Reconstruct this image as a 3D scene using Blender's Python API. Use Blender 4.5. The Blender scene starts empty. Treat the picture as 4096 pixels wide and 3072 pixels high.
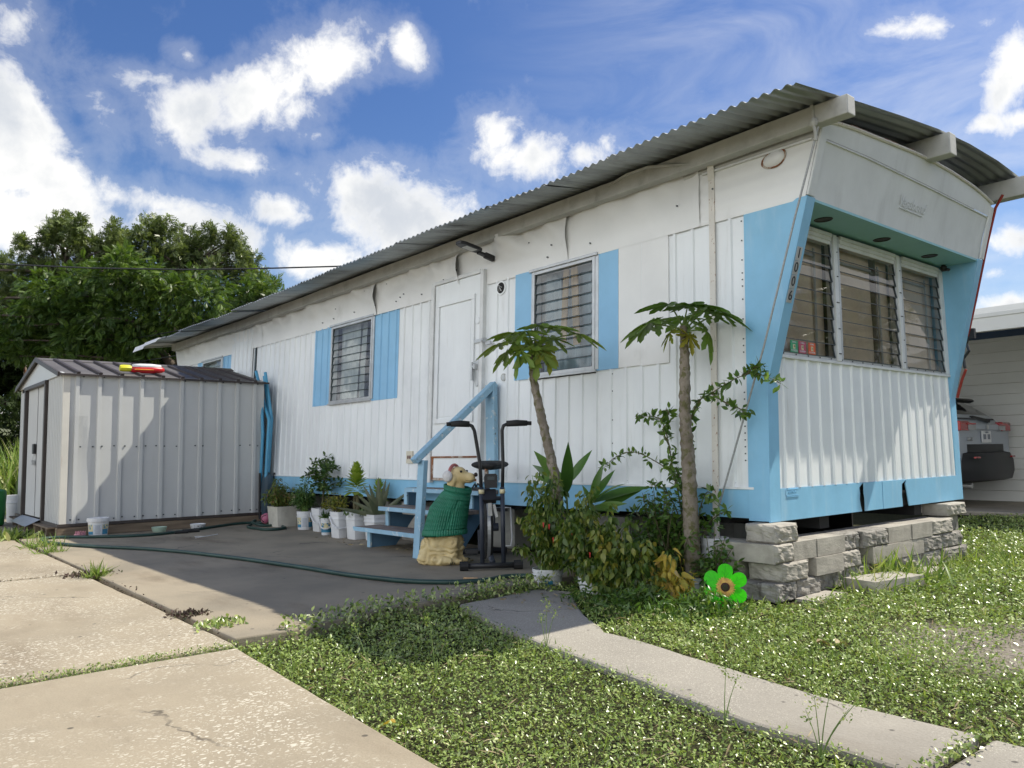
import bpy, bmesh, math, random
import numpy as np
from mathutils import Vector, Matrix, noise, Quaternion

SC = bpy.context.scene
COL = SC.collection
random.seed(7)
RNG = np.random.default_rng(11)

# ------------------------------------------------------------------ camera
cam_d = bpy.data.cameras.new("camera")
cam = bpy.data.objects.new("camera", cam_d)
COL.objects.link(cam)
yaw, pitch, roll = (math.radians(a) for a in (49.733, 4.902, -0.899))
_d = Vector((-math.sin(yaw) * math.cos(pitch), math.cos(yaw) * math.cos(pitch), math.sin(pitch)))
_r = Vector((math.cos(yaw), math.sin(yaw), 0))
_u = _r.cross(_d)
_R = _r * math.cos(roll) + _u * math.sin(roll)
_U = -_r * math.sin(roll) + _u * math.cos(roll)
CAMP = Vector((2.685, -4.27, 0.824))
cam.matrix_world = Matrix(((_R.x, _U.x, -_d.x, CAMP.x), (_R.y, _U.y, -_d.y, CAMP.y), (_R.z, _U.z, -_d.z, CAMP.z), (0, 0, 0, 1)))
cam_d.sensor_width = 36
cam_d.lens = 28.134
cam_d.clip_start = 0.05
cam_d.clip_end = 3000
SC.camera = cam

# ------------------------------------------------------------------ sun, exposure
SUN = Vector((0.25, 0.72, 1.0)).normalized()
SUN_EL = math.asin(SUN.z)
SUN_ROT = math.atan2(SUN.x, SUN.y)
sl = bpy.data.lights.new("sun", 'SUN')
sl.energy = 3.8
sl.angle = math.radians(0.5)
sl.color = (1.0, 0.94, 0.82)
so = bpy.data.objects.new("sun", sl)
so.rotation_euler = SUN.to_track_quat('Z', 'Y').to_euler()
so.location = SUN * 60
COL.objects.link(so)
SC.view_settings.view_transform = 'Standard'
SC.view_settings.look = 'None'
SC.view_settings.exposure = 0.75
SC.view_settings.gamma = 1.0
SKY = 0.075          # strength of the sky
CLOUD = 8.2         # radiance of lit cloud, in the units of the sky texture

# ------------------------------------------------------------------ node helpers
def nd(nt, typ, ins=None, **attrs):
    n = nt.nodes.new(typ)
    for k, v in attrs.items():
        setattr(n, k, v)
    for k, v in (ins or {}).items():
        s = n.inputs[k]
        if isinstance(v, bpy.types.NodeSocket):
            nt.links.new(v, s)
        else:
            s.default_value = v
    return n

def mth(nt, op, a, b=0.0, c=0.0, clamp=False):
    n = nd(nt, 'ShaderNodeMath', {0: a, 1: b, 2: c}, operation=op)
    n.use_clamp = clamp
    return n.outputs[0]

def sstep(nt, v, lo, hi):
    n = nd(nt, 'ShaderNodeMapRange', {'Value': v, 'From Min': lo, 'From Max': hi}, interpolation_type='SMOOTHSTEP')
    return n.outputs[0]

def mixc(nt, f, a, b, blend='MIX'):
    n = nd(nt, 'ShaderNodeMix', data_type='RGBA', blend_type=blend)
    for i, v in ((0, f), (6, a), (7, b)):
        if isinstance(v, bpy.types.NodeSocket):
            nt.links.new(v, n.inputs[i])
        else:
            if i and len(v) == 3:
                v = (*v, 1)
            n.inputs[i].default_value = v
    return n.outputs[2]

# ------------------------------------------------------------------ sky with clouds
W = bpy.data.worlds.new("World")
SC.world = W
W.use_nodes = True
wn = W.node_tree
wn.nodes.clear()
sky = nd(wn, 'ShaderNodeTexSky', sky_type='NISHITA', sun_disc=False, sun_elevation=SUN_EL, sun_rotation=SUN_ROT,
         air_density=1.0, dust_density=0.6, ozone_density=1.6, altitude=0)
hs = nd(wn, 'ShaderNodeHueSaturation', {'Hue': 0.512, 'Saturation': 1.28, 'Value': 1.0, 'Color': sky.outputs[0]})
tc = nd(wn, 'ShaderNodeTexCoord')
gen = tc.outputs['Generated']
nrm = nd(wn, 'ShaderNodeVectorMath', {0: gen}, operation='NORMALIZE').outputs[0]
sx = nd(wn, 'ShaderNodeSeparateXYZ', {0: nrm})
# azimuth measured from -x towards +y (no wrap in view), elevation
azn = mth(wn, 'ARCTAN2', sx.outputs[1], mth(wn, 'MULTIPLY', sx.outputs[0], -1.0))
eln = mth(wn, 'ARCSINE', sx.outputs[2])
n1 = nd(wn, 'ShaderNodeTexNoise', {'Vector': nrm, 'Scale': 7.5, 'Detail': 14.0, 'Roughness': 0.6, 'Distortion': 0.5}).outputs[0]
n2 = nd(wn, 'ShaderNodeTexNoise', {'Vector': nrm, 'Scale': 26.0, 'Detail': 9.0, 'Roughness': 0.65, 'Distortion': 0.3}).outputs[0]
n3 = nd(wn, 'ShaderNodeTexNoise', {'Vector': nd(wn, 'ShaderNodeVectorMath', {0: nrm, 1: (0.02, 0.03, -0.06)}, operation='ADD').outputs[0],
                                   'Scale': 7.0, 'Detail': 7.0, 'Roughness': 0.55}).outputs[0]
# each cloud: azimuth, elevation, half width, half height (degrees), tilt, weight
CLOUDS = [
    (7.5, 19.94, 2.8, 4.82, 11.3, 1.6),
    (9.84, 16.84, 1.97, 1.92, 8.6, 1.6),
    (8.66, 14.74, 4.58, 2.2, 7.8, 1.5),
    (18.23, 22.33, 2.54, 1.74, 17.8, 1.15),
    (22.45, 23.95, 3.44, 1.92, 26.5, 1.2),
    (28.05, 26.29, 3.11, 1.74, 24.6, 1.2),
    (32.9, 27.26, 1.09, 1.46, 37.5, 1.05),
    (24.98, 23.19, 1.77, 1.44, 5.2, 0.8),
    (30.2, 18.27, 3.51, 2.16, 2.2, 1.5),
    (33.18, 16.32, 4.8, 2.84, 1.1, 1.5),
    (39.5, 22.4, 1.96, 1.57, -30.6, 1.15),
    (42.03, 20.68, 3.82, 1.68, -1.5, 1.3),
    (45.77, 20.85, 2.53, 1.37, -2.9, 1.2),
    (23.94, 16.86, 1.98, 1.22, 3.9, 1.25),
    (21.58, 19.44, 3.19, 0.82, -4.5, 0.75),
    (12.04, 21.83, 1.01, 1.88, 40.3, 0.5),
    (17.77, 15.48, 3.65, 1.48, 5.3, 1.2),
    (20.14, 14.47, 3.48, 1.36, 4.3, 1.3),
    (26.96, 13.61, 3.42, 1.26, 2.2, 1.3),
    (16.32, 16.51, 6.03, 1.16, -1.8, 0.8),
    (73.43, 21.71, 1.43, 2.66, -14.6, 1.5),
    (71.91, 19.42, 1.43, 0.69, 7.4, 1.1),
    (73.62, 19.19, 1.38, 1.04, -13.2, 1.3),
    (73.3, 12.23, 1.75, 1.04, -8.9, 1.3),
    (72.47, 8.44, 2.14, 1.01, -6.4, 1.2),
    (71.86, 10.48, 1.69, 0.56, -7.4, 0.7),
    (17.71, 25.7, 0.7, 0.54, 9.3, 0.7),
    (26.6, 21.85, 1.2, 0.53, 4.2, 0.6),
    (68.52, 25.57, 3.98, 0.41, -9.0, 0.45),
    (14.73, 23.89, 2.35, 0.38, 10.0, 0.3)]
M = None
for (az, el, rx, ry, tilt, wgt) in CLOUDS:
    az, el, rx, ry, tilt = (math.radians(v) for v in (az, el, rx, ry, tilt))
    du = mth(wn, 'MULTIPLY', mth(wn, 'SUBTRACT', azn, az), math.cos(el))
    dv = mth(wn, 'SUBTRACT', eln, el)
    c, s = math.cos(tilt), math.sin(tilt)
    a = mth(wn, 'DIVIDE', mth(wn, 'MULTIPLY_ADD', du, c, mth(wn, 'MULTIPLY', dv, s)), rx)
    b = mth(wn, 'DIVIDE', mth(wn, 'MULTIPLY_ADD', dv, c, mth(wn, 'MULTIPLY', du, -s)), ry)
    q = mth(wn, 'SQRT', mth(wn, 'ADD', mth(wn, 'MULTIPLY', a, a), mth(wn, 'MULTIPLY', b, b)))
    k = mth(wn, 'MULTIPLY_ADD', mth(wn, 'SUBTRACT', 1.35, q), wgt, 0.0)
    M = k if M is None else mth(wn, 'MAXIMUM', M, k)
M = mth(wn, 'MAXIMUM', M, -1.0)
# unseen rest of the sky: cloud added to light the shaded walls
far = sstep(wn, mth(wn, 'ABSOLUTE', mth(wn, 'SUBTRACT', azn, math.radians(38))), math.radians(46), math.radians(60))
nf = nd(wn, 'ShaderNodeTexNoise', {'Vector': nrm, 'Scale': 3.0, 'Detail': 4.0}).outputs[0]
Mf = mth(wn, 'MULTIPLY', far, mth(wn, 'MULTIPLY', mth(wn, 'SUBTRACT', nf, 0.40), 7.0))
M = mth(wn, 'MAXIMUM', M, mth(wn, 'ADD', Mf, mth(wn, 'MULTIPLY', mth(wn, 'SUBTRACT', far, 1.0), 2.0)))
# added cloud kept low, so it lights walls more than level ground
M = mth(wn, 'SUBTRACT', M, mth(wn, 'MULTIPLY', mth(wn, 'MULTIPLY', far, sstep(wn, eln, math.radians(28), math.radians(52))), 2.2))
dens = mth(wn, 'ADD', M, mth(wn, 'ADD', mth(wn, 'MULTIPLY', mth(wn, 'SUBTRACT', n1, 0.50), 3.9), mth(wn, 'MULTIPLY', mth(wn, 'SUBTRACT', n2, 0.5), 2.2)))
# solid cloud, its frayed veil, and thin high cirrus towards the right
veil = mth(wn, 'MULTIPLY', sstep(wn, dens, -0.9, 0.3), 0.14)
nv = nd(wn, 'ShaderNodeTexNoise', {'Vector': nd(wn, 'ShaderNodeMapping', {'Vector': nrm, 'Scale': (2.0, 2.0, 6.0)}).outputs[0], 'Scale': 2.2, 'Detail': 9.0, 'Roughness': 0.6, 'Distortion': 0.6}).outputs[0]
cirr = mth(wn, 'MULTIPLY', mth(wn, 'MULTIPLY', sstep(wn, azn, math.radians(34), math.radians(62)), sstep(wn, nv, 0.30, 0.75)), 0.34)
alpha = mth(wn, 'MAXIMUM', mth(wn, 'MAXIMUM', sstep(wn, dens, -0.05, 1.25), veil), cirr)
# thin veil near the horizon
hz = mth(wn, 'MULTIPLY', sstep(wn, eln, math.radians(24), math.radians(2)), 0.35)
shade = sstep(wn, mth(wn, 'ADD', mth(wn, 'MULTIPLY', n3, 1.6), mth(wn, 'MULTIPLY', dens, 0.16)), 0.75, 1.35)
shade = mth(wn, 'MULTIPLY', shade, sstep(wn, dens, 0.2, 1.4))
ccol = mixc(wn, shade, (CLOUD * 1.08, CLOUD * 1.07, CLOUD * 1.04), (CLOUD * 0.66, CLOUD * 0.70, CLOUD * 0.76))
# unseen cloud behind the camera is brightened as fill light for the walls
cloud_fill = sstep(wn, mth(wn, 'ADD', mth(wn, 'MULTIPLY', sx.outputs[1], -0.85), mth(wn, 'MULTIPLY', sx.outputs[0], -0.5)), -0.35, 0.75)
ccol = mixc(wn, mth(wn, 'MULTIPLY', far, cloud_fill), ccol, mixc(wn, 1.0, ccol, (2.95, 3.0, 3.02), 'MULTIPLY'))
base = mixc(wn, hz, hs.outputs[0], (CLOUD * 0.42, CLOUD * 0.62, CLOUD * 0.86))
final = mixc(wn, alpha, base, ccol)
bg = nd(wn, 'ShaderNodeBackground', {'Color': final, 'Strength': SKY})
nd(wn, 'ShaderNodeOutputWorld', {'Surface': bg.outputs[0]})

# ------------------------------------------------------------------ mesh and object helpers
class MB:
    """collects shapes and links them as ONE mesh object"""
    def __init__(self, xf=None):
        self.v, self.f, self.m, self.xf = [], [], [], xf
    def add(self, verts, faces, m=0):
        o = len(self.v)
        self.v += [tuple(p) for p in verts]
        self.f += [tuple(i + o for i in f) for f in faces]
        self.m += [m] * len(faces)
        return self
    def box(self, x0, x1, y0, y1, z0, z1, m=0):
        return self.add([(x, y, z) for x in (x0, x1) for y in (y0, y1) for z in (z0, z1)],
                        [(0, 1, 3, 2), (4, 6, 7, 5), (0, 4, 5, 1), (2, 3, 7, 6), (0, 2, 6, 4), (1, 5, 7, 3)], m)
    def bar(self, a, b, w, h, up=(0, 0, 1), m=0):
        a, b, up = Vector(a), Vector(b), Vector(up)
        d = (b - a).normalized()
        s = d.cross(up).normalized()
        t = s.cross(d)
        vs = [p + s * (i * w / 2) + t * (j * h / 2) for p in (a, b) for i in (-1, 1) for j in (-1, 1)]
        return self.add(vs, [(0, 2, 3, 1), (4, 5, 7, 6), (0, 1, 5, 4), (2, 6, 7, 3), (0, 4, 6, 2), (1, 3, 7, 5)], m)
    def tube(self, pts, r, n=8, cap=True, m=0):
        pts = [Vector(p) for p in pts]
        rs = r if isinstance(r, (list, tuple)) else [r] * len(pts)
        d = (pts[1] - pts[0]).normalized()
        s = d.orthogonal().normalized()
        rings = []
        for i, p in enumerate(pts):
            nd_ = (pts[min(i + 1, len(pts) - 1)] - pts[max(i - 1, 0)])
            nd_ = nd_.normalized() if nd_.length > 1e-9 else d
            s = (d.rotation_difference(nd_)) @ s
            s = (s - nd_ * s.dot(nd_)).normalized()
            d = nd_
            t = d.cross(s)
            rings.append([p + (s * math.cos(2 * math.pi * k / n) + t * math.sin(2 * math.pi * k / n)) * rs[i] for k in range(n)])
        return self.loft(rings, cap, m)
    def loft(self, rings, cap=True, m=0):
        n = len(rings[0])
        vs = [p for r in rings for p in r]
        fs = [(i * n + k, i * n + (k + 1) % n, (i + 1) * n + (k + 1) % n, (i + 1) * n + k) for i in range(len(rings) - 1) for k in range(n)]
        if cap:
            fs += [tuple(range(n - 1, -1, -1)), tuple((len(rings) - 1) * n + k for k in range(n))]
        return self.add(vs, fs, m)
    def lathe(self, prof, c=(0, 0, 0), n=24, cap=False, m=0, sq=0.0):
        rings = []
        for (r, z) in prof:
            ring = []
            for k in range(n):
                a = 2 * math.pi * k / n
                x, y = math.cos(a), math.sin(a)
                if sq:                                   # squarish bucket
                    q = max(abs(x), abs(y))
                    g = (1 - sq) + sq * min(1 / q, 1.34)
                    x, y = x * g, y * g
                ring.append((c[0] + r * x, c[1] + r * y, c[2] + z))
            rings.append(ring)
        return self.loft(rings, cap, m)
    def prism(self, pts, a, b, axis='y', m=0):
        """extrude a 2-D outline between a and b along an axis"""
        def P(u, v, w):
            return {'x': (w, u, v), 'y': (u, w, v), 'z': (u, v, w)}[axis]
        n = len(pts)
        vs = [P(u, v, a) for u, v in pts] + [P(u, v, b) for u, v in pts]
        return self.add(vs, [tuple(range(n - 1, -1, -1)), tuple(range(n, 2 * n))] + [(i, (i + 1) % n, n + (i + 1) % n, n + i) for i in range(n)], m)
    def grid(self, fn, us, vs, m=0):
        P = [fn(u, v) for v in vs for u in us]
        n = len(us)
        return self.add(P, [(j * n + i, j * n + i + 1, (j + 1) * n + i + 1, (j + 1) * n + i) for j in range(len(vs) - 1) for i in range(n - 1)], m)
    def build(self, name, mats, parent=None, loc=None, smooth=False, bevel=0.0, recalc=True):
        vs = [self.xf(*p) for p in self.v] if self.xf else self.v
        o_ = origin(parent) if parent else Vector(loc or (0, 0, 0))
        vs = [(p[0] - o_.x, p[1] - o_.y, p[2] - o_.z) for p in vs]
        me = bpy.data.meshes.new(name)
        me.from_pydata(vs, [], self.f)
        mats = mats if isinstance(mats, (list, tuple)) else [mats]
        for mt in mats:
            me.materials.append(mt)
        me.polygons.foreach_set('material_index', self.m)
        if recalc:
            bm = bmesh.new(); bm.from_mesh(me)
            bmesh.ops.recalc_face_normals(bm, faces=bm.faces)
            bm.to_mesh(me); bm.free()
        if smooth:
            me.polygons.foreach_set('use_smooth', [True] * len(me.polygons))
            if smooth != True:
                me.set_sharp_from_angle(angle=math.radians(smooth))
        return link(name, me, parent, None if parent else o_, bevel)

def link(name, me, parent=None, loc=None, bevel=0.0):
    o = bpy.data.objects.new(name, me)
    COL.objects.link(o)
    if parent:
        o.parent = parent
    elif loc is not None:
        o.location = loc
    if bevel:
        b = o.modifiers.new("bevel", 'BEVEL')
        b.width = bevel; b.segments = 2; b.limit_method = 'ANGLE'
    return o

def origin(o):
    v = Vector((0, 0, 0))
    while o:
        v += o.location
        o = o.parent
    return v

def tag(o, label, cat, group=None):
    o['label'] = label; o['category'] = cat
    if group:
        o['group'] = group
    return o

def thing(name, label, cat, loc, group=None):
    o = bpy.data.objects.new(name, None)
    o.empty_display_size = 0.1
    COL.objects.link(o)
    o.location = loc
    return tag(o, label, cat, group)

def kind(o, k):
    o['kind'] = k
    return o

def copy_tree(o, parent=None):
    c = o.copy()
    COL.objects.link(c)
    if parent:
        c.parent = parent
    for ch in list(o.children):
        copy_tree(ch, c)
    return c

def text(name, s, size, mat, M4, parent=None, extrude=0.001, align='CENTER', font_shear=0.0, loc=None):
    """raised lettering: M4 maps the text plane (x right, y up) into the world"""
    cu = bpy.data.curves.new(name, 'FONT')
    cu.body = s; cu.size = size; cu.extrude = extrude; cu.shear = font_shear
    cu.align_x = align; cu.align_y = 'CENTER'; cu.resolution_u = 3
    t = bpy.data.objects.new(name + "_tmp", cu)
    COL.objects.link(t)
    dg = bpy.context.evaluated_depsgraph_get()
    me = bpy.data.meshes.new_from_object(t.evaluated_get(dg))
    bpy.data.objects.remove(t)
    o_ = origin(parent) if parent else Vector(loc or M4.translation)
    me.transform(Matrix.Translation(-o_) @ M4)
    me.name = name
    me.materials.clear(); me.materials.append(mat)
    return link(name, me, parent, None if parent else o_)

def axes(o, x, y):
    x = Vector(x).normalized(); y = Vector(y).normalized(); z = x.cross(y)
    return Matrix(((x.x, y.x, z.x, o[0]), (x.y, y.y, z.y, o[1]), (x.z, y.z, z.z, o[2]), (0, 0, 0, 1)))

def interp(x, tab):
    return float(np.interp(x, [a for a, b in tab], [b for a, b in tab]))

# ------------------------------------------------------------------ materials
def newmat(name):
    m = bpy.data.materials.new(name)
    m.use_nodes = True
    m.node_tree.nodes.clear()
    return m, m.node_tree

def mat(name, col, rough=0.6, metal=0.0, var=0.1, vscale=4.0, stretch=(1, 1, 1), col2=None, bump=0.0, bscale=60.0, bstretch=(1, 1, 1), dirt=(), spec=0.4, coat=0.0):
    """painted / mineral / metal surface: base colour with soft variation, layers of dirt, fine bump"""
    m, nt = newmat(name)
    pos = nd(nt, 'ShaderNodeNewGeometry').outputs['Position']
    def nz(scale, st, detail=6.0, rough_=0.6, off=(0, 0, 0)):
        mp = nd(nt, 'ShaderNodeMapping', {'Vector': pos, 'Scale': st, 'Location': off})
        return nd(nt, 'ShaderNodeTexNoise', {'Vector': mp.outputs[0], 'Scale': scale, 'Detail': detail, 'Roughness': rough_}).outputs[0]
    f = sstep(nt, nz(vscale, stretch), 0.3, 0.7)
    a = tuple(max(c * (1 - var), 0) for c in col)
    b = col2 if col2 else tuple(min(c * (1 + var), 1) for c in col)
    c = mixc(nt, f, a, b)
    r = rough
    for k, (dc, sc, st, lo, hi, amt) in enumerate(dirt):
        g = mth(nt, 'MULTIPLY', sstep(nt, nz(sc, st, 8.0, 0.65, (3.1 * k, 1.7 * k, k)), lo, hi), amt)
        c = mixc(nt, g, c, dc)
    p = nd(nt, 'ShaderNodeBsdfPrincipled', {'Base Color': c, 'Roughness': r, 'Metallic': metal, 'Specular IOR Level': spec, 'Coat Weight': coat})
    if bump:
        bp = nd(nt, 'ShaderNodeBump', {'Height': nz(bscale, bstretch, 5.0), 'Strength': bump, 'Distance': 0.01})
        nt.links.new(bp.outputs[0], p.inputs['Normal'])
    nd(nt, 'ShaderNodeOutputMaterial', {'Surface': p.outputs[0]})
    return m

def leafmat(name, cols, trans=0.35, gloss=0.35, spec=0.3, tint=(1.25, 1.3, 0.6)):
    m, nt = newmat(name)
    at = nd(nt, 'ShaderNodeAttribute', attribute_name='rnd')
    cr = nd(nt, 'ShaderNodeValToRGB', {0: at.outputs['Fac']})
    e = cr.color_ramp.elements
    while len(e) < len(cols):
        e.new(0.5)
    for i, c in enumerate(cols):
        e[i].position = i / max(len(cols) - 1, 1)
        e[i].color = (*c, 1)
    pos = nd(nt, 'ShaderNodeNewGeometry').outputs['Position']
    nn = nd(nt, 'ShaderNodeTexNoise', {'Vector': pos, 'Scale': 60.0, 'Detail': 3.0}).outputs[0]
    col = mixc(nt, mth(nt, 'MULTIPLY', sstep(nt, nn, 0.45, 0.75), 0.35), cr.outputs[0], mixc(nt, 1.0, cr.outputs[0], (1.5, 1.45, 0.9), 'MULTIPLY'))
    p = nd(nt, 'ShaderNodeBsdfPrincipled', {'Base Color': col, 'Roughness': gloss, 'Specular IOR Level': spec})
    t = nd(nt, 'ShaderNodeBsdfTranslucent', {'Color': mixc(nt, 1.0, col, tint, 'MULTIPLY')})
    mx = nd(nt, 'ShaderNodeMixShader', {0: trans, 1: p.outputs[0], 2: t.outputs[0]})
    nd(nt, 'ShaderNodeOutputMaterial', {'Surface': mx.outputs[0]})
    return m

def glassmat(name, tint=(0.75, 0.8, 0.8), refl=(0.9, 0.9, 0.9), f0=0.08, rough=0.02):
    m, nt = newmat(name)
    fr = nd(nt, 'ShaderNodeFresnel', {'IOR': 1.5})
    pos = nd(nt, 'ShaderNodeNewGeometry').outputs['Position']
    nn = nd(nt, 'ShaderNodeTexNoise', {'Vector': pos, 'Scale': 3.0, 'Detail': 2.0}).outputs[0]
    bp = nd(nt, 'ShaderNodeBump', {'Height': nn, 'Strength': 0.05, 'Distance': 0.05})
    g = nd(nt, 'ShaderNodeBsdfGlossy', {'Color': (*refl, 1), 'Roughness': rough, 'Normal': bp.outputs[0]})
    t = nd(nt, 'ShaderNodeBsdfTransparent', {'Color': (*tint, 1)})
    dd = nd(nt, 'ShaderNodeBsdfDiffuse', {'Color': (0.5, 0.5, 0.48, 1)})
    dust = mth(nt, 'MULTIPLY', sstep(nt, nd(nt, 'ShaderNodeTexNoise', {'Vector': pos, 'Scale': 9.0, 'Detail': 6.0}).outputs[0], 0.4, 0.8), 0.10)
    f = mth(nt, 'ADD', mth(nt, 'MULTIPLY', fr.outputs[0], 0.9), f0, clamp=True)
    mx = nd(nt, 'ShaderNodeMixShader', {0: f, 1: t.outputs[0], 2: g.outputs[0]})
    m2 = nd(nt, 'ShaderNodeMixShader', {0: dust, 1: mx.outputs[0], 2: dd.outputs[0]})
    nd(nt, 'ShaderNodeOutputMaterial', {'Surface': m2.outputs[0]})
    return m

GREY = (0.33, 0.32, 0.29)
M_ = {}
M_['white'] = mat('white_wall_paint', (0.775, 0.80, 0.805), 0.42, var=0.04, vscale=2.2, stretch=(1.5, 1.5, 0.5), bump=0.12, bscale=35,
                  dirt=(((0.42, 0.40, 0.35), 6.0, (2.2, 2.2, 0.22), 0.55, 0.80, 0.42), ((0.16, 0.14, 0.12), 26.0, (1, 1, 0.6), 0.74, 0.80, 0.55), ((0.5, 0.52, 0.55), 1.1, (1, 1, 1), 0.5, 0.75, 0.35)))
M_['sheet'] = mat('patched_sheet_metal', (0.75, 0.75, 0.73), 0.40, var=0.05, vscale=1.5, bump=0.10, bscale=20,
                  dirt=(((0.36, 0.34, 0.29), 3.0, (1.2, 1.2, 0.7), 0.58, 0.82, 0.4), ((0.10, 0.09, 0.08), 40.0, (1, 1, 1), 0.76, 0.80, 0.6)))
M_['fascia'] = mat('white_fascia_paint', (0.66, 0.675, 0.665), 0.55, var=0.05, vscale=3.0, bump=0.08, bscale=30,
                   dirt=(((0.36, 0.36, 0.34), 2.2, (0.6, 2.0, 0.5), 0.5, 0.8, 0.45),))
M_['blue'] = mat('sky_blue_paint', (0.225, 0.48, 0.68), 0.42, var=0.06, vscale=3.5, bump=0.08, bscale=30,
                 dirt=(((0.40, 0.58, 0.70), 5.0, (2, 2, 0.3), 0.50, 0.80, 0.6), ((0.08, 0.08, 0.08), 45.0, (1, 1, 1), 0.77, 0.81, 0.6)))
M_['shutter'] = mat('shutter_blue_paint', (0.25, 0.49, 0.71), 0.45, var=0.05, vscale=3.0, bump=0.08, bscale=30,
                    dirt=(((0.42, 0.58, 0.74), 9.0, (2, 2, 0.25), 0.62, 0.8, 0.5),))
M_['soffit'] = mat('teal_soffit_paint', (0.26, 0.50, 0.55), 0.5, var=0.05, vscale=3)
M_['galv'] = mat('galvanised_corrugated_iron', (0.34, 0.36, 0.36), 0.42, metal=0.75, var=0.18, vscale=2.5, stretch=(3, 0.6, 1), bump=0.05, bscale=25,
                 dirt=(((0.16, 0.155, 0.15), 3.0, (2.5, 0.7, 1), 0.48, 0.75, 0.65), ((0.5, 0.5, 0.48), 9.0, (1, 0.4, 1), 0.62, 0.8, 0.4)))
M_['beam'] = mat('weathered_white_beam', (0.46, 0.46, 0.43), 0.7, var=0.10, vscale=7, bump=0.2, bscale=40,
                 dirt=(((0.17, 0.16, 0.14), 5.0, (1, 1, 0.6), 0.52, 0.75, 0.55),))
M_['alu'] = mat('dull_aluminium', (0.50, 0.51, 0.51), 0.42, metal=0.6, var=0.1, vscale=9, dirt=(((0.2, 0.19, 0.18), 14.0, (1, 1, 1), 0.6, 0.8, 0.4),))
M_['alu_white'] = mat('chalky_white_frame', (0.66, 0.67, 0.66), 0.5, var=0.08, vscale=8, dirt=(((0.24, 0.23, 0.2), 16.0, (1, 1, 1), 0.60, 0.8, 0.5),))
M_['edge'] = mat('dark_glass_edge', (0.055, 0.07, 0.075), 0.35, var=0.1)
M_['dark'] = mat('dark_interior', (0.02, 0.02, 0.02), 0.9, var=0.1)
M_['inside'] = mat('dim_room_wall', (0.16, 0.14, 0.12), 0.9, var=0.1)
M_['black'] = mat('black_plastic', (0.022, 0.022, 0.024), 0.45, var=0.15, vscale=8)
M_['rubber'] = mat('black_rubber', (0.02, 0.02, 0.02), 0.75, var=0.15, vscale=8, bump=0.1)
M_['glass'] = glassmat('louvre_glass', f0=0.01)
M_['glass_front'] = glassmat('front_louvre_glass', tint=(0.86, 0.86, 0.83), f0=0.01)
M_['curtain_grey'] = mat('blue_grey_curtain', (0.36, 0.44, 0.50), 0.9, var=0.12, vscale=3, stretch=(6, 1, 0.4))
M_['curtain_sheer'] = mat('pale_sheer_curtain', (0.6, 0.61, 0.6), 0.9, var=0.12, vscale=3, stretch=(6, 1, 0.4))
M_['curtain_brown'] = mat('brown_window_cloth', (0.74, 0.62, 0.47), 0.9, var=0.15, vscale=1.2)
M_['lath'] = mat('pine_lath', (0.42, 0.27, 0.14), 0.7, var=0.15, vscale=5, stretch=(4, 4, 0.4))
M_['rust'] = mat('rusted_steel', (0.22, 0.09, 0.04), 0.85, var=0.35, vscale=14, bump=0.3, dirt=(((0.55, 0.5, 0.43), 12.0, (1, 1, 0.5), 0.5, 0.6, 0.8),))
M_['strap'] = mat('rust_flecked_white_strap', (0.66, 0.63, 0.57), 0.6, var=0.06, vscale=6, dirt=(((0.25, 0.09, 0.03), 55.0, (1, 1, 0.7), 0.60, 0.66, 0.85), ((0.3, 0.14, 0.06), 9.0, (1, 1, 0.5), 0.62, 0.75, 0.6)))
M_['shedwall'] = mat('shed_white_steel', (0.52, 0.53, 0.52), 0.42, var=0.03, vscale=2, bump=0.06, bscale=8,
                     dirt=(((0.40, 0.385, 0.34), 3.0, (1, 1.5, 0.35), 0.58, 0.82, 0.35), ((0.06, 0.05, 0.05), 60.0, (1, 1, 1), 0.77, 0.80, 0.7)))
M_['shedtrim'] = mat('shed_corner_trim', (0.62, 0.60, 0.54), 0.5, var=0.05, dirt=(((0.32, 0.15, 0.06), 5.0, (2, 2, 0.3), 0.58, 0.75, 0.7),))
M_['shedroof'] = mat('shed_roof_brown_grey', (0.125, 0.115, 0.108), 0.55, metal=0.2, var=0.12, vscale=4, dirt=(((0.42, 0.41, 0.39), 26.0, (1, 1, 1), 0.74, 0.79, 0.7),))
M_['brown'] = mat('dark_brown_trim', (0.055, 0.045, 0.04), 0.5, var=0.15, vscale=5)
M_['rib'] = mat('roof_rib_shadow', (0.045, 0.036, 0.034), 0.5, var=0.15, vscale=5)  # the ribs' shadows are put into this dark colour
M_['wood'] = mat('weathered_timber', (0.19, 0.145, 0.10), 0.85, var=0.25, vscale=6, stretch=(1, 0.3, 4), bump=0.25, bscale=30, bstretch=(1, 0.2, 5))
M_['tread'] = mat('worn_step_timber', (0.20, 0.165, 0.145), 0.8, var=0.25, vscale=7, stretch=(0.4, 5, 2), bump=0.3, bscale=30, bstretch=(0.3, 5, 2),
                  dirt=(((0.24, 0.45, 0.58), 9.0, (0.6, 3, 3), 0.60, 0.68, 0.85),))
M_['stepblue'] = mat('flaking_blue_step_paint', (0.27, 0.45, 0.58), 0.6, var=0.1, vscale=5, bump=0.12, bscale=30,
                     dirt=(((0.60, 0.64, 0.64), 16.0, (1, 1, 1), 0.58, 0.64, 0.7), ((0.12, 0.08, 0.06), 24.0, (1, 1, 1), 0.64, 0.67, 0.85)))
M_['stepdark'] = mat('blue_step_board', (0.10, 0.20, 0.31), 0.6, var=0.12, vscale=5)
M_['bucket'] = mat('white_bucket_plastic', (0.66, 0.67, 0.68), 0.4, var=0.05, vscale=6, dirt=(((0.25, 0.21, 0.16), 9.0, (1, 1, 0.6), 0.62, 0.8, 0.5),))
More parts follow.
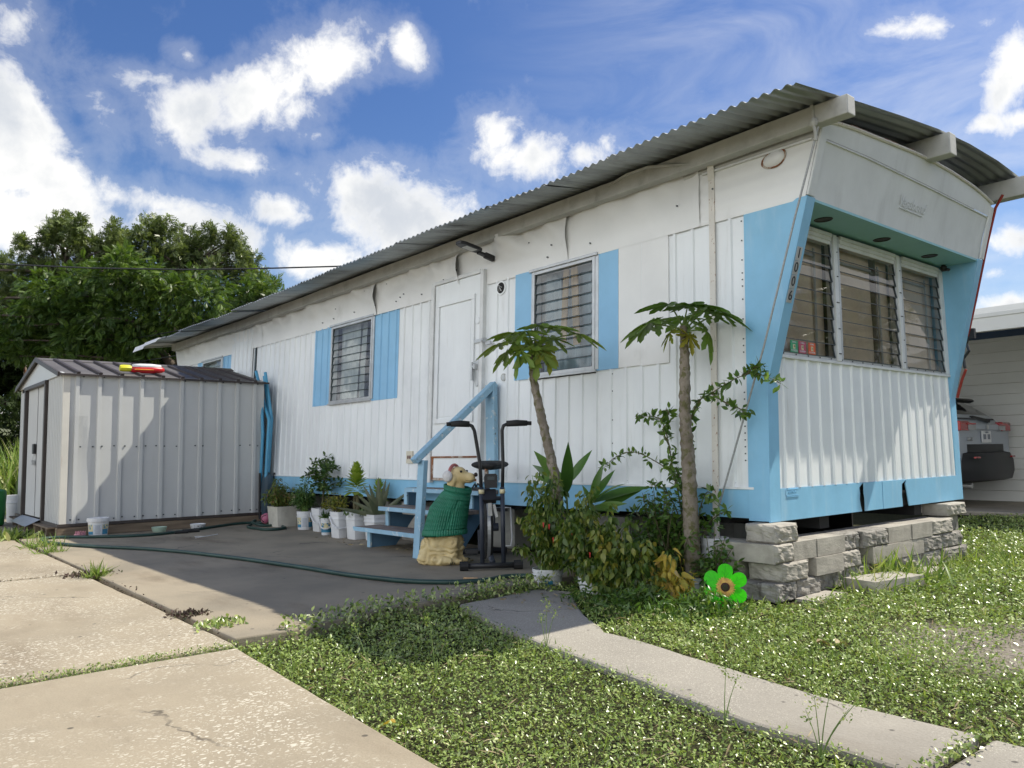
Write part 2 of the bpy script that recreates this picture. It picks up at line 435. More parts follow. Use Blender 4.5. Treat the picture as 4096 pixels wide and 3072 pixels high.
M_['soil'] = mat('potting_soil', (0.035, 0.026, 0.02), 0.95, var=0.3, vscale=30, bump=0.5)
M_['label_cream'] = mat('bucket_label_cream', (0.62, 0.55, 0.34), 0.5, var=0.15, vscale=25)
M_['label_blue'] = mat('bucket_label_blue', (0.05, 0.22, 0.36), 0.5, var=0.15, vscale=18)
M_['label_grey'] = mat('bucket_label_text_panel', (0.60, 0.64, 0.68), 0.5, var=0.05, vscale=18)
M_['ink'] = mat('grey_print', (0.20, 0.22, 0.26), 0.6, var=0.1)
M_['stem'] = mat('green_brown_stem', (0.10, 0.09, 0.045), 0.8, var=0.25, vscale=20)
M_['greenstem'] = mat('green_stem', (0.13, 0.20, 0.045), 0.6, var=0.2, vscale=20)
M_['bark'] = mat('grey_bark', (0.12, 0.095, 0.075), 0.9, var=0.3, vscale=5, bump=0.4, bscale=20)

# ------------------------------------------------------------------ ground, drive, patio, path
GZ = -0.06
def ground_mat():
    m, nt = newmat('yard_soil_and_grass')
    pos = nd(nt, 'ShaderNodeNewGeometry').outputs['Position']
    a = nd(nt, 'ShaderNodeTexNoise', {'Vector': pos, 'Scale': 1.2, 'Detail': 6.0}).outputs[0]
    b = nd(nt, 'ShaderNodeTexNoise', {'Vector': pos, 'Scale': 45.0, 'Detail': 6.0, 'Roughness': 0.7}).outputs[0]
    c1 = mixc(nt, sstep(nt, b, 0.35, 0.65), (0.016, 0.018, 0.008), (0.06, 0.058, 0.028))
    c2 = mixc(nt, sstep(nt, b, 0.35, 0.65), (0.16, 0.14, 0.11), (0.30, 0.27, 0.23))
    # bare sandy patch at the right of the lawn
    d = nd(nt, 'ShaderNodeVectorMath', {0: pos, 1: (1.45, -0.25, -0.06)}, operation='DISTANCE').outputs['Value']
    g = sstep(nt, mth(nt, 'ADD', mth(nt, 'SUBTRACT', 0.75, d), mth(nt, 'MULTIPLY', mth(nt, 'SUBTRACT', a, 0.5), 0.9)), 0.0, 0.4)
    c = mixc(nt, g, c1, c2)
    bp = nd(nt, 'ShaderNodeBump', {'Height': b, 'Strength': 0.6, 'Distance': 0.02})
    p = nd(nt, 'ShaderNodeBsdfPrincipled', {'Base Color': c, 'Roughness': 0.95, 'Normal': bp.outputs[0], 'Specular IOR Level': 0.1})
    nd(nt, 'ShaderNodeOutputMaterial', {'Surface': p.outputs[0]})
    return m

def slab_mat(name, base, base2, flake_amt, stain_amt=0.5, chip_size=1.0):
    """old concrete: mottled paste, pale shell chips exposed in patches, dark specks, stains"""
    m, nt = newmat(name)
    pos = nd(nt, 'ShaderNodeNewGeometry').outputs['Position']
    def nz(scale, det=6.0, ro=0.6, off=(0, 0, 0), st=(1, 1, 1)):
        return nd(nt, 'ShaderNodeTexNoise', {'Vector': nd(nt, 'ShaderNodeMapping', {'Vector': pos, 'Location': off, 'Scale': st}).outputs[0], 'Scale': scale, 'Detail': det, 'Roughness': ro}).outputs[0]
    c = mixc(nt, sstep(nt, nz(1.3), 0.35, 0.7), base, base2)
    c = mixc(nt, mth(nt, 'MULTIPLY', sstep(nt, nz(160.0, 3.0), 0.4, 0.75), 0.35), c, mixc(nt, 1.0, c, (0.62, 0.6, 0.56), 'MULTIPLY'))
    # stains
    c = mixc(nt, mth(nt, 'MULTIPLY', sstep(nt, nz(0.9, 7.0, 0.65, (5, 2, 0), (0.6, 1.6, 1)), 0.52, 0.72), stain_amt), c, mixc(nt, 1.0, c, (0.55, 0.50, 0.46), 'MULTIPLY'))
    c = mixc(nt, mth(nt, 'MULTIPLY', sstep(nt, nz(3.5, 7.0, 0.65, (1, 7, 0), (0.5, 1.7, 1)), 0.64, 0.74), stain_amt * 0.9), c, mixc(nt, 1.0, c, (0.5, 0.46, 0.43), 'MULTIPLY'))
    hgt = nz(70.0, 4.0)
    if flake_amt:
        warp = nd(nt, 'ShaderNodeVectorMath', {0: pos, 1: nd(nt, 'ShaderNodeVectorMath', {0: nd(nt, 'ShaderNodeTexNoise', {'Vector': pos, 'Scale': 30.0}).outputs['Color'], 'Scale': 0.03}, operation='SCALE').outputs[0]}, operation='ADD').outputs[0]
        vsc = nd(nt, 'ShaderNodeMapping', {'Vector': warp, 'Scale': (1.7, 1.0, 1.0), 'Rotation': (0, 0, 0.7)}).outputs[0]
        tot = None
        for sc_, th, am in ((46.0 / chip_size, 0.40, 1.0), (100.0 / chip_size, 0.38, 0.9)):
            v = nd(nt, 'ShaderNodeTexVoronoi', {'Vector': vsc, 'Scale': sc_, 'Randomness': 1.0})
            keep = sstep(nt, nd(nt, 'ShaderNodeSeparateColor', {0: v.outputs['Color']}).outputs[0], 0.58, 0.62)
            chip = mth(nt, 'MULTIPLY', sstep(nt, v.outputs['Distance'], th, th - 0.08), keep)
            chip = mth(nt, 'MULTIPLY', chip, am)
            tot = chip if tot is None else mth(nt, 'MAXIMUM', tot, chip)
        patch = sstep(nt, mth(nt, 'ADD', nz(1.1, 3.0, 0.5, (9, 3, 0)), mth(nt, 'MULTIPLY', nz(8.0, 3.0, 0.5, (4, 3, 0)), 0.35)), 0.55, 0.76)
        pf = mth(nt, 'MULTIPLY', mth(nt, 'MULTIPLY', tot, patch), flake_amt, clamp=True)
        c = mixc(nt, pf, c, (0.66, 0.62, 0.52))
        hgt = mth(nt, 'MULTIPLY_ADD', pf, 0.5, hgt)
    # hairline cracks with dirt in them
    vw = nd(nt, 'ShaderNodeVectorMath', {0: pos, 1: nd(nt, 'ShaderNodeVectorMath', {0: nd(nt, 'ShaderNodeTexNoise', {'Vector': pos, 'Scale': 2.5, 'Detail': 6.0}).outputs['Color'], 'Scale': 0.7}, operation='SCALE').outputs[0]}, operation='ADD').outputs[0]
    ve = nd(nt, 'ShaderNodeTexVoronoi', {'Vector': vw, 'Scale': 0.42}, feature='DISTANCE_TO_EDGE')
    crk = mth(nt, 'MULTIPLY', sstep(nt, ve.outputs['Distance'], 0.0045, 0.0012), sstep(nt, nz(1.7, 3.0, 0.5, (2, 8, 0)), 0.50, 0.62))
    c = mixc(nt, mth(nt, 'MULTIPLY', crk, 0.75), c, (0.05, 0.042, 0.035))
    # dark specks
    v2 = nd(nt, 'ShaderNodeTexVoronoi', {'Vector': pos, 'Scale': 9.0, 'Randomness': 1.0})
    k2 = sstep(nt, nd(nt, 'ShaderNodeSeparateColor', {0: v2.outputs['Color']}).outputs[1], 0.7, 0.72)
    sp = mth(nt, 'MULTIPLY', mth(nt, 'MULTIPLY', sstep(nt, v2.outputs['Distance'], 0.11, 0.06), k2), 0.75)
    c = mixc(nt, sp, c, (0.05, 0.045, 0.04))
    bp = nd(nt, 'ShaderNodeBump', {'Height': hgt, 'Strength': 0.35, 'Distance': 0.006})
    p = nd(nt, 'ShaderNodeBsdfPrincipled', {'Base Color': c, 'Roughness': 0.85, 'Normal': bp.outputs[0], 'Specular IOR Level': 0.25})
    nd(nt, 'ShaderNodeOutputMaterial', {'Surface': p.outputs[0]})
    return m

M_['ground'] = ground_mat()
M_['slab'] = slab_mat('shell_concrete_drive', (0.345, 0.295, 0.215), (0.285, 0.245, 0.18), 0.8)
M_['patio'] = slab_mat('smooth_patio_concrete', (0.315, 0.27, 0.20), (0.225, 0.198, 0.152), 0.0, 0.8)
M_['path'] = slab_mat('grey_path_concrete', (0.33, 0.305, 0.26), (0.265, 0.245, 0.21), 0.4, 0.4, 0.45)
M_['carport_floor'] = slab_mat('carport_concrete', (0.36, 0.32, 0.26), (0.30, 0.27, 0.22), 0.0, 0.4)

g = MB()
rs = [-900, -120, -40, -16, -9, 9, 16, 40, 120, 900]
g.grid(lambda u, v: (u, v, GZ), rs, rs)
kind(g.build('ground', M_['ground'], loc=(0, 0, GZ)), 'structure')

def jitter_edge(pts, amp, step, seed):
    """subdivide an outline and roughen it slightly"""
    out = []
    for i in range(len(pts)):
        a, b = Vector((*pts[i], 0)), Vector((*pts[(i + 1) % len(pts)], 0))
        n = max(1, int((b - a).length / step))
        for k in range(n):
            p = a.lerp(b, k / n)
            if 0 < k:
                p += Vector((noise.noise(p * 3 + Vector((seed, 0, 0))), noise.noise(p * 3 + Vector((0, seed, 5))), 0)) * amp
                p += Vector((noise.noise(p * 14 + Vector((seed, 0, 0))), noise.noise(p * 14 + Vector((0, seed, 5))), 0)) * amp * 0.5
            out.append((p.x, p.y))
    return out

def slab(name, pts, ztop, m, amp=0.008, bevel=0.012, seed=1):
    b = MB()
    b.prism(jitter_edge(pts, amp, 0.12, seed), GZ - 0.05, ztop, 'z')
    return kind(b.build(name, m, loc=(pts[0][0], pts[0][1], ztop), bevel=bevel), 'structure')

slab('driveway', [(-0.84, -2.885), (0.2, -2.955), (0.9, -3.0), (3.8, -3.05), (3.8, -8.5), (-0.84, -8.5)], -0.006, M_['slab'], seed=1)
slab('driveway', [(-3.88, -2.84), (-0.925, -2.862), (-0.925, -8.5), (-3.88, -8.5)], -0.008, M_['slab'], seed=2)
slab('driveway', [(-7.05, -2.80), (-3.925, -2.81), (-3.925, -8.5), (-7.05, -8.5)], -0.004, M_['slab'], seed=3)
slab('driveway', [(-14.5, -2.72), (-7.085, -2.78), (-7.085, -8.5), (-14.5, -8.5)], -0.007, M_['slab'], seed=4)
slab('patio', [(-12.5, 0.2), (-12.5, -2.69), (-7.0, -2.755), (-4.5, -2.785), (-1.0, -2.835), (-0.98, -2.58), (-1.05, -2.25), (-1.13, -1.9), (-1.11, -1.75), (-1.16, -1.5), (-1.2, -1.0), (-1.22, 0.2)], 0.0, M_['patio'], 0.007, 0.008, seed=5)
slab('path', [(-1.06, -1.52), (-1.12, -0.85), (-0.9, -0.78), (-0.45, -1.15), (0.0, -1.44), (0.26, -1.455), (0.65, -1.53), (1.05, -1.605), (1.4, -1.64), (1.70, -1.64), (1.70, -2.075), (1.3, -2.045), (1.05, -2.02), (0.65, -1.93), (0.37, -1.88), (-0.14, -1.79), (-0.53, -1.70)], -0.028, M_['path'], 0.02, 0.015, seed=6)
slab('path', [(1.735, -1.64), (5.5, -1.75), (5.5, -2.25), (1.735, -2.08)], -0.030, M_['path'], 0.012, 0.015, seed=7)
# a darker old kerb mortar along the patio edge
slab('carport_floor', [(-9.5, 6.86), (5.0, 6.80), (5.0, 9.2), (-9.5, 9.2)], -0.005, M_['carport_floor'], 0.02, 0.02, seed=8)

# ------------------------------------------------------------------ leaves
def tpl_leaf(w=0.4, segs=3, fold=0.2, curl=0.25, shape=0.8, tip=1.0):
    """leaf along +x, length 1; width w; folded on the midrib and bent down"""
    vs, fs = [(0, 0, 0)], []
    prev = None
    for i in range(1, segs):
        t = i / segs
        hw = w / 2 * math.sin(math.pi * t ** shape) ** tip
        z = -curl * t * t
        b = len(vs)
        vs += [(t, 0, z), (t, hw, z + fold * hw), (t, -hw, z + fold * hw)]
        if prev is None:
            fs += [(0, b, b + 1), (0, b + 2, b)]
        else:
            fs += [(prev, b, b + 1, prev + 1), (prev, prev + 2, b + 2, b)]
        prev = b
    vs.append((1, 0, -curl))
    e = len(vs) - 1
    fs += [(prev, e, prev + 1), (prev, prev + 2, e)]
    return np.array(vs, float), fs

def tpl_join(parts):
    """several leaves in one template: list of (template, position, direction, normal, size)"""
    V, F, o = [], [], 0
    for (tv, tf), p, d, n, s in parts:
        d = np.array(d, float); d /= np.linalg.norm(d)
        n = np.array(n, float); sd = np.cross(n, d); sd /= np.linalg.norm(sd); n = np.cross(d, sd)
        V.append(np.array(p) + s * (tv[:, :1] * d + tv[:, 1:2] * sd + tv[:, 2:] * n))
        F += [tuple(i + o for i in f) for f in tf]
        o += len(tv)
    return np.vstack(V), F

def leaves(name, tpl, P, D, Nn, S, m, parent=None, loc=None, rnd=None, extra=None):
    """many leaves as one mesh"""
    tv, tf = tpl
    P, D, Nn = (np.asarray(a, float) for a in (P, D, Nn))
    n = len(P)
    S = np.broadcast_to(np.asarray(S, float), (n,)).reshape(n, 1, 1)
    D = D / (np.linalg.norm(D, axis=1, keepdims=True) + 1e-9)
    sd = np.cross(Nn, D)
    sd /= (np.linalg.norm(sd, axis=1, keepdims=True) + 1e-9)
    N2 = np.cross(D, sd)
    V = P[:, None, :] + S * (tv[None, :, 0:1] * D[:, None, :] + tv[None, :, 1:2] * sd[:, None, :] + tv[None, :, 2:3] * N2[:, None, :])
    o_ = np.array(origin(parent) if parent else (loc or (0, 0, 0)))
    V = (V - o_).reshape(-1, 3)
    k = len(tv)
    sizes = np.array([len(f) for f in tf])
    flat = np.array([i for f in tf for i in f])
    loops = (flat[None, :] + (np.arange(n) * k)[:, None]).reshape(-1)
    totals = np.tile(sizes, n)
    starts = np.concatenate([[0], np.cumsum(totals)[:-1]])
    me = bpy.data.meshes.new(name)
    me.vertices.add(len(V)); me.vertices.foreach_set('co', V.astype(np.float32).reshape(-1))
    me.loops.add(len(loops)); me.loops.foreach_set('vertex_index', loops.astype(np.int32))
    me.polygons.add(len(totals)); me.polygons.foreach_set('loop_start', starts.astype(np.int32))
    me.update(calc_edges=True)
    r = np.asarray(rnd if rnd is not None else RNG.random(n), float)
    at = me.attributes.new('rnd', 'FLOAT', 'POINT')
    at.data.foreach_set('value', np.repeat(r, k).astype(np.float32))
    me.materials.append(m)
    me.polygons.foreach_set('use_smooth', [True] * len(me.polygons))
    return link(name, me, parent, None if parent else tuple(o_))

def rdir(n, up=0.0):
    v = RNG.normal(size=(n, 3))
    v[:, 2] += up
    return v / np.linalg.norm(v, axis=1, keepdims=True)

LF_SMALL = tpl_leaf(0.5, 2, 0.15, 0.2)
LF_OVATE = tpl_leaf(0.52, 4, 0.18, 0.30, 0.72)
LF_LANCE = tpl_leaf(0.24, 4, 0.2, 0.35, 0.8)
LF_BLADE = tpl_leaf(0.07, 3, 0.3, 0.45, 0.6)
LF_CITRUS = tpl_leaf(0.48, 4, 0.15, 0.12, 0.9)
DIAM = (np.array([(0, 0, 0), (0.45, 0.24, 0.04), (1, 0, -0.12), (0.45, -0.24, 0.04)], float), [(0, 3, 2, 1)])

M_['lawn'] = leafmat('lawn_leaf', [(0.06, 0.10, 0.022), (0.15, 0.22, 0.048), (0.26, 0.35, 0.09), (0.38, 0.45, 0.16), (0.52, 0.53, 0.28)], 0.18, 0.32, 0.6)
M_['blade'] = leafmat('grass_blade', [(0.08, 0.14, 0.028), (0.17, 0.26, 0.058), (0.26, 0.35, 0.09), (0.38, 0.37, 0.17)], 0.3, 0.45)
M_['dry'] = leafmat('dry_straw', [(0.16, 0.11, 0.06), (0.30, 0.24, 0.14), (0.40, 0.34, 0.22)], 0.1, 0.7)
M_['purple_weed'] = leafmat('spurge_leaf', [(0.05, 0.035, 0.03), (0.09, 0.055, 0.05), (0.06, 0.07, 0.03)], 0.1, 0.7)
M_['petal_white'] = leafmat('tiny_white_flower', [(0.55, 0.52, 0.50), (0.7, 0.68, 0.66)], 0.2, 0.6)

# lawn: two pieces of ground cover, split by the path
def in_path(x, y, pad=0.0):
    yo = np.interp(x, [-1.06, -0.53, -0.14, 0.37, 0.65, 1.05, 1.3, 1.7, 5.5], [-1.52, -1.70, -1.79, -1.88, -1.93, -2.02, -2.045, -2.075, -2.25])
    yi = np.interp(x, [-0.9, -0.45, 0.0, 0.26, 0.65, 1.05, 1.4, 1.7, 5.5], [-0.78, -1.15, -1.44, -1.455, -1.53, -1.605, -1.64, -1.64, -1.75])
    return (y > yo + pad) & (y < yi - pad) & (x > -1.12)
def drive_edge(x):
    return np.interp(x, [-0.95, 0.2, 0.9, 3.8], [-2.86, -2.955, -3.0, -3.05])
def patio_edge(y):
    return np.interp(y, [-2.8, -2.58, -2.25, -1.9, -1.75, -1.5, -1.0, 0.2], [-1.0, -0.98, -1.05, -1.13, -1.11, -1.16, -1.2, -1.22])
def pnoise(x, y, s, seed=0.0):
    return np.array([noise.noise(Vector((a * s + seed, b * s, seed))) for a, b in zip(x, y)])

def lawn_points(n):
    x = RNG.uniform(-3.2, 3.4, n); y = RNG.uniform(-3.1, 6.8, n)
    # keep more of them near the camera
    dist = np.hypot(x - 2.685, y + 4.27)
    keep = RNG.random(n) < np.clip((3.4 / dist) ** 1.7, 0.05, 1)
    x, y = x[keep], y[keep]
    j = RNG.normal(0, 0.02, len(x)) + 0.03 * pnoise(x, y, 5.0, 21.0)
    ok = (y > drive_edge(x) + j - 0.015) & (x > patio_edge(y) + j - 0.01) & ~in_path(x, y, 0.012 + j)
    ok &= ~((x < 0.05) & (y > -0.10) & (y < 2.85))                # under the house
    ok &= ~((x < 0.24) & (y > -0.25) & (y < 2.75))   # block wall
    # worn sandy patch
    d = np.hypot(x - 1.45, (y + 0.25))
    bare = np.clip((0.62 - d) * 1.6 + pnoise(x, y, 3.0, 4.0) * 0.8, 0, 0.93)
    ok &= RNG.random(len(x)) > bare
    return x[ok], y[ok]

x, y = lawn_points(640000)
n = len(x)
big = 0.5 + 0.5 * pnoise(x, y, 1.6, 2.0)
small = 0.5 + 0.5 * pnoise(x, y, 9.0, 8.0)
dist = np.hypot(x - 2.685, y + 4.27)
z = GZ + 0.004 + RNG.random(n) ** 1.5 * (0.02 + 0.035 * small)
D = rdir(n, 0.35); D[:, 2] = np.abs(D[:, 2]) * 0.8
Nn = rdir(n, 2.2)
S = RNG.uniform(0.008, 0.020, n) * (0.8 + 0.5 * small) * np.clip(dist / 3.6, 0.85, 1.9)
rnd = np.clip(0.12 + 0.55 * big * 0.6 + 0.35 * small + RNG.normal(0, 0.17, n), 0, 1)
lawn = leaves('lawn', tpl_leaf(0.55, 2, 0.2, 0.15), np.c_[x, y, z], D, Nn, S, M_['lawn'], loc=(0.8, -1.5, GZ), rnd=rnd)
kind(tag(lawn, 'low broadleaf lawn weeds with pale patches beside the drive and path', 'ground cover'), 'stuff')

# grass blades mixed in, more at the right and along the block wall
x, y = lawn_points(260000)
wgt = np.clip(0.25 + 0.5 * pnoise(x, y, 1.2, 6.0) + 0.25 * (x > 0.3) * (y > -1.4), 0.05, 1)
k = RNG.random(len(x)) < wgt
x, y = x[k], y[k]
# tufts against the blocks and edges
tx = np.r_[RNG.uniform(0.22, 0.48, 900), RNG.uniform(-0.5, 0.3, 200)]; ty = np.r_[RNG.uniform(0.75, 2.9, 900), RNG.uniform(-0.45, -0.3, 200)]
x, y = np.r_[x, tx], np.r_[y, ty]
n = len(x)
D = rdir(n, 1.2)
dist = np.hypot(x - 2.685, y + 4.27)
S = RNG.uniform(0.022, 0.075, n) * np.where(np.arange(n) >= n - 1100, 1.7, 1.0)
bl = leaves('grass', LF_BLADE, np.c_[x, y, np.full(n, GZ)], D, rdir(n, 0.2), S, M_['blade'], loc=(1.0, 0, GZ))
kind(tag(bl, 'thin grass blades growing through the lawn and against the blocks', 'grass'), 'stuff')
# tiny white flowers and fallen straw in the lawn
x, y = lawn_points(1500)
k = (pnoise(x, y, 1.3, 11.0) > 0.05)
x, y = x[k], y[k]; n = len(x)
fl = tpl_join([(DIAM, (0, 0, 0), (math.cos(a), math.sin(a), 0.35), (0, 0, 1), 0.6) for a in np.arange(5) * 2 * math.pi / 5])
fw = leaves('lawn_flowers', fl, np.c_[x, y, GZ + RNG.uniform(0.02, 0.055, n)], rdir(n), rdir(n, 3), RNG.uniform(0.003, 0.0055, n), M_['petal_white'], loc=(0.8, -1.5, GZ))
kind(tag(fw, 'tiny white lawn flowers scattered over the ground cover', 'lawn flowers'), 'stuff')

x, y = lawn_points(22000)
k = pnoise(x, y, 2.2, 31.0) > 0.05
x, y = x[k], y[k]; n = len(x)
st_ = leaves('dead_thatch', tpl_leaf(0.09, 4, 0.2, 0.3, 0.6), np.c_[x, y, GZ + RNG.uniform(0.01, 0.045, n)], rdir(n) * np.array([1, 1, 0.35]), rdir(n, 2), RNG.uniform(0.02, 0.07, n), M_['dry'], loc=(0.8, -1.5, GZ))
kind(tag(st_, 'dead straw and thatch lying among the lawn weeds', 'thatch'), 'stuff')

def weed_strip(name, label, pts, width, n, m, size, hgt, up=0.6, tpl=None, seed=0):
    P = [Vector((*p, 0)) for p in pts]
    L = [(b - a).length for a, b in zip(P, P[1:])]
    tot = sum(L)
    ps = []
    for _ in range(n):
        t = random.random() * tot
        for a, b, l in zip(P, P[1:], L):
            if t <= l:
                p = a.lerp(b, t / l); dd = (b - a).normalized(); break
            t -= l
        cl = 0.5 + 0.5 * noise.noise(Vector((p.x * 3 + seed, p.y * 3, seed)))
        if random.random() > cl * 1.25:
            continue
        o = random.gauss(0, width * (0.4 + cl))
        ps.append((p.x - dd.y * o, p.y + dd.x * o, -0.03 + random.random() ** 1.6 * hgt))
    n = len(ps)
    ob = leaves(name, tpl or tpl_leaf(0.55, 2, 0.2, 0.15), ps, rdir(n, up), rdir(n, 2), RNG.uniform(size * 0.6, size * 1.3, n), m, loc=(pts[0][0], pts[0][1], -0.01))
    return kind(tag(ob, label, 'weeds'), 'stuff')

weed_strip('joint_weeds', 'green weeds filling the joint between the two nearest drive slabs', [(-0.885, -2.87), (-0.885, -4.4)], 0.014, 6500, M_['lawn'], 0.012, 0.042)
weed_strip('joint_weeds', 'brown moss and weeds in the drive joint further from the camera', [(-3.9, -2.84), (-3.9, -4.2)], 0.014, 900, M_['purple_weed'], 0.014, 0.03)
weed_strip('joint_weeds', 'straggling weeds along the joint between patio and drive', [(-1.1, -2.82), (-3.0, -2.80), (-5.0, -2.79), (-7.2, -2.77)], 0.022, 900, M_['purple_weed'], 0.018, 0.03)
weed_strip('edge_weeds', 'creeping weeds along the patio edge between lawn and exercise bike', [(-1.0, -2.6), (-1.12, -2.0), (-1.14, -1.5), (-1.16, -1.0), (-1.1, -0.75)], 0.05, 2600, M_['lawn'], 0.028, 0.09)
weed_strip('edge_weeds', 'weeds in the joint across the path at the lower right', [(1.717, -1.62), (1.717, -2.08)], 0.02, 260, M_['lawn'], 0.018, 0.03)

def tuft(label, c, n, h, spread, m, tpl=LF_BLADE, up=1.3, grp=None, name='grass_tuft', size=(0.6, 1.2)):
    P = np.c_[RNG.normal(c[0], spread, n), RNG.normal(c[1], spread, n), np.full(n, c[2])]
    D = rdir(n, up); D[:, 2] = np.abs(D[:, 2])
    return tag(leaves(name, tpl, P, D, rdir(n, 0.1), RNG.uniform(h * size[0], h * size[1], n), m, loc=c), label, 'weed', grp)

tuft('upright green grass tuft growing in the patio joint', (-3.62, -2.81, -0.02), 110, 0.13, 0.028, M_['blade'])
tuft('ragged grass tuft at the hose bend near the shed corner', (-6.15, -2.72, -0.02), 110, 0.15, 0.08, M_['blade'])
tuft('low grass tuft on the joint nearer the camera than the hose bend', (-5.55, -2.74, -0.02), 80, 0.13, 0.05, M_['blade'])
tuft('leafy weed mat at the foot of the shed doors', (-7.35, -2.78, -0.02), 260, 0.13, 0.11, M_['lawn'], tpl_leaf(0.3, 3, 0.2, 0.4), 0.5)
tuft('dark green spurge mat spreading over the joint beside the lawn corner', (-1.36, -2.76, -0.005), 260, 0.035, 0.055, M_['lawn'], tpl_leaf(0.5, 2, 0.2, 0.15), 0.7, name='weed_mat')
tuft('dead brown weed mat in the joint above the green mat', (-1.72, -2.80, -0.005), 220, 0.03, 0.045, M_['purple_weed'], tpl_leaf(0.5, 2, 0.2, 0.15), 0.8, name='weed_mat')
tuft('dead brown weed mat where two drive joints meet', (-3.75, -2.82, -0.005), 320, 0.03, 0.075, M_['purple_weed'], tpl_leaf(0.5, 2, 0.2, 0.15), 0.8, name='weed_mat')

def stalk(label, c, hs, lean, heads=True):
    t = thing('sedge_stalk', label, 'weed', c, 'tall sedge stalks standing in the lawn')
    for h, (lx, ly) in zip(hs, lean):
        b = MB(); hp = []
        pts = [(c[0] + lx * (k / 5) ** 1.6, c[1] + ly * (k / 5) ** 1.6, c[2] + h * k / 5) for k in range(6)]
        b.tube(pts, [0.0022 - 0.0003 * k for k in range(6)], 5)
        for q in range(26):
            hp.append(Vector(pts[4]) * 0.45 + Vector(pts[5]) * 0.55 + Vector((random.gauss(0, .012), random.gauss(0, .012), random.gauss(0, .014))))
        sm_ = b.build('stem', M_['greenstem'], t)
        n = len(hp)
        leaves('seed_head', DIAM, [tuple(p) for p in hp], rdir(n, 0.3), rdir(n), RNG.uniform(0.007, 0.014, n), M_['blade'], sm_)
    return t
stalk('yellow-topped sedge stalk leaning left in the shaded lawn', (-0.15, -2.62, GZ), [0.22], [(-0.10, -0.03)])
stalk('pair of pale sedge stalks in the middle of the shaded lawn', (0.05, -2.45, GZ), [0.26, 0.17], [(-0.05, 0.0), (0.06, 0.02)])
stalk('tall sedge stalks at the edge of the path near the shade line', (0.02, -1.84, GZ), [0.24, 0.2, 0.17], [(0.0, 0.01), (0.05, 0.02), (-0.04, 0.0)])
stalk('sedge stalk with dark seed head beside the middle of the path', (1.12, -2.09, GZ), [0.2, 0.17], [(0.0, 0.02), (0.03, 0.04)])
stalk('cluster of sedge stalks nearest the camera at the path edge', (1.46, -2.12, GZ), [0.23, 0.19, 0.16, 0.2, 0.14], [(0.03, 0.03), (0.0, -0.02), (0.07, 0.04), (0.10, 0.08), (-0.04, 0.0)])

# ------------------------------------------------------------------ the mobile home
Z0 = 0.39                                   # underside of the skirt
def T(x, y, z):                             # the side walls lean in slightly
    return (x, 1.41 + (y - 1.41) * (1 - 0.0277 * (z - Z0)), z)
H = thing('mobile_home', 'old white and sky-blue mobile home with raked front and corrugated iron roof', 'mobile home', (-5.4, 1.4, 0.0))
RP = 0.148
def rib_profile(x0, x1, phase=0.05):
    pts = [(x0, 0.0)]
    k = math.ceil((x0 - phase) / RP)
    while phase + k * RP < x1:
        c = phase + k * RP
        for dx, o in ((-0.017, 0), (-0.009, 0.0125), (0.009, 0.0125), (0.017, 0)):
            if x0 < c + dx < x1:
                pts.append((c + dx, o))
        k += 1
    pts.append((x1, 0.0))
    return pts
def rib_side(mb, x0, x1, z0, z1, off=0.0, m=0):
    pr = rib_profile(x0, x1)
    zs = [z0 + (z1 - z0) * i / 4 for i in range(5)]
    mb.add([(x, -o - off, z) for z in zs for x, o in pr], [(j * len(pr) + i, j * len(pr) + i + 1, (j + 1) * len(pr) + i + 1, (j + 1) * len(pr) + i) for j in range(4) for i in range(len(pr) - 1)], m)

ZB, ZF, ZK, ZT = 0.582, 2.32, 1.216, 2.74
# ribbed side wall, left open where windows and the door stand
w = MB(T)
for a, b in ((-7.78, -5.62), (-4.70, -3.53), (-2.77, -2.14), (-1.43, -0.14)):
    rib_side(w, a, b, ZB, ZF)
rib_side(w, -11.0, -9.85, ZB, ZF); rib_side(w, -9.05, -7.84, ZB, ZF)
for a, b in ((-9.85, -9.05), (-5.62, -4.70), (-2.14, -1.43)):
    rib_side(w, a, b, ZB, 1.405)
w.box(-7.84, -7.78, 0.006, 0.01, ZB, ZF)
w.build('side_wall', M_['white'], H)
# plain covering of the shell: far side, back, ceiling, floor
s = MB(T)
s.box(-11.0, -0.02, 2.80, 2.82, Z0, ZT - .02)
s.box(-11.02, -11.0, 0.02, 2.80, Z0, ZT - .02)
s.build('outer_shell', M_['white'], H)
s = MB(T)
s.box(-11.0, 0.26, 0.02, 2.80, 2.66, 2.68)
s.box(-11.0, -0.02, 0.015, 2.80, 0.50, 0.53)
s.box(-11.0, -0.02, 1.55, 1.57, 0.53, 2.66)
for xx in (-7.8, -4.0, -2.9):
    s.box(xx, xx + .03, 0.03, 1.55, 0.53, 2.66)
s.build('interior', M_['inside'], H)
# blue skirt along the side
k = MB(T)
xs = [-11.0, -9.0, -7.0, -5.2, -3.6, -2.4, -1.2, -0.1]
for a, b in zip(xs, xs[1:]):
    zb = Z0 + random.uniform(-0.006, 0.012)
    k.prism([(a, zb), (b, zb + random.uniform(-.004, .004)), (b, ZB), (a, ZB)], -0.006 - random.random() * .003, 0.0, 'y')
k.build('skirt', M_['blue'], H)
k = MB(T); k.box(-11.0, -0.1, -0.016, -0.001, ZB - .004, ZB + .010); k.build('skirt_trim', M_['white'], H)

